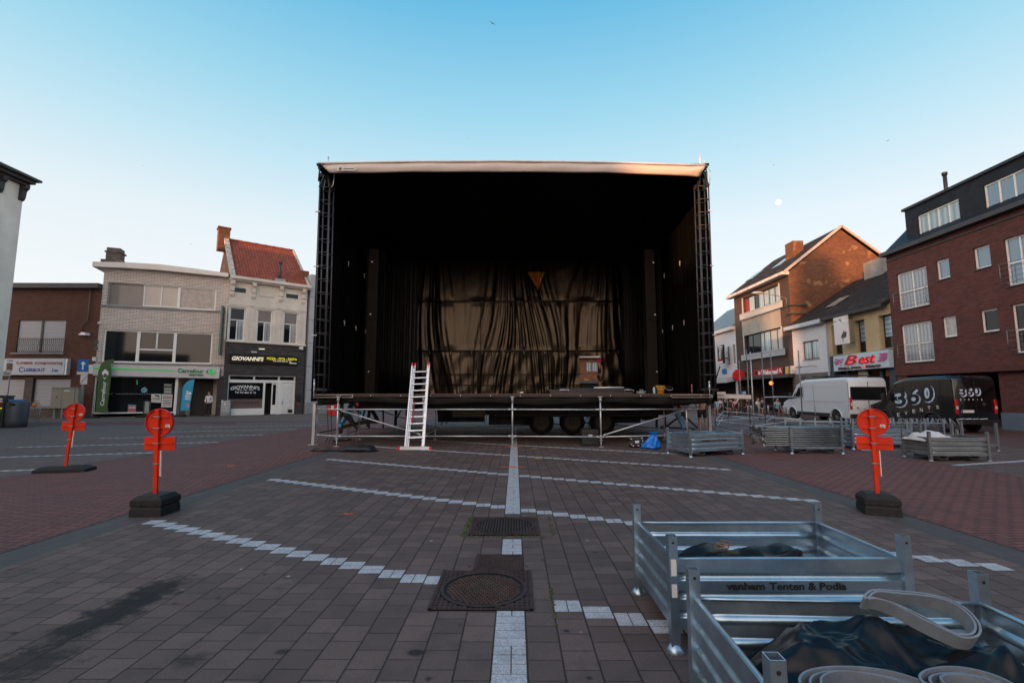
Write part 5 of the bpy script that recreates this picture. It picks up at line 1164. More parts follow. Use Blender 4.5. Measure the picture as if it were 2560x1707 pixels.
mb = MB(); mb.box(XLT-.02, XRT+.02, YF+.30, YB+.9, zU+.01, zR0-.04); mb.build('roof', VIN, stage); mb = MB(); mb.box(XLT+.2, XRT-.2, YF-.28, YF+.29, zU+.01, zR0-.06); mb.build('roof_soffit', VIN, stage)
mb = MB(); a = atY(800, 408, YF-.4); b = atY(1763, 414, YF-.4); mb.path([a+Vector((-.05, 0, 0)), atY(1040, 404, YF-.4), atY(1284, 403, YF-.4), atY(1520, 406, YF-.4), b+Vector((.08, 0, 0))], .035, 8); mb.build('roof_tube', M('white_tube', (.75, .72, .70), .4), stage)
for px in (802, 1762):
    a = atY(px, 412, YF-.4); mb = MB(); s_ = -1 if px < 1000 else 1; mb.tube(a, a+Vector((s_*.12, 0, 0)), .05, 8); mb.tube(a+Vector((s_*.03, 0, -.05)), a+Vector((s_*.05, 0, -.55)), .022, 6); mb.build('roof_clamp', STEELB, stage)
# side walls and back curtain (folded sheets)
def fold(x, s): return .05*math.sin(x*4.3*s+1.3*math.sin(x*1.1))+.03*math.sin(x*11*s+2)+.015*math.sin(x*23)
for side in (-1, 1):
    mb = MB(); xb, xt = (XLW, XLT) if side < 0 else (XRW, XRT)
    def fn(u, v):
        y = YF+.35+(YB-YF+.2)*u; z = ZD-.25+(zU+.1-ZD+.25)*v; return (xb+(xt-xb)*v+side*fold(y+side*3, 1)*(.3+.7*(1-v))*min(1, u*6+.1), y, z)
    mb.grid(fn, 110, 10); mb.build('side_curtain', VIN, stage, solid=.012)
HX0, HX1 = atY(1449, 890, YB).x, atY(1500, 890, YB).x; HZ1 = atY(1470, 890, YB).z
def curtain_strip(x0, x1, z0, z1, nm='backdrop'):
    mb = MB(); nx = max(6, int((x1-x0)*26)); nz = max(3, int((z1-z0)*4))
    def fn(u, v):
        x = x0+(x1-x0)*u; z = z0+(z1-z0)*v
        xs = x+.10*math.sin(z*.9+x*.7)+(.16*(z-4)*math.sin(x*1.3))
        q = .5+.5*math.sin(xs*.9+1.0)
        d = fold(xs, 1.0)*(.30+.6*q)+.05*math.sin(xs*2.3)+.035*abs(math.sin(xs*6.3+.6*math.sin(z*1.1)))*(.3+q)+.016*math.sin(xs*27+z*.5)*q+.012*math.sin((x*.8-z*.9)*7+math.sin(z*2))*(1 if z < 3.8 else .1)
        pinch = min(1, abs(z-3.85)*2.2+.35)*min(1, abs(z-6.5)*2.2+.4)
        return (x, YB+d*pinch*.95, z)
    mb.grid(fn, nx, nz*3); return mb.build(nm, CURV, stage)
curtain_strip(XLW, HX0, ZD-.1, zU+.05); curtain_strip(HX1, XRW, ZD-.1, zU+.05); curtain_strip(HX0, HX1, HZ1, zU+.05)
mb = MB()
for z in (3.85, 6.5): mb.tube((XLW, YB-.22, z), (XRW, YB-.22, z), .03, 6)
for z in (2.05, 2.6): mb.tube((XLW+2.6, YB-.3, z), (HX0, YB-.3, z), .022, 6)
mb.build('backdrop_rail', STEELB, stage)
mb = MB()
for i in range(9):
    x = atY(1052+i*50, 900, YB).x
    if not HX0-.1 < x < HX1+.1: mb.tube((x, YB-.26, ZD), (x, YB-.26, 6.5 if i % 2 else 3.85), .018, 6)
mb.build('backdrop_upright', STEELB, stage)
mb = MB()
for i in range(20):
    x = XLW+2+i*.55
    if HX0-.2 < x < HX1+.2: continue
    mb.path([(x, YB-.24, 3.84), (x+.02, YB-.26, 3.72), (x, YB-.25, 3.66)], .012, 5)
for sx, xb in ((-1, XLW), (1, XRW)):
    for i in range(5): 
        y = YF+2.6+i*1.3; mb.path([(xb-sx*.16, y, 4.3), (xb-sx*.17, y, 4.1)], .02, 5)
    for i in range(3): 
        y = YF+2.8+i*1.9; mb.path([(xb-sx*.16, y, 6.6), (xb-sx*.17, y, 6.4)], .02, 5)
st = mb.build('tie_straps', M('pale_tie_strap', (.45, .44, .42), .5), stage); st['kind'] = 'stuff'
for side in (-1, 1):
    for yy, pxe in ((22.6, 1040 if side < 0 else 1562), (20.6, 955 if side < 0 else 1625)):
        xe = atY(pxe, 985, yy).x; xw = (XLW if side < 0 else XRW); mb = MB()
        mb.grid(lambda u, v: (xw+(xe-xw)*u, yy+fold(u*7+yy, 1.2)*1.3, ZD+(zU-ZD)*v), 60, 6); mb.build('wing_curtain', VIN, stage, solid=.01)
# flap added at the back, amber colour standing for glow through a gap
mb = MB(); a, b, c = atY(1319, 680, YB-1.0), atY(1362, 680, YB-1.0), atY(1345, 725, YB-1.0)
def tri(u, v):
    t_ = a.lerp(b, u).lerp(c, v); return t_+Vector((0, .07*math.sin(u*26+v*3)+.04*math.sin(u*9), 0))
mb.grid(tri, 40, 14); mb.build('painted_glow_flap', M('painted_amber_glow', (.75, .27, .03), .3, 0, .35, 9), stage, solid=.01)
# inner lift columns of the trailer
for (xa, xb_, top, yy) in ((904, 930, 622, 19.0), (1628, 1653, 624, 19.2)):
    x0, x1 = atY(xa, 985, yy).x, atY(xb_, 985, yy).x; z1_ = atY(xa, top, yy).z; s_ = 1 if xa < 1200 else -1
    dx = atY(xa+ (12 if s_ > 0 else -8), top, yy).x-x0
    mb = MB(); mb.box(x0+.1*s_, x1+.1*s_, yy, yy+.5, ZD, z1_); mb.box(x0+.1*s_-.03, x1+.1*s_+.03, yy-.03, yy+.5, z1_-2.9, z1_-2.85); mb.build('lift_column', M('brown_black_steel', (.010, .007, .006), .55, 0, .2, 3, ior=1.25), stage)
    mb = MB()
    for zz_ in (z1_-.55, z1_-2.7, z1_-5.0): mb.lathe([(.03, 0), (.03, .02)], ((x0+x1)/2+.05, yy-.03, zz_), 8, 'y')
    mb.build('bolt', ALU, stage)
# lattice towers: front pair big, back pair small
def tower(x0, y0, z0, x1, z1, w, d, lean, mat, nm, step=.42, rad=.028):
    t = MB(); n = int((z1-z0)/step)
    def c(i, j, z): f = (z-z0)/(z1-z0); return Vector((x0+(x1-x0)*f+i*w, y0+j*d, z))
    for i in (0, 1):
        for j in (0, 1): t.tube(c(i, j, z0), c(i, j, z1), rad, 6)
    for k in range(n+1):
        z = z0+(z1-z0)*k/n
        for j in (0, 1): t.tube(c(0, j, z), c(1, j, z), rad*.6, 5)
        for i in (0, 1):
            t.tube(c(i, 0, z), c(i, 1, z), rad*.6, 5)
    t.tube(c(.5, 1, z0), c(.5, 1, z1), rad*.7, 6)
    o = t.build(nm, mat, stage); return c
for side in (-1, 1):
    if side < 0: xb, xt = atY(784, 985, YF-.1).x, atY(800, 460, YF-.1).x
    else: xb, xt = atY(1754, 985, YF-.1).x, atY(1738, 470, YF-.1).x
    z1_ = atY(800, 468, YF-.1).z; W_ = .33
    c = tower(xb+(.0 if side < 0 else .10), YF-.1, ZD+.15, xt+(.0 if side < 0 else .10), z1_, W_, .33, 0, TRUSSM, 'lattice_tower', .42, .022)
    t = MB(); apex = c(.5, .5, z1_)+Vector((0, 0, .62))
    for i in (0, 1):
        for j in (0, 1): t.bar(c(i, j, z1_), apex, .06, .08)
    t.build('tower_head', STEELB, stage)
    t = MB(); t.box(apex.x-.09, apex.x+.09, apex.y-.09, apex.y+.09, apex.z-.05, apex.z+.18); t.tube(apex, apex+Vector((0, 0, .5)), .03, 8); t.path([apex+Vector((.1, -.05, .3)), apex+Vector((.28, -.1, -.1)), apex+Vector((.24, -.1, -.5)), apex+Vector((.12, -.1, -.7))], .012, 6); t.build('hoist_hook', ALU, stage)
    for z in (3.4, 5.6, 7.4): 
        t = MB(); q = c(0 if side < 0 else 1, 0, z); t.box(q.x-.05*(side < 0)-.05, q.x+.05, q.y-.06, q.y-.02, z, z+.03); t.build('cable_clip', WPAP, stage)
    t = MB(); q = c(.5, .5, ZD+.15)
    for i in (0, 1): t.bar(c(i, 0, ZD+.15), (q.x, q.y, ZD-.35), .07, .07)
    t.box(q.x-.25, q.x+.25, YF-.12, YF+.3, ZD+.09, ZD+.15); t.build('tower_foot', STEELB, stage)
for px in (985, 1567):
    x0 = atY(px-8, 985, YB-1).x; tower(x0, YB-1.0, ZD, x0, 7.9, .26, .26, 0, STEELB, 'rear_lattice_tower', .45, .02)
# trailer chassis under the deck
x0, x1 = atY(1090, 1040, 18.6).x, atY(1650, 1040, 18.6).x
mb = MB(); mb.box(x0, x1+.6, 18.9, 21.2, .78, 1.48); mb.box(x0+2.2, x1, 18.9, 19.1, .70, .775); mb.build('trailer_chassis', STEELB, stage)
for xa, xb_, z_ in ((1095, 1210, .42), (1222, 1330, .30), (1535, 1600, .38), (1606, 1645, .5)):
    mb = MB(); mb.box(atY(xa, 1000, 20.4).x, atY(xb_, 1000, 20.4).x, 20.4, 21.1, z_, .775); mb.build('underfloor_box', STEELB, stage)
mb = MB()
for i in range(26):
    x = atY(1100+i*21, 1000, 20).x; mb.path([(x, 20, .78), (x+random.uniform(-.1, .1), 20, .6), (x+random.uniform(-.1, .2), 20, random.uniform(.3, .55)), (x+.25, 20, .78)], .015, 5)
mb.build('hoses', STEELB, stage)
mb = MB(); mb.box(XL+.9, XRR-.8, YF+1.2, YF+1.3, 1.10, 1.48); mb.box(XL+.9, XRR-.8, YF+6, YF+6.1, 1.0, 1.48); mb.build('deck_beam', STEELB, stage)
q0, q1 = atY(1131, 1040, 18.5), atY(1212, 1052, 18.5); mb = MB(); mb.box(q0.x, q1.x, 18.5, 18.9, .72, 1.0); mb.build('tool_box', M('brown_grey_box', (.22, .17, .13), .5, 0, .2, 5), stage)
mb = MB()
for i in range(9): mb.box(q0.x+.25+i*.12, q0.x+.34+i*.12, 18.45, 18.48, 1.12, 1.20)
mb.build('maker_lettering', WPAP, stage)
TYR = M('tyre_rubber', (.012, .012, .012), .8, 0, .2, 8)
for px in (1353, 1430, 1506):
    c_ = atY(px, 1052, 19.1); c_.z = .50; mb = MB()
    mb.lathe([(.30, -.15), (.44, -.15), (.49, -.10), (.50, 0), (.49, .12), (.30, .15)], c_, 28, 'y'); w = mb.build('wheel', TYR, stage)
    mb = MB(); mb.lathe([(.10, -.17), (.14, -.17), (.18, -.11), (.28, -.11), (.31, -.155), (.305, -.16)], c_, 24, 'y')
    w2 = mb.build('rim', M('dusty_brown_rim', (.055, .042, .034), .5, .3, .2, 8), w)
    mb = MB()
    for k in range(10): a_ = 2*math.pi*k/10; mb.ball((c_.x+.22*math.cos(a_), c_.y-.13, c_.z+.22*math.sin(a_)), .022, n=6, m=4)
    mb.build('wheel_nuts', M('pale_bolt', (.16, .13, .10), .5, .3), w)
mb = MB(); mb.box(atY(1336, 1000, 18.9).x, atY(1530, 1000, 18.9).x, 18.92, 19.0, .95, 1.12); mb.build('mudguard', STEELB, stage)
# blue and black outriggers
OB = M('sky_blue_strut', (.08, .33, .55), .45, 0, .2, 6)
zo = zoomer(780, 950, .12116)
def zq(x, y, Y): return atY(*zo(x, y), Y)
for (a, b, Y0, Y1, w) in (((850, 430), (630, 880), 17.5, 17.2, .13), ((1065, 580), (1005, 815), 19.5, 19.3, .14), ((1190, 640), (1140, 820), 21, 21, .12), ((600, 900), (570, 960), 17.1, 17.1, .12)):
    mb = MB(); mb.bar(zq(*a, Y0), zq(*b, Y1), w, w); mb.build('outrigger_strut', OB, stage)
for (a, b, Y0, w) in (((620, 450), (590, 1180), 17.3, .10), ((640, 960), (1370, 810), 17.8, .13), ((760, 720), (900, 960), 18, .10), ((540, 600), (940, 1010), 17, .07), ((1230, 600), (1350, 810), 19, .12), ((1200, 480), (1150, 960), 19.5, .10), ((160, 1085), (700, 980), 17, .05), ((1740, 600), (1720, 940), 20, .10), ((1470, 480), (1470, 1000), 21, .06), ((1950, 620), (1960, 960), 20, .07), ((1860, 580), (1750, 780), 20, .05), ((860, 470), (1000, 700), 19, .1)):
    mb = MB(); mb.bar(zq(*a, Y0), zq(*b, Y0), w, w); mb.build('outrigger_strut', STEELB, stage)
zo2 = zoomer(1270, 860, .2381)
def zq2(x, y, Y): return atY(*zo2(x, y), Y)
for (a, b, Y0, w, mt) in (((1700, 600), (1830, 830), 17.2, .14, OB), ((1830, 830), (1840, 880), 17.2, .10, OB), ((1760, 600), (1880, 800), 17.8, .10, STEELB), ((1640, 620), (1650, 880), 18.5, .08, STEELB), ((1560, 640), (1560, 890), 20, .08, STEELB), ((1880, 700), (1640, 880), 18, .06, STEELB), ((1860, 760), (1990, 880), 17, .06, STEELB), ((1600, 870), (1960, 890), 18, .08, STEELB)):
    mb = MB(); mb.bar(zq2(*a, Y0), zq2(*b, Y0), w, w); mb.build('outrigger_strut', mt, stage)
mb = MB()
for (a, b, Y0) in (((540, 1180), (660, 1190), 16.6),): p = zq(600, 1215, 16.6); mb.box(p.x-.22, p.x+.22, p.y-.2, p.y+.2, .005, .06)
mb.build('outrigger_pad', STEELB, stage)
p = atZ(922, 1073); mb = MB(); mb.box(p.x-.32, p.x+.32, p.y-.1, p.y+.25, .25, .50); mb.tube((p.x, p.y, .005), (p.x, p.y, .25), .05, 8); mb.build('ballast_block', STEELB, stage)

# ------------------------------------------------------------------ scaffold under the stage front
scf = thing('stage_scaffold', 'galvanised ring scaffold of posts, rails and diagonals along the front of the stage', 'scaffold', (0, YF+.3, 0), group=None)
def spost(px, py, Y=None, top=None, rad=.024, jack=True, cup=True, parent=scf, plate=True):
    p = atZ(px, py); x, y = p.x, p.y; zt_ = top if top is not None else 1.38
    mb = MB(); mb.tube((x, y, .18), (x, y, zt_), rad, 10)
    zs = [z for z in (.28, .33, 1.12) if z < zt_]
    for z in zs: mb.lathe([(rad, -.012), (rad*2.4, -.008), (rad*2.4, .008), (rad, .012)], (x, y, z), 10)
    po = mb.build('post', GALVP, parent)
    mb = MB(); mb.tube((x, y, .01), (x, y, .2), rad*.62, 8)
    if plate: mb.box(x-.07, x+.07, y-.07, y+.07, .005, .015)
    mb.lathe([(.02, 0), (.05, .0), (.05, .02), (.02, .02)], (x, y, .2), 8); mb.build('base_jack', GALVP, po)
    if jack: mb = MB(); mb.tube((x, y, zt_-.02), (x, y, zt_+.10), rad*1.7, 10); mb.lathe([(rad*1.8, 0), (rad*3, .02), (rad*3, .045), (rad*2, .05)], (x, y, zt_+.09), 12); mb.build('head_jack', M('pale_head_jack', (.5, .48, .44), .5, .5), po)
    return Vector((x, y, 0))
fp = [spost(841, 1116), spost(1281, 1116), spost(1503, 1118), spost(1719, 1112)]
el = spost(789, 1112, top=1.12, jack=False); 
bk = [spost(897, 1099, top=1.40, rad=.02, jack=False), spost(1088, 1099, top=1.4, rad=.02, jack=False), spost(1473, 1080, top=1.4, rad=.02, jack=False), spost(1662, 1099, top=1.4, rad=.02, jack=False)]
ladx = spost(1057, 1116)
def rail(a, b, za, zb, nm='rail', r=.021, m=GALVP, par=scf):
    mb = MB(); A = Vector((a.x, a.y, za)); B = Vector((b.x, b.y, zb)); d = (B-A).normalized()
    mb.tube(A+d*.03, B-d*.03, r, 8)
    for q, s_ in ((A, 1), (B, -1)): mb.path([q+d*s_*.03, q+d*s_*.14], r*1.4, 8)
    mb.build(nm, m, par)
row = [el, fp[0], ladx, fp[1], fp[2], fp[3]]
for a, b in zip(row[:-1], row[1:]): rail(a, b, 1.12, 1.12); rail(a, b, .31, .31)
er = atZ(1778, 1112); rail(fp[3], Vector((er.x-.3, er.y, 0)), 1.12, 1.12)
rail(fp[0]+Vector((.05, .03, 0)), ladx+Vector((-.05, .03, 0)), 1.10, .35, 'diagonal_brace', .020); rail(fp[2]+Vector((.05, .03, 0)), fp[3]+Vector((-.05, .03, 0)), .35, 1.08, 'diagonal_brace', .020)
for a, b in zip(bk[:-1], bk[1:]): rail(a, b, .38, .38, 'rail', .019, GALVO)
rail(bk[0]+Vector((0, .1, 0)), bk[1]+Vector((0, .1, 0)), 1.2, .4, 'diagonal_brace', .018, GALVO); rail(bk[2]+Vector((0, .1, 0)), bk[3]+Vector((0, .1, 0)), .4, 1.2, 'diagonal_brace', .018, GALVO)
for a, b in ((fp[0], bk[0]), (ladx, bk[1]), (fp[3], bk[3])): rail(a, b, .33, .33, 'rail', .019); 
def box_post(px, py, top):
    p = atZ(px, py); mb = MB(); mb.box(p.x-.045, p.x+.045, p.y-.045, p.y+.045, .03, top); mb.build('square_post', GALVP, scf)
    mb = MB(); mb.box(p.x-.16, p.x+.16, p.y-.12, p.y+.12, .005, .03); mb.build('base_plate', GALVO, scf)
box_post(783, 1113, 1.30); box_post(1776, 1095, 1.32)
mb = MB(); p = atZ(905, 1068); q = atZ(795, 1108)
for dx in (0, .12): mb.path([(q.x+.12+dx, q.y+.3, 1.25), (q.x+.18+dx, q.y+.3, .6), (q.x+.25+dx, q.y+.2, .2), (q.x+.2+dx, q.y+.1, .02)], .012, 6)
for k in range(5): x = fp[0].x-.12-.05*k+.4*(k > 2); mb.path([(x, YF+1.5, 1.4), (x+.03, YF+1.5, .8), (x-.02, YF+1.4, .3), (x+.1, YF+1.3, .02)], .009, 5)
mb.path([(fp[0].x+.3, 16.6, .3), (fp[0].x-.25, 16, .12), (fp[0].x-.42, 15.6, .05), (fp[0].x-.2, 15.3, .015), (fp[0].x+.1, 15.2, .015)], .012, 6)
tag(mb.build('hanging_cable', STEELB), 'black cables hanging from the stage and looping onto the bricks at the left front corner', 'cable')

# small ringlock posts standing at deck corners
for px, py0, py1 in ((786, 950, 985), (1773, 955, 985)):
    a = atY(px, py0, YF-.2); mb = MB(); mb.tube((a.x, a.y, ZD-.15), (a.x, a.y, a.z), .012, 6); mb.tube((a.x, a.y, a.z-.22), (a.x, a.y, a.z-.06), .025, 8); mb.ball((a.x, a.y, a.z), .03, n=8, m=6)
    mb.build('corner_pin', ALU, stage)
# ------------------------------------------------------------------ people (skinned bodies)
SKIN = M('skin', (.42, .22, .15), .55, 0, .06, 8)
SKIND = M('darker_skin', (.20, .10, .07), .55, 0, .06, 8)
def skin_mesh(name, joints, edges, mat, parent, sub=2, root=0):
    me = bpy.data.meshes.new(name); me.from_pydata([j[:3] for j in joints], edges, []); o = bpy.data.objects.new(name, me); COL.objects.link(o)
    md = o.modifiers.new('s', 'SKIN'); md.use_smooth_shade = True
    for i, j in enumerate(joints):
        r = j[3]; me.skin_vertices[0].data[i].radius = (r, r) if not isinstance(r, tuple) else r
    me.skin_vertices[0].data[root].use_root = True
    sb = o.modifiers.new('b', 'SUBSURF'); sb.levels = sb.render_levels = sub
    m2 = bpy.data.meshes.new_from_object(o.evaluated_get(bpy.context.evaluated_depsgraph_get())); bpy.data.objects.remove(o); bpy.data.meshes.remove(me)
    m2.name = name; m2.materials.clear(); m2.materials.append(mat); m2.polygons.foreach_set('use_smooth', [True]*len(m2.polygons))
    o = bpy.data.objects.new(name, m2); COL.objects.link(o); o.parent = parent; BASE[o.name] = Vector((0, 0, 0)); return o
def person(loc, rz, label, h=1.7, top=None, bottom=None, hair=(.02, .015, .012), skin=None, pose='stand', longtrouser=True, hat=None, group=None, shoes=None, legs=None, arms=None, hairlen=.1, sleeves='long'):
    """figure facing local -Y; 1.7 m template scaled by h"""
    skin = skin or SKIN; k = h/1.7; root = thing('person', label, 'person', loc, rz, group, world=False)
    hip = .90 if pose == 'stand' else .50
    S = [(0, 0, hip), (0, 0, hip+.16), (0, .01, hip+.34), (0, 0, hip+.50), (0, -.005, hip+.585)]     # pelvis .. neck
    if legs is None:
        legs = {'stand': [[(.09, 0, hip-.05), (.10, -.02, .50), (.11, .02, .09), (.12, -.12, .035)], [(-.09, 0, hip-.05), (-.12, -.03, .50), (-.15, 0, .09), (-.17, -.14, .035)]],
                'sit': [[(.10, 0, hip), (.12, -.42, hip+.02), (.12, -.40, .09), (.12, -.52, .04)], [(-.10, 0, hip), (-.13, -.42, hip+.02), (-.14, -.34, .09), (-.14, -.46, .04)]]}[pose]
    sh = hip+.50
    if arms is None: arms = [[(.17, 0, sh), (.23, .03, sh-.27), (.17, -.16, sh-.45), (.10, -.24, sh-.47)], [(-.17, 0, sh), (-.23, .03, sh-.27), (-.15, -.18, sh-.40), (-.06, -.25, sh-.43)]]
    J = [(*S[0], .115), (*S[1], .105), (*S[2], .118), (*S[3], .09), (*S[4], .052)]; E = [(0, 1), (1, 2), (2, 3), (3, 4)]
    J.append((0, -.02, hip+.66, .075)); E.append((4, 5)); J.append((0, -.015, hip+.75, .078)); E.append((5, 6))
    for lg in legs:
        b = len(J); J += [(*lg[0], .085), (*lg[1], .058), (*lg[2], .038), (*lg[3], .036)]; E += [(0, b), (b, b+1), (b+1, b+2), (b+2, b+3)]
    for ar in arms:
        b = len(J); J += [(*ar[0], .055), (*ar[1], .040), (*ar[2], .030), (*ar[3], .026)]; E += [(3, b), (b, b+1), (b+1, b+2), (b+2, b+3)]
        d = (Vector(ar[3])-Vector(ar[2])).normalized(); b2 = b+3; e0 = Vector(ar[3])
        sx = Vector((0, 0, 1)).cross(d); sx = sx.normalized() if sx.length > .1 else Vector((1, 0, 0)); nf = sx
        for i in range(4):
            q = e0+d*.02+nf*(i-1.5)*.018; q2 = e0+d*(.085+.01*(i in (1, 2)))+nf*(i-1.5)*.02+Vector((0, 0, -.02)); n_ = len(J); J += [(*q, .010), (*q2, .007)]; E += [(b2, n_), (n_, n_+1)]
        q2 = e0+nf*.045+d*.01; n_ = len(J); J += [(*q2, .009)]; E += [(b2, n_)]
    sc = lambda L: [(x*k, y*k, z*k, r*k) for x, y, z, r in L]
    skin_mesh('body', sc(J), E, skin, root, 1)
    hd = Vector((0, -.02, hip+.715))*k
    mb = MB(); mb.ball(hd, .078*k, .095*k, .115*k, 16, 12); mb.ball(hd+Vector((0, -.098, -.01))*k, .013*k, .02*k, .022*k, 8, 6)
    for s_ in (-1, 1): mb.ball(hd+Vector((s_*.078, .01, -.005))*k, .010*k, .022*k, .03*k, 8, 6)
    hdo = mb.build('head', skin, root, world=False)
    mb = MB()
    for s_ in (-1, 1): mb.ball(hd+Vector((s_*.03, -.086, .01))*k, .012*k, .006*k, .007*k, 8, 5)
    mb.build('eyes', DKGREY, hdo, world=False)
    mb = MB(); mb.ball(hd+Vector((0, -.09, -.055))*k, .024*k, .006*k, .007*k, 8, 5); mb.build('mouth', M('lip', (.28, .08, .07), .5, 0, 0), hdo, world=False)
    mb = MB(); mb.ball(hd+Vector((0, .022, .03))*k, .092*k, .098*k, .108*k, 14, 10)
    if hairlen > .15: mb.ball(hd+Vector((0, .07, -.10))*k, .07*k, .05*k, .14*k, 12, 8)
    elif hairlen > .05: mb.ball(hd+Vector((0, .11, .04))*k, .05*k, .05*k, .05*k, 12, 8)
    mb.build('hair', M('hair_%d' % int(hair[0]*1000), hair, .6, 0, .2, 30), root, world=False)
    if hat: mb = MB(); mb.ball(hd+Vector((0, .0, .055))*k, .115*k, .13*k, .10*k, 16, 10); mb.lathe([(.118*k, 0), (.14*k, .004), (.14*k, .012), (.118*k, .016)], hd+Vector((0, -.02, .03))*k, 18); mb.build('helmet', hat, root, world=False)
    if top:
        J = [(*S[0], .122), (*S[1], .118), (*S[2], .130), (*S[3], .10), (0, -.005, hip+.55, .062)]; E = [(0, 1), (1, 2), (2, 3), (3, 4)]
        for ar in arms:
            b = len(J)
            if sleeves == 'none': continue
            if sleeves == 'long': J += [(*ar[0], .068), (*ar[1], .055), (*ar[2], .046)]; E += [(3, b), (b, b+1), (b+1, b+2)]
            else: m_ = Vector(ar[0]).lerp(Vector(ar[1]), .6); J += [(*ar[0], .068), (*m_, .058)]; E += [(3, b), (b, b+1)]
        skin_mesh('shirt', sc(J), E, top, root, 2)
    if bottom:
        J = [(*S[0], .125)]; E = []
        for lg in legs:
            b = len(J); a1 = Vector(lg[1]); a2 = Vector(lg[2])
            if longtrouser: J += [(*lg[0], .098), (*a1, .075), (*(a2+Vector((0, 0, .0))), .062)]; E += [(0, b), (b, b+1), (b+1, b+2)]
            else: m_ = Vector(lg[0]).lerp(a1, .8); J += [(*lg[0], .10), (*m_, .078)]; E += [(0, b), (b, b+1)]
        skin_mesh('trousers' if longtrouser else 'shorts', sc(J), E, bottom, root, 2)
    mb = MB()
    for lg in legs:
        a, b = Vector(lg[2])*k, Vector(lg[3])*k; mb.ball((a+b)/2+Vector((0, -.01, -.015)), .048*k, .125*k, .045*k, 12, 8)
    mb.build('shoes', shoes or BLACK, root, world=False)
    return root
CL = lambda n, c: M(n, c, .8, 0, .1, 6)
BLK = CL('black_cloth', (.015, .014, .015)); WHC = CL('white_cloth', (.66, .65, .68)); NAVY = CL('navy_cloth', (.03, .04, .07)); PINKC = CL('pink_cloth', (.55, .25, .25)); GREYCL = CL('grey_cloth', (.15, .15, .16)); BLUC = CL('light_blue_cloth', (.25, .42, .52))
p = atZ(522, 1042); pe = FC.px(522, 1042)
q = FC.P(FC.px(522, 1000, .5)[0], 0, .5)
person((q.x, q.y, .02), R(8), 'woman in white blouse and wide black trousers standing outside the supermarket entrance', 1.68, WHC, BLK, skin=SKIN, hairlen=.1)
q = atY(1501, 985, 24.0)
person((q.x, 24.0, ZD), R(-75), 'worker in black with a bright pink helmet walking at the back of the stage', 1.66, BLK, BLK, longtrouser=False, hat=M('pink_helmet', (.70, .02, .16), .35, 0, 0), sleeves='none', skin=SKIN,
       arms=[[(.17, 0, 1.40), (.21, .02, 1.12), (.20, -.03, .88), (.19, -.05, .82)], [(-.17, 0, 1.40), (-.23, .06, 1.14), (-.22, -.10, .98), (-.20, -.17, .96)]],
       legs=[[(.09, 0, .85), (.10, -.08, .50), (.10, -.02, .09), (.10, -.15, .035)], [(-.09, 0, .85), (-.09, .06, .50), (-.09, .20, .12), (-.09, .10, .04)]])
q = atZ(1757, 1082)
person((q.x, q.y, 0), R(160), 'shirtless stagehand in black shorts standing under the right end of the stage', 1.75, None, BLK, longtrouser=False, skin=SKIN, hairlen=0, shoes=M('orange_shoes', (.5, .16, .03), .6))

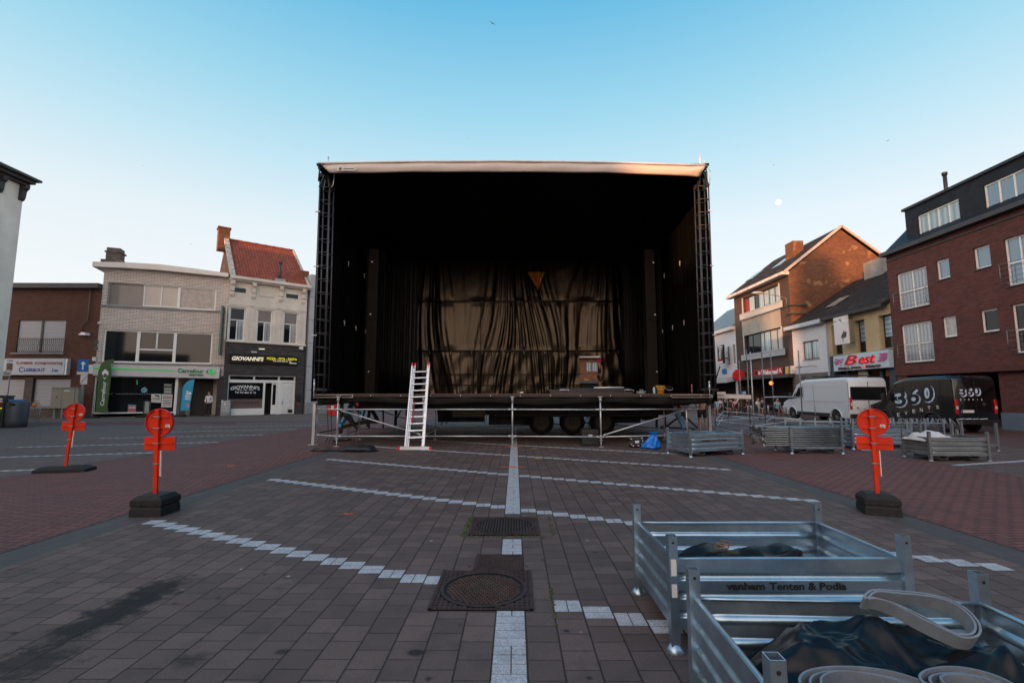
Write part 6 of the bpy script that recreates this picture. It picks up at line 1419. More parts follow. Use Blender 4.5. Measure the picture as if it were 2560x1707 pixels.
# ------------------------------------------------------------------ traffic signs with rubber feet
def traffic_sign(px, py, Y, yaw, tilt, label, base, strip=True):
    p = atY(px, py, Y); root = thing('traffic_sign', label, 'traffic sign', (p.x, Y, 0), R(yaw), 'red backed temporary signs on the square', world=False)
    T = math.tan(R(tilt)); lean = lambda x, y, z: (x+T*z, y, z)
    def build(mb, n, m, par=root, **k):
        mb.v = [Vector(lean(*v)) for v in mb.v]; return mb.build(n, m, par, world=False, **k)
    mb = MB(); mb.box(-.026, .026, -.02, .02, .22 if base == 'stack' else .08, 1.385); build(mb, 'pole', ORANGE, bevel=.006)
    mb = MB(); mb.lathe([(.176, -.0), (.182, .006), (.182, .022), (.176, .026)], (0.015, .03, 1.21), 40, 'y'); 
    dsc = build(mb, 'round_plate', ORANGE)
    mb = MB(); n = 40
    for k in range(n):
        a, b = 2*math.pi*k/n, 2*math.pi*(k+1)/n; q = lambda r, t, y: (0.015+r*math.cos(t), y, 1.21+r*math.sin(t))
        mb.add([q(.178, a, .004), q(.178, b, .004), q(.186, b, .004), q(.186, a, .004), q(.178, a, .03), q(.178, b, .03), q(.186, b, .03), q(.186, a, .03)], [(0, 1, 2, 3), (4, 7, 6, 5), (3, 2, 6, 7), (0, 4, 5, 1)])
    build(mb, 'rim', M('red_sign_rim', (.62, .02, .03), .4), dsc)
    mb = MB(); mb.box(-.19, .23, .028, .036, .835, 1.015); pl = build(mb, 'rectangular_plate', ORANGE, bevel=.02)
    mb = MB(); mb.box(-.186, .236, .0365, .046, .839, 1.019); build(mb, 'blue_face', M('blue_sign_face', (.02, .09, .40), .4), pl, bevel=.02)
    for z, w in ((1.285, .125), (1.13, .125), (.925, .19)):
        mb = MB(); mb.box(-w+.015, w+.015, .018, .029, z-.011, z+.011); bc_ = build(mb, 'back_channel', ORANGE); mb = MB(); mb.box(-w+.015, w+.015, .0195, .0285, z-.0155, z-.0112); build(mb, 'painted_channel_shade', DKR, bc_)  # dark strip below each channel paints in its shade
    for z in (1.285, 1.13, .925, .655):
        mb = MB(); mb.box(-.040, .040, -.026, .018, z-.008, z+.008); build(mb, 'clamp', GALVO, bevel=.003)
    mb = MB(); mb.box(.095, .155, .020, .0225, 1.135, 1.18); stk = build(mb, 'sticker', WPAP)
    mb = MB()
    for i in range(3): mb.box(.102, .148-.01*i, .0195, .0199, 1.145+i*.011, 1.149+i*.011)
    build(mb, 'print', DKGREY, stk)
    if strip:
        mb = MB(); mb.box(.056, .066, -.012, .010, .49, .83); ws = build(mb, 'edge_plate', WHITE)
        mb = MB(); mb.box(.030, .0555, -.006, .008, .50, .82); build(mb, 'edge_plate_back', ORANGE, ws)
    def slab(z0, w, d, h, ch):
        mb = MB(); mb.hexa([(x, y, z) for z, e in ((z0, 0), (z0+h*.55, 0)) for y in (-d, d) for x in (-w, w)])
        mb.hexa([(x*(w-e*1.4)/w*w if False else x*(w-e), y*(d-e*.8), z) for z, e in ((z0+h*.55, 0), (z0+h, ch)) for y in (-1, 1) for x in (-1, 1)]); return mb
    if base == 'stack':
        for i, z0 in enumerate((.004, .138)):
            mb = slab(z0, .205, .20, .128, .06 if i else .012); b = mb.build('rubber_foot', RUBBER, root, world=False, bevel=.008)
            for sx in (-.09, .09):
                m2 = MB(); m2.box(sx-.03, sx+.03, -.2035, -.2, z0+.0, z0+.035); m2.build('notch', BLACK, b, world=False)
    else:
        mb = slab(.004, .46, .20, .11, .10); mb.build('rubber_foot', RUBBER, root, world=False, bevel=.008)
        m2 = MB(); m2.box(.12, .36, -.05, .05, .114, .125); m2.build('handle_bar', RUBBER, root, world=False)
    return root
traffic_sign(391, 1238, 6.62, 2, -3.0, 'red round sign back on stacked rubber feet, biggest one at the left lane', 'stack')
traffic_sign(2193, 1233, 6.72, -20, .2, 'red round sign back on stacked rubber feet at the right brick lane', 'stack')
traffic_sign(163, 1172, 10.1, 14, 2.2, 'red round sign back on one long flat rubber foot, far left', 'flat')

# ------------------------------------------------------------------ steel stillage crates
def crate(loc, rz, w, d, label, mat, text=None, ph=.70, wt=.56, name='steel_crate', open_=False, group='galvanised steel stillages', tm=None):
    root = thing(name, label, 'crate', loc, R(rz), group, world=False)
    z0 = .13; pw = .028
    for i, (x, y) in enumerate(((0, 0), (w, 0), (0, d), (w, d))):
        mb = MB(); e = .0035
        for a, b, c_, dd in ((-pw, pw, -pw, -pw+e), (-pw, pw, pw-e, pw), (-pw, -pw+e, -pw+e, pw-e), (pw-e, pw, -pw+e, pw-e)): mb.box(x+a, x+b, y+c_, y+dd, .04, ph)
        po = mb.build('corner_post', mat, root, world=False)
        mb = MB(); mb.lathe([(.062, .002), (.066, .008), (.040, .030), (.030, .05)], (x, y, 0), 22); mb.build('foot', mat, po, world=False)
        mb = MB(); mb.lathe([(.008, 0), (.008, .0015)], (x, y-pw-.002, ph-.04), 10, 'y'); mb.build('hole', BLACK, po, world=False)
    # ribbed wall profile: (z, inward offset)
    prof = []; z = z0; ribs = [z0+(wt-z0)*f for f in (.22, .48, .74)]
    prof.append((z0, 0))
    for r in ribs:
        for t in range(9):
            a = t/8; prof.append((r-.026+.052*a, .020*math.sin(a*math.pi)**.8 if t not in (0, 8) else 0))
    prof += [(wt-.004, 0), (wt, .006), (wt, .022), (wt-.014, .024)]
    if not open_:
        for (ax, ay, bx, by, nx, ny) in ((pw, 0, w-pw, 0, 0, -1), (pw, d, w-pw, d, 0, 1), (0, pw, 0, d-pw, -1, 0), (w, pw, w, d-pw, 1, 0)):
            mb = MB(); n = 10; L = len(prof); ins = .004
            def fn(u, v, ax=ax, ay=ay, bx=bx, by=by, nx=nx, ny=ny):
                i = min(int(round(v*(L-1))), L-1); zz_, o = prof[i]; w_ = .0012*math.sin(u*9+zz_*20)
                return (ax+(bx-ax)*u-nx*(o-ins+w_), ay+(by-ay)*u-ny*(o-ins+w_), zz_)
            mb.grid(fn, n, L-1, True); mb.sm = [not (abs(prof[(q//n)][1]) < 1e-6 and abs(prof[(q//n)+1][1]) < 1e-6) for q in range(n*(L-1))]; mb.build('side_panel', mat, root, world=False, solid=.003)
        mb = MB(); mb.box(.01, w-.01, .01, d-.01, z0, z0+.004); mb.build('floor', mat, root, world=False)
    else:
        for (ax, ay, bx, by) in ((0, 0, w, 0), (0, d, w, d), (0, 0, 0, d), (w, 0, w, d)):
            for z in (z0+.03,): mb = MB(); mb.bar((ax, ay, z), (bx, by, z), .05, .06); mb.build('base_rail', mat, root, world=False)
    for x in (w*.16, w*.70):
        mb = MB(); e = .004; x1 = x+.2
        for a in ((x, x1, .045, .049), (x, x1, z0-.006, z0-.002)): mb.box(a[0], a[1], .02, d-.02, a[2], a[3])
        for xx in (x, x1-e): mb.box(xx, xx+e, .02, d-.02, .049, z0-.006)
        mb.build('fork_channel', mat, root, world=False)
    if text:
        tx0, tx1, tz0, tz1 = text; mb = MB(); yy = -.0085
        add_text(mb, 'vanham', lambda x, y, e: (tx0+(tx1-tx0)*.325*x, yy-.001*e, tz0+(tz1-tz0)*(y)), 1, 1, 0, .05); mb.build('lettering', M('black_stencil', (.008, .008, .008), .6, 0, 0), root, world=False); mb = MB()
        add_text(mb, 'Tenten & Podia', lambda x, y, e: (tx0+(tx1-tx0)*(.36+.64*x), yy-.001*e, tz0+(tz1-tz0)*(y)), 1, 1, 0, .025)
        mb.build('lettering', M('black_stencil', (.008, .008, .008), .6, 0, 0), root, world=False)
    return root
tA = atY(1814, 1473, 3.2); tB = atY(2115, 1455, 3.2)
cA = crate((1.0, 3.2, 0), 0.3, 1.48, .88, 'shiny galvanised crate with black lettering and a small black tarp bundle inside', GALV, (tA.x-1.0, tB.x-1.0, tA.z, tB.z))
mb = MB(); mb.box(-.018, .016, -.0305, -.029, .46, .56); mb.box(-.018, .016, -.0305, -.029, .33, .41); lb = mb.build('paper_label', WPAP, cA, world=False)
cB = crate((.893, 1.772, 0), -1.8, 1.43, .84, 'nearest galvanised crate filled with dark tarpaulin and coiled pale straps, bottom right corner', GALV)
cC_ = atZ(1727, 1143); c2 = atZ(1857, 1135)
cC = crate((cC_.x, cC_.y, 0), math.degrees(math.atan2(c2.y-cC_.y, c2.x-cC_.x)), (c2-cC_).length, .85, 'empty bright galvanised crate with black lettering beside the stage corner', GALV, (.36, 1.20, .375, .425))
cF_ = atZ(2328, 1153); crate((cF_.x, cF_.y, 0), -1, 1.36, .80, 'dull weathered crate with crumpled white tarp on top near the black van', GALVO)
cE_ = atZ(2134, 1123); crate((cE_.x, cE_.y, 0), 2, 1.75, .85, 'blue grey galvanised crate half hidden behind the right traffic sign', GALV)
cD_ = atZ(1980, 1134); cD = crate((cD_.x, cD_.y, 0), 0, 1.36, .8, 'open steel rack with four posts stacked full of scaffold ledgers', GALV, name='steel_rack', open_=True, ph=.72)
cG_ = atZ(2385, 1128); crate((cG_.x, cG_.y, 0), 3, 1.3, 1.0, 'open empty steel rack behind the weathered crate by the black van', GALVO, name='steel_rack', open_=True, ph=.78)
# scaffold ledgers piled in the rack (one mesh, copied)
def ledger(L):
    mb = MB(); mb.tube((-.0, 0, 0), (L, 0, 0), .0215, 8)
    for x, s_ in ((0, -1), (L, 1)): mb.hexa([(x+s_*a, y, z) for z in (-.035, .035) for y in (-.016, .016) for a in ((0, .055) if s_ > 0 else (.055, 0))]); mb.box(x+s_*.03-.006, x+s_*.03+.006, -.006, .006, -.06, .06)
    return mb
rows = 9; first = None; k = 0
for j in range(rows):
    for i in range(9):
        y = cD_.y+.06+i*.083+random.uniform(-.01, .01); z = .215+j*.058+random.uniform(-.004, .004); x = cD_.x-.66+random.uniform(-.05, .05)
        if i > 1 and j < rows-2 and i < 8: continue
        if first is None:
            first = ledger(2.08).build('scaffold_ledger', GALVO, None); first.location = (x, y, z); o = first
            tag(o, 'grey scaffold ledger tube with wedge heads lying in the open steel rack', 'scaffold tube', 'scaffold ledgers stacked in the open rack')
        else: o = first.copy(); COL.objects.link(o); o.location = (x, y, z)
        o.rotation_euler = (random.uniform(0, 3), 0, random.uniform(-.012, .012)); k += 1
# long racks with upright posts in front of the vans
def long_rack(px0, py0, px1, py1, nposts, label, h=.62, rows=4, far=.7):
    a = atZ(px0, py0); b = atZ(px1, py1); rt = thing('steel_rack', label, 'rack', a, math.atan2(b.y-a.y, b.x-a.x), 'galvanised steel stillages', world=False); L = (b-a).length
    for i in range(nposts):
        for y in (0, far):
            x = L*i/(nposts-1); mb = MB(); mb.box(x-.025, x+.025, y-.025, y+.025, .03, h+random.uniform(-.02, .02)); mb.build('rack_post', GALV, rt, world=False)
    for z in (.14, h*.8):
        for y in (0, far): mb = MB(); mb.box(0, L, y-.022, y+.022, z-.02, z+.02); mb.build('rack_rail', GALV, rt, world=False)
    mb = MB()
    for j in range(rows):
        for i in range(7): y = .06+i*.09; z = .20+j*.065; mb.tube((-.15+random.uniform(-.1, .1), y, z), (L+random.uniform(-.05, .15), y, z), .022, 6)
    t_ = mb.build('stored_tubes', GALVO, rt, world=False); t_['kind'] = 'stuff'
    return rt
long_rack(1965, 1086, 2120, 1092, 5, 'long steel rack of tubes standing in front of the white van', .66)
long_rack(2135, 1098, 2362, 1100, 6, 'long steel rack of tubes standing in front of the black van', .72, 5)
# loose rods lying across the rack
mb = MB(); a = atZ(2135, 1098)
for i in range(46):
    x = a.x+.2+i*.085; y = a.y+random.uniform(.1, .6); mb.bar((x, y, .50), (x+random.uniform(-.12, .2), y+.1, .70), .02, .03)
o = mb.build('lattice_girders', M('bluish_white_steel', (.24, .27, .30), .4, .5, .2, 6)); tag(o, 'pile of small bluish white diagonal braces lying in the rack by the black van', 'braces', kind='stuff')

# ------------------------------------------------------------------ tarpaulins, straps
from mathutils import noise as MN
TARP = M('dark_blue_black_tarp', (.004, .006, .009), .3, 0, .3, 6, .10, 25, ior=1.36)
TARPW = M('dirty_white_tarp', (.55, .55, .55), .55, 0, .1, 5)
STRAPM = M('pale_grey_webbing', (.18, .205, .24), .6, 0, .12, 14, .3, 160)
STRAPE = M('webbing_edge', (.22, .19, .18), .7, 0, .1, 20)
def heap(x0, x1, y0, y1, zf, name, mat, label, cat, seed=0, n=70, solid=.006, edge=.4):
    mb = MB()
    def fn(u, v):
        x = x0+(x1-x0)*u; y = y0+(y1-y0)*v; e = min(1, min(u, 1-u, v, 1-v)*9)
        q = Vector((x*2.2+seed, y*2.2, 0)); a = MN.ridged_multi_fractal(q, 1.0, 2.0, 3, 1.0, 2.0); b = MN.noise(q*1.7)
        cr = abs(MN.noise(Vector((x*5+y*3+seed, y*4-x*2, 3))))
        return (x, y, zf(u, v)*(edge+(1-edge)*e)+(.05*b+.02*a-.05*cr)*e)
    mb.grid(fn, n, n); o = mb.build(name, mat, None, solid=solid); return tag(o, label, cat)
# crease-sharp sheet for the near crate: explicit ridge peaks
pk1, pk2, pk3 = atZ(2176, 1525, .56), atZ(2010, 1590, .47), atZ(2500, 1600, .52)
PKS = [((pk1.x, pk1.y), .20, .42), ((pk2.x, pk2.y), .12, .40), ((pk3.x, pk3.y), .13, .40), ((1.25, 2.0), .05, .3)]
random.seed(5); CRS = []
for (c_, hp, rp_) in PKS[:3]:
    for i in range(7): a_ = random.uniform(0, 6.28); l_ = random.uniform(.25, .6); CRS.append((c_[0], c_[1], c_[0]+l_*math.cos(a_), c_[1]+l_*math.sin(a_)*.7, random.uniform(.02, .05), random.uniform(.03, .07)))
def zB(u, v):
    x = .97+(2.30-.97)*u; y = 1.80+(2.57-1.80)*v; z = .32-.10*max(0, .25-u)*4*(1-.3*v)
    for (cx, cy), h, r in PKS:
        d = math.hypot(x-cx, y-cy); z += h*max(0, 1-d/r)**1.2
    # long straight folds running from the peak
    z += .035*max(0, 1-abs((x-1.75)*.35+(y-2.15))*12)+.03*max(0, 1-abs((x-1.5)*-.5+(y-1.95))*14)
    cm = 0
    for (ax, ay, bx, by, hh_, ww) in CRS:
        dx, dy = bx-ax, by-ay; L2 = dx*dx+dy*dy; t_ = max(0, min(1, ((x-ax)*dx+(y-ay)*dy)/L2)); dd = math.hypot(x-ax-dx*t_, y-ay-dy*t_)
        cm = max(cm, hh_*min(1, .4+t_*3)*(1-.6*t_)*max(0, 1-dd/ww))
    return z+cm+.05*(v > .9)
heap(.965, 2.31, 1.80, 2.56, zB, 'tarpaulin', TARP, 'dark blue black tarpaulin crumpled inside the nearest crate', 'tarpaulin', 3.3, 110)
def ribbon(pts, w, th, up=Vector((0, 0, 1)), closed=False, sub=8):
    P = [Vector(p) for p in pts]; Q = []
    n = len(P)
    for i in range(n if closed else n-1):
        p0, p1, p2, p3 = P[(i-1) % n] if (closed or i > 0) else P[0], P[i], P[(i+1) % n], P[(i+2) % n] if (closed or i+2 < n) else P[-1]
        for k in range(sub):
            t = k/sub; Q.append(.5*((2*p1)+(-p0+p2)*t+(2*p0-5*p1+4*p2-p3)*t*t+(-p0+3*p1-3*p2+p3)*t**3))
    if not closed: Q.append(P[-1])
    mb = MB(); L = len(Q); b = 0
    for i, q in enumerate(Q):
        d = (Q[(i+1) % L if closed else min(i+1, L-1)]-Q[i-1 if (closed or i > 0) else 0]).normalized(); s_ = d.cross(up).normalized(); u_ = s_.cross(d)
        for a, c in ((-1, -1), (1, -1), (1, 1), (-1, 1)): mb.v.append(q+s_*a*th/2+u_*c*w/2)
    for i in range(L if closed else L-1):
        j = (i+1) % L
        for k in range(4): mb.f.append([i*4+k, i*4+(k+1) % 4, j*4+(k+1) % 4, j*4+k]); mb.sm.append(False)
    return mb
z9 = zoomer(1560, 1240, .42517)
LP = [(1425, 628, .60), (1470, 590, .62), (1600, 598, .62), (1750, 612, .61), (1880, 640, .60), (1985, 700, .58), (2045, 775, .55), (2035, 832, .53), (1960, 842, .52), (1860, 800, .54), (1740, 735, .56), (1600, 668, .58), (1480, 630, .60)]
lp = [atZ(*z9(x, y), z) for x, y, z in LP]
st = thing('strap_coil', 'pale webbing strap looped like a teardrop over the far rim of the nearest crate', 'strap', (lp[0].x, lp[0].y, .5), world=True)
for i, off in enumerate((0, .016)):
    c0 = sum(lp, Vector())/len(lp); pts = [q+(q-c0).normalized()*off*(1 if True else 0) for q in lp]
    ribbon(pts, .066, .009, Vector((.1, -.5, 1)), True).build('strap_layer', STRAPM, st)
def coil(cx, cy, cz, r0, turns, w, label, a0=0.0, tilt=0, gap=.020, sq=.75):
    t_ = thing('strap_coil', label, 'strap', (cx, cy, cz), group='pale strap coils in the nearest crate')
    for k in range(turns):
        r = r0-k*gap; pts = []
        for i in range(16):
            a = 2*math.pi*i/16; rr = r*(1+.05*math.sin(3*a+k)); pts.append((cx+rr*math.cos(a+a0), cy+sq*rr*math.sin(a+a0), cz+tilt*math.sin(a+a0)-.008*k*(k % 2)))
        ribbon(pts, w, .009, closed=True, sub=4).build('strap_layer', STRAPM, t_)
q = atZ(2190, 1745, .46); coil(q.x, q.y, .45, .25, 3, .06, 'big coil of pale strap lying at the bottom edge of the nearest crate', gap=.03)
q = atZ(2440, 1720, .48); coil(q.x, q.y+.01, .46, .17, 3, .055, 'smaller coil of pale strap to the right of the big strap coil', .4, gap=.035)
# bundle inside crate A
mb = MB(); a = Vector((1.12, 3.55, .42)); L = .92
def bun(u, v):
    r = (.125+.03*math.sin(u*7)+.02*math.sin(u*19+2))*(1-.75*abs(2*u-1)**5); t_ = v*2*math.pi; cr = .018*math.sin(t_*5+u*11)+.02*MN.noise(Vector((u*8, math.cos(t_)*2, math.sin(t_)*2)))
    return (a.x+L*u, a.y+(r*1.5+cr)*math.cos(t_)+.05*u, a.z+(r*.62+cr)*math.sin(t_)-.02+.05*u*u)
mb.grid(bun, 60, 36); tag(mb.build('tarp_bundle', M('black_tarp_bundle', (.006, .006, .007), .4, 0, .2, 8, .2, 30, ior=1.3)), 'black folded tarp bundle lying in the lettered crate', 'tarpaulin')
mb = MB(); mb.path([(a.x+.32+.05*math.cos(t*1.3)+.02*t*.2, a.y-.02+.05*math.sin(t*1.3), a.z+.095+.004*t) for t in range(12)], .006, 6); tag(mb.build('rope', M('tan_rope', (.20, .14, .10), .9)), 'short tan rope knotted on top of the black tarp bundle', 'rope')
mb = MB(); mb.box(1.06, 2.42, 3.98, 4.05, .135, .30); 
# white tarp on crate F
heap(cF_.x-.06, cF_.x+.85, cF_.y+.08, cF_.y+.78, lambda u, v: .50+.13*math.sin(u*math.pi)*math.sin(v*math.pi)**.5+.05*math.sin(u*14)*math.sin(v*math.pi), 'white_tarp', TARPW, 'crumpled dirty white tarp heaped on the weathered crate', 'tarpaulin', 9.1, 60, edge=.93)
# black hose bag at stage corner
a = atZ(775, 1128); b = atZ(935, 1134)
mb = MB()
def hose(u, v):
    x = a.x+(b.x-a.x)*u; y = a.y-.06+.25*math.sin(u*2.4)*.3; r = .045+.05*max(0, math.sin((u-.45)*math.pi/.55)) if u > .45 else .045+.012*math.sin(u*30)
    wv = 1 if u <= .45 else 3.4; t_ = v*2*math.pi; e = min(1, u*14, (1-u)*10)
    return (x, y+r*wv*e*math.cos(t_)+.02*math.sin(u*26), max(.006, r*1.15*e*(math.sin(t_)+.75)+.008*math.sin(u*50+v*9)))
mb.grid(hose, 90, 18); tag(mb.build('tarp_roll', M('dusty_black_bag', (.014, .015, .018), .55, 0, .3, 6, .3, 30)), 'long black rolled bag lying on the paving at the left stage corner', 'bag')
# black bin bag blue
a = atZ(1627, 1122)
mb = MB()
def bag(u, v):
    t_ = u*2*math.pi; z = .47*v**1.1; r = (.27*min(1, .75+2*v)*(1-max(0, v-.15)/.85)**.8 if v < .86 else .05+.09*(v-.86)/.14)*(1+.14*math.sin(3*t_+4*v)+.09*math.sin(7*t_-v*9)+.05*math.sin(13*t_+v*21))+.01
    return (a.x+r*math.cos(t_)+.12*v*v, a.y+r*.8*math.sin(t_), .005+z+.02*math.sin(t_*7)*v*(1-v))
mb.grid(bag, 60, 20); tag(mb.build('rubbish_bag', M('bright_blue_plastic', (.005, .16, .62), .3, 0, .15, 8, .4, 22)), 'bright blue tied rubbish bag on the paving in front of the stage', 'bag')
# cases under the stage
def case(px0, px1, py, h, label, mat, latch=True, name='flight_case', cat='case', d=.4, lid=.12):
    a = atZ(px0, py); b = atZ(px1, py); x0, x1, y = a.x, b.x, a.y; rt = thing(name, label, cat, ((x0+x1)/2, y, 0))
    mb = MB(); mb.box(x0, x1, y, y+d, .03, h-lid); mb.build('body', mat, rt, bevel=.01); mb = MB(); mb.box(x0-.004, x1+.004, y-.004, y+d+.004, h-lid+.004, h); mb.build('lid', mat, rt, bevel=.01)
    mb = MB(); mb.box((x0+x1)/2-.06, (x0+x1)/2+.06, y-.012, y-.0045, h-lid-.1, h-lid-.03); mb.build('latch', ALU, rt); return rt
case(1455, 1497, 1115, .50, 'black equipment case on the ground under the middle right of the stage', M('scuffed_black_case', (.012, .012, .013), .5, 0, .3, 9))
m, t, b_ = new_mat('flower_print'); tc = t.nodes.new('ShaderNodeTexCoord').outputs['Object']; vo = t.nodes.new('ShaderNodeTexVoronoi'); vo.inputs['Scale'].default_value = 14; t.links.new(tc, vo.inputs['Vector'])
c = mixc(t, ramp(t, vo.outputs['Distance'], [(.26, 1), (.34, 0)]), (.014, .012, .016), mixc(t, .5, (.6, .3, .3), vo.outputs['Color'])); t.links.new(c, b_.inputs['Base Color'])
case(1577, 1609, 1119, .30, 'small black box with flower print beside the blue rubbish bag', m, name='printed_box', cat='box', d=.3, lid=.06)
# things on the deck
def deckx(px, Y=15.8): return atY(px, 985, Y).x
rt = thing('platform_stack', 'dark stack of deck frames lying on the stage in front of the worker', 'platform', (deckx(1470, 16.5), 16.5, ZD))
for i, (x0, x1, y, z0, z1) in enumerate(((1375, 1582, 16.4, 0, .07), (1372, 1560, 16.6, .075, .14), (1400, 1575, 16.9, .145, .19))):
    mb = MB(); mb.box(deckx(x0, y), deckx(x1, y), y, y+1.6, ZD+z0, ZD+z1); mb.build('deck_frame', M('dark_grey_frame', (.04, .036, .038), .4, .3, .2, 4), rt, bevel=.01)
mb = MB(); mb.tube((deckx(1485, 16.3), 16.3, ZD+.20), (deckx(1560, 16.3), 16.3, ZD+.21), .025, 8); mb.build('tube', ALU, rt)
for xa in (1400, 1562):
    mb = MB(); X = deckx(xa, 16.38); mb.path([(X, 16.38, ZD+.03), (X, 16.36, ZD+.13), (X+.3, 16.36, ZD+.13), (X+.3, 16.38, ZD+.05)], .012, 6); mb.build('handle', ALU, rt)
def bucket(px0, px1, py0, Y, label, mat):
    x0, x1 = atY(px0, 985, Y).x, atY(px1, 985, Y).x; h = atY(1280, py0, Y).z-ZD; r = (x1-x0)/2; cx = (x0+x1)/2
    rt = thing('bucket', label, 'bucket', (cx, Y, ZD)); mb = MB(); n = 24
    mb.lathe([(r*.78, .0), (r*.98, h-.02), (r*1.04, h-.018), (r*1.04, h), (r*.96, h), (r*.74, .02)], (cx, Y, ZD), n); mb.build('tub', mat, rt)
    mb = MB(); mb.path([(cx+r*1.05*math.cos(t_), Y-r*1.05*math.sin(t_), ZD+h-.03-.09*math.sin(t_)) for t_ in [math.pi*i/10 for i in range(11)]], .006, 5); mb.build('handle', ALU, rt)
bucket(1640, 1662, 964, 15.7, 'bright yellow bucket standing on the right part of the stage deck', M('yellow_plastic', (.85, .38, .01), .4, 0, .05))
bucket(1663, 1682, 966, 15.9, 'black bucket standing right behind the yellow bucket on the deck', M('black_plastic', (.012, .012, .013), .5))
x = deckx(1635.5, 15.6); mb = MB(); mb.lathe([(.036, 0), (.04, .02), (.036, .08), (.04, .12), (.038, .16), (.015, .20), (.015, .225)], (x, 15.6, ZD), 14); o = mb.build('water_bottle', M('clear_blue_plastic', (.35, .50, .60), .15, 0, 0)); tag(o, 'clear plastic water bottle with pale blue tint beside the yellow bucket', 'bottle')
mb = MB(); X = deckx(1604, 15.9)
mb.grid(lambda u, v: (X+.17*(u-.5)*2*math.sin(v*math.pi)*(1+.2*math.sin(u*17)), 15.9+.1*math.cos(v*math.pi), ZD+.13*math.sin(v*math.pi)*math.sin(u*math.pi)**.5*(1+.25*math.sin(u*23))), 24, 10); tag(mb.build('plastic_bag', M('cloudy_plastic', (.16, .17, .18), .25, 0, .3, 20), solid=.004), 'crumpled clear plastic bag on the deck left of the bottle', 'bag')
mb = MB(); X = deckx(1304, 15.4); mb.ball((X, 15.4, ZD+.03), .07, .04, .03, 10, 6); tag(mb.build('crumpled_paper', WPAP), 'small crumpled white scrap on the deck edge near the centre post', 'litter')
mb = MB(); X = deckx(1730, 15.6); mb.tube((X, 15.6, ZD), (X, 15.6, ZD+.16), .012, 6); mb.tube((X, 15.6, ZD+.16), (X, 15.6, ZD+.30), .014, 6); tag(mb.build('marker_spike', M('red_white_spike', (.6, .2, .2), .5)), 'thin red and white spike on the right end of the deck', 'spike')

# ------------------------------------------------------------------ ladder leaning on the deck
P0 = atZ(1037, 1124); P1 = atY(1053, 912, 15.25)
lad = thing('ladder', 'silver aluminium extension ladder with red tips leaning on the stage front', 'ladder', P0)
A = Vector((P0.x, P0.y, .06)); B = Vector((P1.x, P1.y, P1.z)); D = (B-A).normalized(); S_ = Vector((1, 0, 0)); S_ = (S_-D*S_.dot(D)).normalized(); O_ = S_.cross(D)
RED = M('red_plastic_cap', (.65, .02, .04), .4, 0, 0); Lh = (B-A).length
for j, (hw, off, l0, l1) in enumerate(((.235, 0, 0, Lh-.12), (.200, .06, .02, Lh), (.270, -.06, .02, Lh-.06))):
    for s_ in (-1, 1):
        a = A+S_*s_*hw-O_*off+D*l0; b = A+S_*s_*hw*1.0-O_*off+D*l1; mb = MB(); mb.bar(a, b, .032, .055, O_); r_ = mb.build('side_rail', ALU, lad)
        mb = MB(); mb.bar(b, b+D*.09, .034, .064, O_); mb.build('end_cap', RED, r_)
n = 11
for i in range(n):
    t_ = .30+i*(Lh-.55)/(n-1)*1.0
    for j, (hw, off) in enumerate(((.22, 0), (.19, .06))):
        mb = MB(); q = A+D*t_-O_*off+D*.03*j; mb.bar(q-S_*hw, q+S_*hw, .030, .030, D); mb.build('rung', ALU, lad)
mb = MB(); mb.bar((A.x-.42, A.y-.03, .05), (A.x+.42, A.y-.03, .05), .07, .085); bb = mb.build('stabiliser_bar', M('white_bar', (.70, .70, .72), .4), lad)
for s_ in (-1, 1): mb = MB(); mb.bar((A.x+s_*.42, A.y-.03, .05), (A.x+s_*.49, A.y-.03, .05), .08, .095); mb.build('end_cap', RED, bb)
mb = MB(); mb.bar(A-S_*.12+D*.75+O_*.03, A-S_*.12+D*1.45+O_*.03, .03, .05); mb.build('red_lock_strap', M('dark_red_strap', (.25, .01, .015), .5), lad)
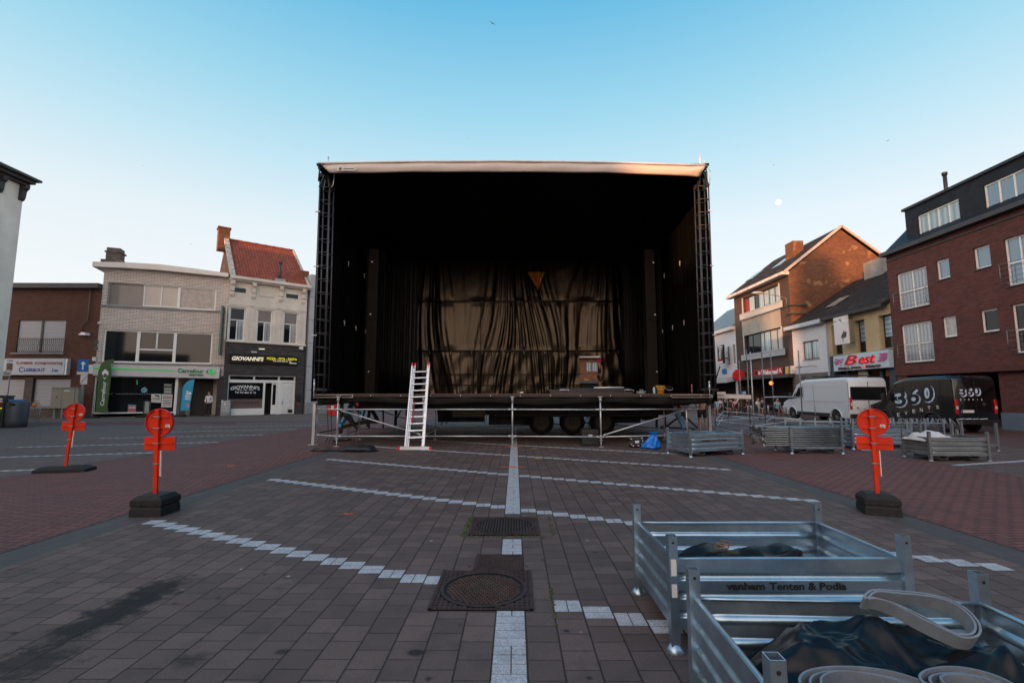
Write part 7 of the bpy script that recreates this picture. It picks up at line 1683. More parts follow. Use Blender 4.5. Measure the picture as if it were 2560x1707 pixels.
# ------------------------------------------------------------------ vans (rear towards us, left side visible)
def van(name, label, X0, Y0, w, L, H, paint, trim, rackm=None):
    root = thing(name, label, 'van', (X0+w/2, Y0, 0)); s = H/2.5; cx = X0+w/2
    rw, fw_, wr = (1.05, L-1.05, .36)
    def arch(c, r=.43): return [(c-r*math.cos(a), .36+r*math.sin(a)) for a in [math.pi*i/9 for i in range(10)]]
    prof = [(0.02, .36)]+arch(rw)+arch(fw_)+[(L-.10, .36), (L, .50), (L+.02, .80), (L-.08, 1.05), (L-.45, 1.22*s), (L-1.02, 1.40*s), (L-1.62, 2.18*s), (L-1.95, 2.38*s), (L-2.4, 2.47*s), (.35, 2.5*s), (.10, 2.44*s), (0, 2.30*s), (0, .9), (-.02, .60)]
    sl = [(-1, .13, .05), (-.975, .05, .02), (-.93, .0, 0), (.93, .0, 0), (.975, .05, .02), (1, .13, .05)]
    mb = MB(); n = len(prof)
    for t_, iz, iy in sl:
        for (y, z) in prof:
            zz_ = z-iz*(1 if z > 2.2*s else .0); yy = min(max(y, iy), L-iy*3) if z > .5 else y
            tum = 1-.035*max(0, (z-1.2)/1.3)
            mb.v.append(Vector((cx+t_*w/2*tum, Y0+yy, zz_)))
    for i in range(len(sl)-1):
        for k in range(n): mb.f.append([i*n+k, i*n+(k+1) % n, (i+1)*n+(k+1) % n, (i+1)*n+k]); mb.sm.append(True)
    mb.f.append(list(range(n))[::-1]); mb.sm.append(False); mb.f.append([5*n+k for k in range(n)]); mb.sm.append(False)
    body = mb.build('body', paint, root)
    ti = lambda z: w/2*(1-.035*max(0, (z-1.2)/1.3))
    XS = lambda z, o=.004: cx-ti(z)-o
    # wheels
    for y in (rw, fw_):
        for sx in (-1, 1):
            c_ = Vector((cx+sx*(w/2-.14), Y0+y, wr)); mb = MB(); mb.lathe([(.20, -.11), (.33, -.11), (.36, -.07), (.36, .07), (.33, .11), (.20, .11)], c_, 26, 'x'); wh = mb.build('wheel', TYR, root)
            mb = MB(); mb.lathe([(.05, .118*sx), (.10, .118*sx), (.17, .09*sx), (.21, .105*sx), (.215, .08*sx)], c_, 22, 'x'); mb.build('rim', M('grey_wheel_rim', (.16, .16, .17), .4, .6), wh)
    # side windows
    def sideq(pts, nm, m, o=.006, par=root):
        mb = MB(); mb.add([(XS(z, o), Y0+y, z) for y, z in pts]+[(XS(z, -.02), Y0+y, z) for y, z in pts], [list(range(len(pts))), [i+len(pts) for i in range(len(pts))][::-1]]+[[i, (i+1) % len(pts), (i+1) % len(pts)+len(pts), i+len(pts)] for i in range(len(pts))]); return mb.build(nm, m, par)
    sideq([(L-2.15, 1.42*s), (L-1.30, 1.38*s), (L-1.75, 2.0*s), (L-2.15, 2.05*s)], 'side_window', GL)
    sideq([(L-1.27, 1.36*s), (L-1.08, 1.35*s), (L-1.50, 1.80*s)], 'side_window', GL)
    mb = MB(); mb.add([(cx+sx*(w/2-.16), Y0+yy, zz_) for sx in (-1, 1) for yy, zz_ in ((L-1.0, 1.42*s+.03), (L-1.62, 2.2*s+.02))], [(0, 1, 3, 2)]); mb.build('windscreen', GL, root, solid=.02)
    # trims, seams, handles
    for y in (2.9, L-2.25, .02+.0):
        mb = MB(); mb.bar((XS(1.4, .002), Y0+y+.02, .62), (XS(2.2*s, .002), Y0+y+.02, 2.2*s), .012, .006); mb.build('door_seam', BLACK, root)
    mb = MB(); mb.bar((XS(1.2), Y0+.35, 1.22*s), (XS(1.2), Y0+L-2.3, 1.22*s), .018, .02); mb.bar((XS(2.1*s), Y0+.5, 2.05*s), (XS(2.1*s), Y0+L-2.5, 2.05*s), .012, .016); mb.build('body_crease', paint, root)
    mb = MB(); mb.box(XS(.6, .02), XS(.6, -.02), Y0+rw+.46, Y0+fw_-.46, .37, .56); mb.build('sill_trim', trim, root)
    for c in (rw, fw_):
        mb = MB(); pts = [(XS(.5, .012), Y0+c-.46*math.cos(a), .36+.46*math.sin(a)) for a in [math.pi*i/12 for i in range(13)]]; mb.path(pts, .028, 6); mb.build('arch_trim', paint if trim is not paint else trim, root)
        mb = MB(); mb.box(XS(.5, -.03), XS(.5, -.55), Y0+c-.42, Y0+c+.42, .36, .74); mb.build('arch_void', BLACK, root)
    mb = MB(); mb.box(XS(1.3, .03), XS(1.3, 0), Y0+L-2.12, Y0+L-1.98, 1.10*s, 1.14*s); mb.build('door_handle', BLACK, root)
    mb = MB(); mb.bar((XS(1.4, -.05), Y0+L-1.30, 1.42*s), (XS(1.4, .22), Y0+L-1.30, 1.45*s), .05); mb.box(XS(1.4, .32), XS(1.4, .14), Y0+L-1.36, Y0+L-1.26, 1.32*s, 1.72*s); mb.build('mirror', BLACK, root, bevel=.02)
    # rear: bumper, doors seam, lights, plate
    mb = MB(); mb.box(X0+.03, X0+w-.03, Y0-.10, Y0+.05, .36, .58); mb.build('bumper', trim, root, bevel=.03)
    mb = MB(); mb.box(cx-.006, cx+.006, Y0-.026, Y0-.0, .62, 2.28*s); mb.build('door_seam', BLACK, root)
    for sx in (-1, 1):
        x = cx+sx*(w/2-.10); mb = MB(); mb.box(x-.06, x+.06, Y0-.035, Y0+.10, .80, 1.46*s); tl_ = mb.build('tail_light', M('red_tail_light', (.45, .012, .015), .2, 0, .1, 6), root, bevel=.03)
        mb = MB(); mb.box(x-.04, x+.04, Y0-.042, Y0-.03, .98, 1.18*s); mb.build('clear_lens', M('clear_lens', (.55, .5, .52), .15, 0, .1), tl_)
    mb = MB(); mb.box(cx-.62, cx-.12, Y0-.035, Y0-.022, .84, .95); pl = mb.build('number_plate', WPAP, root)
    mb = MB(); mb.box(cx-.62, cx-.57, Y0-.037, Y0-.0355, .84, .95); mb.build('blue_band', BLUE_T, pl)
    return root, XS
BP = M('black_van_paint', (.004, .005, .007), .16, 0, 0, ior=1.4, coat=.5)
WP = M('white_van_paint', (.58, .62, .66), .35, 0, 0, 1, coat=.4)
BX = atY(2382, 985, 19.6).x
bv, BXS = van('black_van', 'black delivery van with big 360 EVENTS lettering parked by the brick block', BX, 19.6, 1.76, 4.7, 2.34, BP, BLACK)
VB = M('pale_blue_vinyl', (.55, .66, .80), .5, 0, 0)
FV = Fac((BXS(1.5, .004), 60), (0, -1))
def vtext(F, root, s, q, fz, lay0, bold=.03):
    dx, dy = (14, 10)
    c = M('black_vinyl_letter', (.008, .008, .010), .3, 0, 0)
    for k in (1.0, .66, .33): rect_text(F, root, s, *[(x+dx*k, y+dy*k) for x, y in q], VB, lay0-.001*k, bold=bold+.02, ext=.0008, fz=fz, name='lettering')
    rect_text(F, root, s, *q, VB, lay0+.001, bold=bold+.05, ext=.001, fz=fz, name='lettering')
    rect_text(F, root, s, *q, c, lay0+.0026, bold=bold-.008, ext=.001, fz=fz, name='lettering')
z44 = zoomer(2080, 900, .255)
vtext(FV, bv, '3', [(605, 300), (720, 285), (728, 448), (625, 462)], z44, .004)
vtext(FV, bv, '6', [(735, 275), (850, 255), (858, 425), (745, 440)], z44, .004)
vtext(FV, bv, '0', [(862, 245), (990, 228), (1000, 400), (872, 418)], z44, .004)
for ch_, x, y in (('E', 638, 535), ('V', 712, 520), ('E', 790, 503), ('N', 862, 490), ('T', 938, 472), ('S', 1022, 462)):
    rect_text(FV, bv, ch_, (x, y-18), (x+28, y-20), (x+28, y+14), (x, y+16), WTXT, .004, bold=.0, ext=.001, fz=z44)
pq = [(530, 566), (640, 567), (640, 573), (530, 572)]
for a_, b_ in ((500, 552), (562, 655), (665, 748), (755, 840)): pquad(FV, bv, 'small_print', VB, [(a_, 566), (b_, 568), (b_, 575), (a_, 573)], .002, .006, z44)
FVr = Fac((0, 19.6-.004), (1, 0))
vtext(FVr, bv, '3', [(1245, 270), (1308, 270), (1312, 350), (1252, 350)], z44, .004)
vtext(FVr, bv, '6', [(1312, 266), (1375, 264), (1380, 346), (1318, 348)], z44, .004)
vtext(FVr, bv, '0', [(1380, 262), (1445, 260), (1450, 342), (1386, 344)], z44, .004)
for ch_, x in zip('EVENTS', (1256, 1296, 1337, 1378, 1420, 1462)): rect_text(FVr, bv, ch_, (x, 378), (x+12, 378), (x+12, 396), (x, 396), WTXT, .003, ext=.001, fz=z44)
for a_, b_ in ((1238, 1300), (1310, 1370), (1380, 1440), (1450, 1530)): pquad(FVr, bv, 'small_print', VB, [(a_, 574), (b_, 570), (b_, 577), (a_, 581)], .022, .026, z44)
mb = MB(); q = FVr.px(*z44(1485, 432)); mb.lathe([(.07, 0), (.07, .006)], (q[0], 19.6-.03, q[1]), 18, 'y'); mb.build('badge', M('grey_badge', (.10, .11, .12), .3, .6), bv)
WX = atY(2121, 985, 24.7).x
wv, WXS = van('white_van', 'white high roof panel van with black roof rack parked left of the black van', WX, 24.7, 2.0, 6.1, 2.44, WP, BLACK)
for x0_, x1_ in ((WX+.10, WX+.992), (WX+1.008, WX+1.90)): mb = MB(); mb.box(x0_, x1_, 24.7-.02, 24.7+.02, 1.28, 1.95); mb.build('rear_window', GL, wv)
mb = MB()
for x in (WX+.25, WX+1.7): mb.tube((x, 25.4, 2.55), (x, 29.0, 2.55), .03, 6)
for y in (25.6, 26.7, 27.8, 28.8): mb.tube((WX+.15, y, 2.57), (WX+1.8, y, 2.57), .025, 6); mb.tube((WX+.25, y, 2.40), (WX+.25, y, 2.57), .02, 6); mb.tube((WX+1.7, y, 2.40), (WX+1.7, y, 2.57), .02, 6)
mb.build('roof_rack', BLACK, wv)

# ------------------------------------------------------------------ unfinished scaffold tower base right of the stage
tw = thing('scaffold_tower', 'half built ringlock scaffold with bare uprights between the stage and the white van', 'scaffold', (10.5, 21, 0))
def tpost(px, pyb, pyt, r=.024):
    p = atZ(px, pyb); zt_ = atY(px, pyt, p.y).z; mb = MB(); mb.tube((p.x, p.y, .02), (p.x, p.y, zt_), r, 8)
    z = .35
    while z < zt_-.1: mb.lathe([(r, -.01), (r*2.5, -.006), (r*2.5, .006), (r, .01)], (p.x, p.y, z), 8); z += .5
    mb.box(p.x-.07, p.x+.07, p.y-.07, p.y+.07, .005, .018); mb.build('upright', GALVO if px < 1880 or px > 1890 else GALVP, tw); return p
T1_ = tpost(1877, 1091, 874); T2_ = tpost(1887, 1094, 880); 
T3_ = tpost(1915, 1080, 880); T4_ = tpost(1937, 1062, 884); T5_ = tpost(2008, 1072, 876); T6_ = tpost(1855, 1048, 900); T7_ = tpost(1796, 1052, 995, .02); T8_ = tpost(1821, 1060, 995, .02); T9_ = tpost(1809, 1044, 995, .02)
T10 = tpost(2040, 1060, 1000, .02); T0_ = tpost(1790, 1076, 1000, .02)
for a, b, z in ((T2_, T0_, .42), (T2_, T5_, .42), (T0_, T9_, .42), (T5_, T4_, .42), (T4_, T6_, .42), (T6_, T9_, .42), (T3_, T8_, .44), (T3_, T5_, 1.45), (T5_, T4_, 1.45), (T8_, T7_, .42), (T3_, T4_, .42), (T2_, T0_, .08), (T0_, T9_, .08)): rail(a, b, z, z, 'ledger', .021, GALVP, tw)
rail(T0_, T4_, .42, .42, 'ledger', .02, GALVP, tw); rail(T8_, T5_, .42, .42, 'ledger', .02, GALVP, tw); rail(T8_+Vector((0, -.05, 0)), T1_+Vector((-.2, 0, 0)), .45, 1.55, 'diagonal_brace', .022, BLACK, tw)
b_ = MB(); p = atZ(1880, 1105); b_.box(p.x-.45, p.x+.25, p.y-.03, p.y+.03, .003, .04); tag(b_.build('timber_plank', M('brown_timber', (.16, .09, .05), .8, 0, .3, 8)), 'short brown timber plank lying under the tall scaffold uprights', 'plank')
# white hinged stage wing panel sticking out to the right
pa, pb = atY(1779, 990, 16.2), atY(1875, 998, 16.6)
wg = thing('wing_panel', 'cream white folded panel sticking out from the right end of the stage', 'panel', pa)
mb = MB(); mb.hexa([(pa.x, 16.2, 1.46), (pb.x, 16.5, 1.42), (pa.x+.1, 17.0, 1.50), (pb.x, 17.2, 1.46), (pa.x+.05, 16.2, 1.585), (pb.x, 16.5, 1.555), (pa.x+.1, 17.0, 1.60), (pb.x, 17.2, 1.57)]); mb.build('panel', M('cream_white_panel', (.66, .58, .54), .5, 0, .08, 2), wg)
mb = MB(); mb.box(pa.x+.05, pa.x+.45, 16.15, 16.25, 1.588, 1.66); mb.build('panel_lip', MATS['cream_white_panel'], wg)
mb = MB(); mb.hexa([(pa.x-.15, 16.1, 1.38), (pa.x-.02, 16.1, 1.44), (pa.x-.15, 16.6, 1.38), (pa.x-.02, 16.6, 1.44), (pa.x+.02, 16.1, 1.75), (pa.x+.08, 16.1, 1.72), (pa.x+.02, 16.6, 1.75), (pa.x+.08, 16.6, 1.72)]); mb.build('hinge_arm', STEELB, wg)
mb = MB(); mb.bar(atY(1786, 960, 16.2), atY(1800, 915, 16.2), .03); mb.build('gas_strut', STEELB, wg)
mb = MB(); p = atZ(1862, 1046); p = atY(1859, 982, 17.0); mb.box(p.x-.06, p.x+.06, 16.95, 17.05, 1.573, 1.68); tag(mb.build('paint_can', M('blue_white_can', (.2, .35, .5), .4)), 'small blue and white can standing on the cream wing panel', 'can')

# ------------------------------------------------------------------ cafe terrace
random.seed(21)
tops = [BLUC, WHC, BLK, NAVY, PINKC, BLK, WHC, GREYCL, BLUC]
spots = [(1793, 36), (1800, 38.5), (1812, 36.5), (1826, 39), (1838, 36), (1868, 38), (1893, 36.5), (1905, 38.5), (1942, 34.0)]
desc = ['light blue top', 'white top nearer the scaffold post', 'black top', 'navy top', 'pink top', 'black top and fair hair', 'white top on the right', 'grey top', 'light blue top beside the white van']
chair0 = None
for i, ((px, Y), tp_) in enumerate(zip(spots, tops)):
    a = atY(px, 985, Y); rz = R(random.uniform(-60, 60)+(180 if i % 2 else 0))
    person((a.x, Y, -.03), rz, 'cafe guest seated on the terrace wearing a %s' % desc[i], 1.7, tp_, BLK if i % 3 else NAVY, pose='sit', hair=(.03, .02, .012) if i != 5 else (.25, .15, .06), sleeves='short', longtrouser=bool(i % 2), hairlen=.1 if i % 2 else .0, group='guests on the cafe terrace')
    if chair0 is None:
        chair0 = thing('terrace_chair', 'black cafe chair on the terrace', 'chair', (0, 0, 0), 0, 'black chairs on the cafe terrace', world=False)
        mb = MB(); mb.box(-.21, .21, -.2, .2, .40, .44); mb.build('seat', BLACK, chair0, world=False)
        mb = MB(); mb.box(-.21, .21, .19, .23, .50, .86); mb.build('backrest', BLACK, chair0, world=False)
        for sx in (-.19, .19):
            for sy in (-.18, .20): mb = MB(); mb.tube((sx, sy, 0), (sx, sy, .5 if sy > 0 else .4), .014, 5); mb.build('leg', BLACK, chair0, world=False)
        chair0.location = (a.x, Y, 0); chair0.rotation_euler = (0, 0, rz)
    else: dup(chair0, None, (a.x, Y, 0), rz)
for i in range(7):
    a = atY(1785+i*24, 985, 35+random.uniform(-.5, 5)); dup(chair0, None, (a.x, a.y, 0), random.uniform(0, 6))
tb0 = thing('terrace_table', 'small dark square cafe table on the terrace', 'table', (0, 0, 0), 0, 'small tables on the cafe terrace', world=False)
mb = MB(); mb.box(-.35, .35, -.35, .35, .72, .75); mb.build('tabletop', DKGREY, tb0, world=False)
mb = MB(); mb.tube((0, 0, .02), (0, 0, .72), .03, 8); mb.box(-.22, .22, -.22, .22, 0, .03); mb.build('leg', BLACK, tb0, world=False)
for i, (px, Y) in enumerate(((1806, 37), (1832, 37), (1880, 36.5), (1915, 37.5), (1932, 33.5))):
    a = atY(px, 985, Y)
    if i == 0: tb0.location = (a.x, Y, 0)
    else: dup(tb0, None, (a.x, Y, 0), random.uniform(0, 1))
BOL = galv('steel_bollard', (.5, .5, .52), .4); b0 = None
for i, px in enumerate((1872, 1880, 1899, 1913, 1922, 1961, 1967)):
    p = atZ(px, 1050)
    if b0 is None: b0 = MB().lathe([(.05, 0), (.05, .82), (.045, .86), (.02, .88)], (0, 0, 0), 12).build('bollard', BOL); tag(b0, 'short round steel bollard at the edge of the cafe terrace', 'bollard', 'bollards by the cafe terrace'); o = b0
    else: o = b0.copy(); COL.objects.link(o)
    o.location = (p.x, p.y, 0)

# ------------------------------------------------------------------ street furniture on the left
def onFC(px, out): u, _ = FC.px(px, 985, out); return FC.P(u, 0, out)
def feather(px0, base_px, Fq, outline, zfn, mat, label, out, texts, foot_px):
    rt = thing('feather_flag', label, 'flag', Fq.P(Fq.px(foot_px[0], 985, out)[0], 0, out))
    q = [Fq.px(*zfn(*p), out) for p in outline]; um = sum(a for a, b in q)/len(q)
    wv_ = lambda u, z: .05*math.sin(z*3+u*2)
    mb = MB(); mb.prism(q, lambda u, z, t: Fq.P(u, z, out+t), -.012, .012); mb.build('flag_cloth', mat, rt)
    uf = Fq.px(foot_px[0], 985, out)[0]; zt_ = max(b for a, b in q); ut = [a for a, b in q if b == zt_][0]
    mb = MB(); mb.path([Fq.P(uf, .03, out), Fq.P(uf, 1.5, out-.02), Fq.P(uf+(ut-uf)*.1, zt_*.8, out-.02), Fq.P(uf+(ut-uf)*.45, zt_*.96, out-.02), Fq.P(ut, zt_, out-.02)], .016, 6); mb.build('pole', DKGREY, rt)
    mb = MB(); c = Fq.P(uf, .0, out); mb.box(c.x-.38, c.x+.38, c.y-.2, c.y+.2, .01, .13); mb.build('rubber_foot', RUBBER, rt, bevel=.02)
    return rt
GF = M('olive_green_flag', (.055, .105, .03), .65, 0, .08, 3); CF = M('cyan_blue_flag', (.03, .33, .52), .6, 0, .08, 3)
ol = [(120, 850), (170, 300), (178, 180), (200, 90), (250, 25), (330, -5), (425, -15), (425, 45), (375, 60), (382, 200), (362, 400), (330, 640), (318, 780), (335, 835), (230, 858)]
fg = feather(0, 0, FC, ol, z3, GF, 'tall olive green feather flag with white vertical lettering by the shop window', .9, None, (237, 1045))
def vert_text(F, root, s, x0, y0, x1, y1, out, fz, mat, bold=.02):
    """reads upwards: (x0,y0) lower left .. (x1,y1) upper right of the pixel box"""
    a = F.px(*fz(x0, y0), out); b = F.px(*fz(x1, y1), out)
    mb = MB(); add_text(mb, s, lambda x, y, e: F.P(b[0]+(a[0]-b[0])*y+((x0+x1)*0), a[1]+(b[1]-a[1])*x, out+.004*e), 1, 1, 0, bold); return mb.build('lettering', mat, root)
ft = Fac(tuple(FC.P(0, 0, 0))[:2], (FC.d.x, FC.d.y))
a = FC.px(*z3(190, 745), .915); b = FC.px(*z3(292, 345), .915)
mb = MB(); add_text(mb, 'Carrefour', lambda x, y, e: FC.P(a[0]+(b[0]-a[0])*(1-y)+.02-.25*(1-x)*0, a[1]+(b[1]-a[1])*x, .914+.004*e), 1, 1, 0, .02); mb.build('lettering', WTXT, fg)
a = FC.px(*z3(300, 570), .915); b = FC.px(*z3(335, 350), .915)
mb = MB(); add_text(mb, 'express', lambda x, y, e: FC.P(a[0]+(b[0]-a[0])*(1-y), a[1]+(b[1]-a[1])*x, .914+.004*e), 1, 1, 0, .0); mb.build('lettering', M('pale_green_letter', (.30, .38, .24), .5, 0, 0), fg)
for q4 in ([(228, 200), (280, 145), (335, 190), (332, 240), (308, 250), (300, 222), (262, 222), (254, 250), (232, 238)], [(232, 262), (262, 285), (300, 285), (325, 265), (270, 315)]): pquad(FC, fg, 'emblem', WTXT, q4, .913, .918, z3, .915)
ol2 = [(1510, 825), (1538, 545), (1545, 470), (1570, 410), (1620, 350), (1690, 318), (1742, 315), (1735, 350), (1700, 560), (1670, 700), (1655, 820)]
fb = feather(0, 0, FC, ol2, z3, CF, 'bright cyan blue feather flag standing in the supermarket entrance', .6, None, (452, 1045))
rect_text(FC, fb, '2e', (1598, 500), (1690, 500), (1682, 566), (1594, 566), WTXT, .613, bold=.05, ext=.004, fz=z3)
for y0 in (578, 602, 630): pquad(FC, fb, 'print', WTXT, [(1585, y0), (1675, y0+6), (1672, y0+18), (1582, y0+12)], .612, .616, z3, .6)
pquad(FC, fb, 'print', M('pink_print', (.6, .25, .3), .5, 0, .4, 30), [(1605, 712), (1650, 705), (1640, 790), (1620, 770)], .612, .616, z3, .6)
# A-board
c = onFC(366, 1.0); ab = thing('a_board', 'black framed advertising A-board standing before the supermarket window', 'sign', c)
qa = FC.quad(z3(905, 662), z3(1030, 662), z3(1018, 895), z3(900, 895), 1.0)
mb = MB(); fbox(mb, FC, qa[0], qa[1], qa[2], qa[3], .97, 1.03); mb.build('frame', BLACK, ab, bevel=.02)
m, t, b_ = new_mat('colourful_poster_print'); tc = t.nodes.new('ShaderNodeTexCoord').outputs['Object']; vo = t.nodes.new('ShaderNodeTexVoronoi'); vo.inputs['Scale'].default_value = 5; t.links.new(tc, vo.inputs['Vector'])
c_ = mixc(t, .55, vo.outputs['Color'], (.25, .42, .42)); c_ = mixc(t, .4, c_, (.1, .1, .08)); t.links.new(c_, b_.inputs['Base Color'])
mb = MB(); fbox(mb, FC, qa[0]+.09, qa[1]-.09, qa[2]+.12, qa[3]-.06, 1.032, 1.036); mb.build('poster', m, ab)
mb = MB(); fbox(mb, FC, qa[0]-.35, qa[1]+.2, .02, .14, .75, 1.25); mb.build('rubber_foot', RUBBER, ab, bevel=.03)
mb = MB(); um = (qa[0]+qa[1])/2; fbox(mb, FC, um-.04, um+.04, .14, qa[2], .98, 1.02); mb.build('post', BLACK, ab)
# grey cabinet beside pizzeria
q0 = FC.px(*z3(2175, 660), .5); q1 = FC.px(*z3(2305, 950), .5)
gc = thing('utility_cabinet', 'slim light grey utility cabinet between the supermarket and the pizzeria', 'cabinet', FC.P((q0[0]+q1[0])/2, 0, .5))
mb = MB(); fbox(mb, FC, q0[0], q1[0], .25, q0[1], .1, .5); mb.build('body', M('light_grey_cabinet', (.36, .37, .37), .5, 0, .05), gc, bevel=.02)
mb = MB(); fbox(mb, FC, q0[0]-.01, q1[0]+.01, 0.02, .245, .09, .51); mb.build('plinth', GREYC, gc)
mb = MB(); fbox(mb, FC, q0[0]+.05, q0[0]+.1, 1.0, 1.15, .501, .52); mb.build('handle', ALU, gc)
pquad(FC, gc, 'sticker', WPAP, [(2222, 700), (2250, 700), (2250, 738), (2222, 738)], .5, .506, z3, .5)
# beige double cabinet by the brick house
q0 = FB.px(*z8(925, 640), 1.2); q1 = FB.px(*z8(1365, 1000), 1.2); bc = thing('electrical_cabinet', 'large beige double door electrical cabinet in front of the brick house shutters', 'cabinet', FB.P((q0[0]+q1[0])/2, 0, 1.2))
BEI = M('beige_grey_cabinet', (.27, .25, .21), .5, 0, .06, dirt=.1); um = FB.px(*z8(1100, 800), 1.2)[0]
for a, b in ((q0[0], um-.01), (um+.01, q1[0]-.22)): mb = MB(); fbox(mb, FB, a, b, q1[1], q0[1], .75, 1.2); mb.build('door', BEI, bc, bevel=.01)
mb = MB(); fbox(mb, FB, q1[0]-.21, q1[0], q1[1], q0[1], .75, 1.18); mb.build('side_panel', BEI, bc)
mb = MB(); fbox(mb, FB, q0[0]-.03, q1[0]+.03, q0[1]+.003, q0[1]+.05, .72, 1.24); mb.build('lid', GREYC, bc)
for u in (q0[0]+.2, um, q1[0]-.2): mb = MB(); fbox(mb, FB, u-.05, u+.05, .01, q1[1], .85, 1.1); mb.build('leg', GREYC, bc)
pquad(FB, bc, 'warning_triangle', M('warning_yellow', (.45, .28, .02), .5, 0, 0), [(1150, 795), (1208, 797), (1180, 748)], 1.201, 1.206, z8, 1.2)
pquad(FB, bc, 'sticker', WPAP, [(1142, 676), (1250, 676), (1250, 700), (1142, 700)], 1.201, 1.206, z8, 1.2)
pquad(FB, bc, 'vent', BLACK, [(998, 792), (1025, 792), (1025, 812), (998, 812)], 1.201, 1.206, z8, 1.2)
# litter bin, parking meter, barrier
p = atZ(38, 1068); lb_ = thing('litter_bin', 'dark grey rounded litter bin at the left edge near the white house', 'bin', p)
mb = MB(); mb.lathe([(.40, .0), (.42, .3), (.44, 1.15), (.42, 1.22), (.30, 1.26)], p, 28); mb.build('body', M('dark_blue_grey_bin', (.045, .05, .065), .45), lb_)
mb = MB(); mb.box(p.x-.32, p.x+.1, p.y-.3, p.y+.2, 1.262, 1.32); mb.build('blue_bag_rim', M('blue_bag', (.05, .2, .45), .5), lb_); mb = MB(); mb.box(p.x+.06, p.x+.26, p.y-.46, p.y-.38, 1.05, 1.16); mb.build('slot', BLACK, lb_)
p = atZ(0, 1069); pm = thing('parking_meter', 'black parking ticket machine with small lit buttons at the far left edge', 'parking meter', p)
mb = MB(); mb.box(p.x-.5, p.x+.27, p.y-.2, p.y+.25, .02, 1.45); mb.box(p.x-.5, p.x+.30, p.y-.22, p.y+.27, 1.455, 1.52); mb.build('body', M('black_machine', (.02, .02, .022), .4), pm, bevel=.02)
for z, c in ((1.35, WPAP), (1.24, WPAP), (1.12, RED_T), (.92, YELLOW_L), (.78, GREEN_D)): mb = MB(); mb.box(p.x-.02, p.x+.2, p.y-.214, p.y-.203, z-.035, z+.03); mb.build('button', c, pm)
ba, bb = atZ(5, 1056), atZ(97, 1056); br = thing('crowd_barrier', 'grey metal crowd barrier with an orange lamp behind the litter bin', 'barrier', ba)
d = (bb-ba); mb = MB(); mb.path([ba+Vector((0, 0, .15)), ba+Vector((0, 0, 1.05)), ba+d*.03+Vector((0, 0, 1.12)), ba+d*.93+Vector((0, 0, 1.12)), bb+Vector((0, 0, .95)), bb+Vector((0, 0, .15)), ba+Vector((0, 0, .15))], .022, 6); mb.build('frame', GALVO, br)
mb = MB()
for i in range(1, 22): mb.tube(ba+d*(i/22)+Vector((0, 0, .15)), ba+d*(i/22)+Vector((0, 0, 1.1)), .009, 5)
mb.build('bars', GALVO, br)
for q in (.12, .9): mb = MB(); c = ba+d*q; mb.tube(c+Vector((0, -.3, .03)), c+Vector((0, .3, .03)), .02, 6); mb.tube(c+Vector((0, 0, .03)), c+Vector((0, 0, .15)), .02, 6); mb.build('foot', GALVO, br)
mb = MB(); c = ba+d*.86+Vector((0, -.06, 1.0)); mb.lathe([(.03, -.16), (.10, -.12), (.11, .02), (.05, .08)], c, 14); mb.build('warning_lamp', M('amber_lamp', (.6, .20, .02), .3, 0, 0), br)
# street name sign and one way sign
p = atZ(12, 1050); sn = thing('street_name_sign', 'white street name sign on a thin grey pole at the left edge', 'sign', p); zt_ = atY(12, 932, p.y).z
mb = MB(); mb.tube((p.x, p.y, .01), (p.x, p.y, zt_), .035, 8); mb.build('pole', GALVO, sn); mb = MB(); a = atY(5, 932, p.y).x; b = atY(30, 932, p.y).x; mb.box(a, b, p.y-.06, p.y-.03, zt_-.18, zt_+.14); pl = mb.build('plate', WPAP, sn, bevel=.02)
mb = MB(); mb.box(a+.15, b-.08, p.y-.064, p.y-.0605, zt_-.08, zt_-.02); mb.box(a+.15, a+.35, p.y-.064, p.y-.0605, zt_+.03, zt_+.07); mb.build('print', BLUE_T, pl)
p = atZ(205, 1051); ow = thing('one_way_sign', 'blue one way sign with white arrow on a grey pole beside the green flag', 'traffic sign', p); Y = p.y
def r4(x0, y0, x1, y1): a = atY(*z8(x0, y0), Y); b = atY(*z8(x1, y1), Y); return a.x, b.x, b.z, a.z
x0, x1, z0, z1_ = r4(1410, 135, 1580, 348); mb = MB(); mb.box(x0, x1, Y-.06, Y-.04, z0, z1_); pl = mb.build('blue_plate', M('blue_sign_enamel', (.01, .14, .42), .35), ow, bevel=.01)
mb = MB(); xm = (x0+x1)/2; h = z1_-z0; mb.box(xm-.045, xm+.045, Y-.066, Y-.0605, z0+h*.15, z0+h*.68); mb.add([(xm-.17, Y-.064, z0+h*.62), (xm+.17, Y-.064, z0+h*.62), (xm, Y-.064, z0+h*.86)], [(0, 1, 2)]); mb.build('arrow', WTXT, pl)
x0, x1, z0, z1_ = r4(1385, 352, 1580, 398); mb = MB(); mb.box(x0, x1, Y-.06, Y-.04, z0, z1_); mb.build('small_plate', WPAP, ow)
x0, x1, z0, z1_ = r4(1455, 402, 1560, 575); mb = MB(); mb.box(x0, x1, Y-.06, Y-.04, z0, z1_); p3_ = mb.build('white_plate', WPAP, ow)
mb = MB(); mb.bar((x0, Y-.066, z0+.03), (x1+.05, Y-.066, z1_), .04, .008); mb.build('black_stripe', BLACK, p3_)
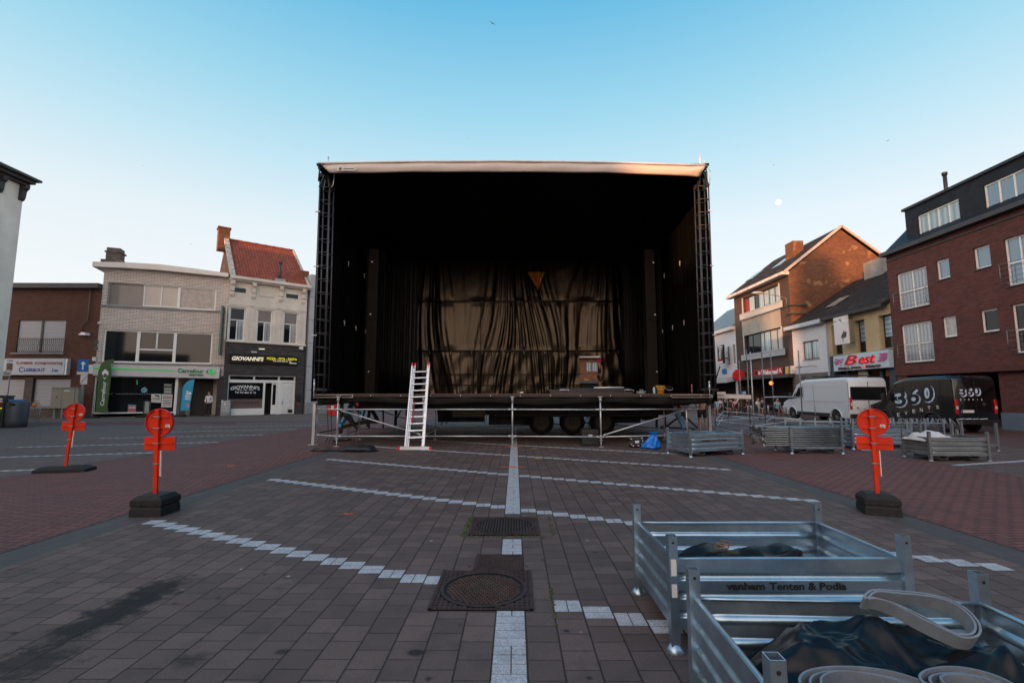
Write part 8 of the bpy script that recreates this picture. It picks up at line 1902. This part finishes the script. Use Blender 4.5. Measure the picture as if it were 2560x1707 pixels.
mb = MB(); mb.tube((xm+.05, Y, .01), (xm+.05, Y, z1_+.9), .045, 10); mb.build('pole', GALVO, ow)
# ------------------------------------------------------------------ sky: moon and swifts
d = ray(1946, 506).normalized(); p = EYE+d*3000; mb = MB(); mb.ball(p, 14.5, n=24, m=16)
m, t, b_ = new_mat('moon_surface'); tc = t.nodes.new('ShaderNodeTexCoord').outputs['Object']; f = noise(t, tc, .07, 3); c_ = mixc(t, f, (.80, .86, .92), (1, 1, 1)); t.links.new(c_, b_.inputs['Emission Color']); b_.inputs['Emission Strength'].default_value = .95; b_.inputs['Base Color'].default_value = (0, 0, 0, 1)
tag(mb.build('moon', m), 'pale daytime moon in the sky above the gabled brick house', 'moon')
def bird(px, py, dist, span, rz, bank, label):
    p = EYE+ray(px, py).normalized()*dist; rt = thing('bird', label, 'bird', p, rz, None, world=False); rt.rotation_euler = (R(bank), R(bank*.6), rz); k = span/2
    mb = MB(); mb.path([(0, -.40*k, 0), (0, -.28*k, 0), (0, 0, .0), (0, .30*k, 0), (0, .62*k, 0)], [.02*k, .085*k, .12*k, .07*k, .015*k], 8)
    for s_ in (-1, 1):
        le = [(0, -.12*k, .03*k), (s_*.35*k, -.20*k, .12*k), (s_*k, .22*k, .10*k)]; te = [(0, .16*k, .02*k), (s_*.35*k, .06*k, .10*k), (s_*.96*k, .26*k, .09*k)]
        mb.add([*le, *te], [(0, 1, 4, 3), (1, 2, 5, 4)]); mb.add([(0, .45*k, 0), (s_*.12*k, .80*k, 0), (0, .60*k, 0)], [(0, 1, 2)])
    return mb.build('body', BLK, rt, world=False)
bird(1231, 59, 34, .40, .6, 25, 'largest flying swift, high in the sky above the stage')
bird(1171, 346, 95, .38, 1, 10, 'tiny flying bird just above the middle of the stage roof')
bird(2220, 352, 75, .38, 2, 20, 'small dark bird in the sky above the brick apartment block')
bird(1934, 413, 85, .38, 2.6, 15, 'tiny bird in the sky above the moon')
bird(356, 414, 75, .38, .2, 15, 'small bird in the left sky above the supermarket')
bird(477, 610, 90, .38, 1.2, 10, 'tiny bird low in the sky left of the pizzeria chimney')
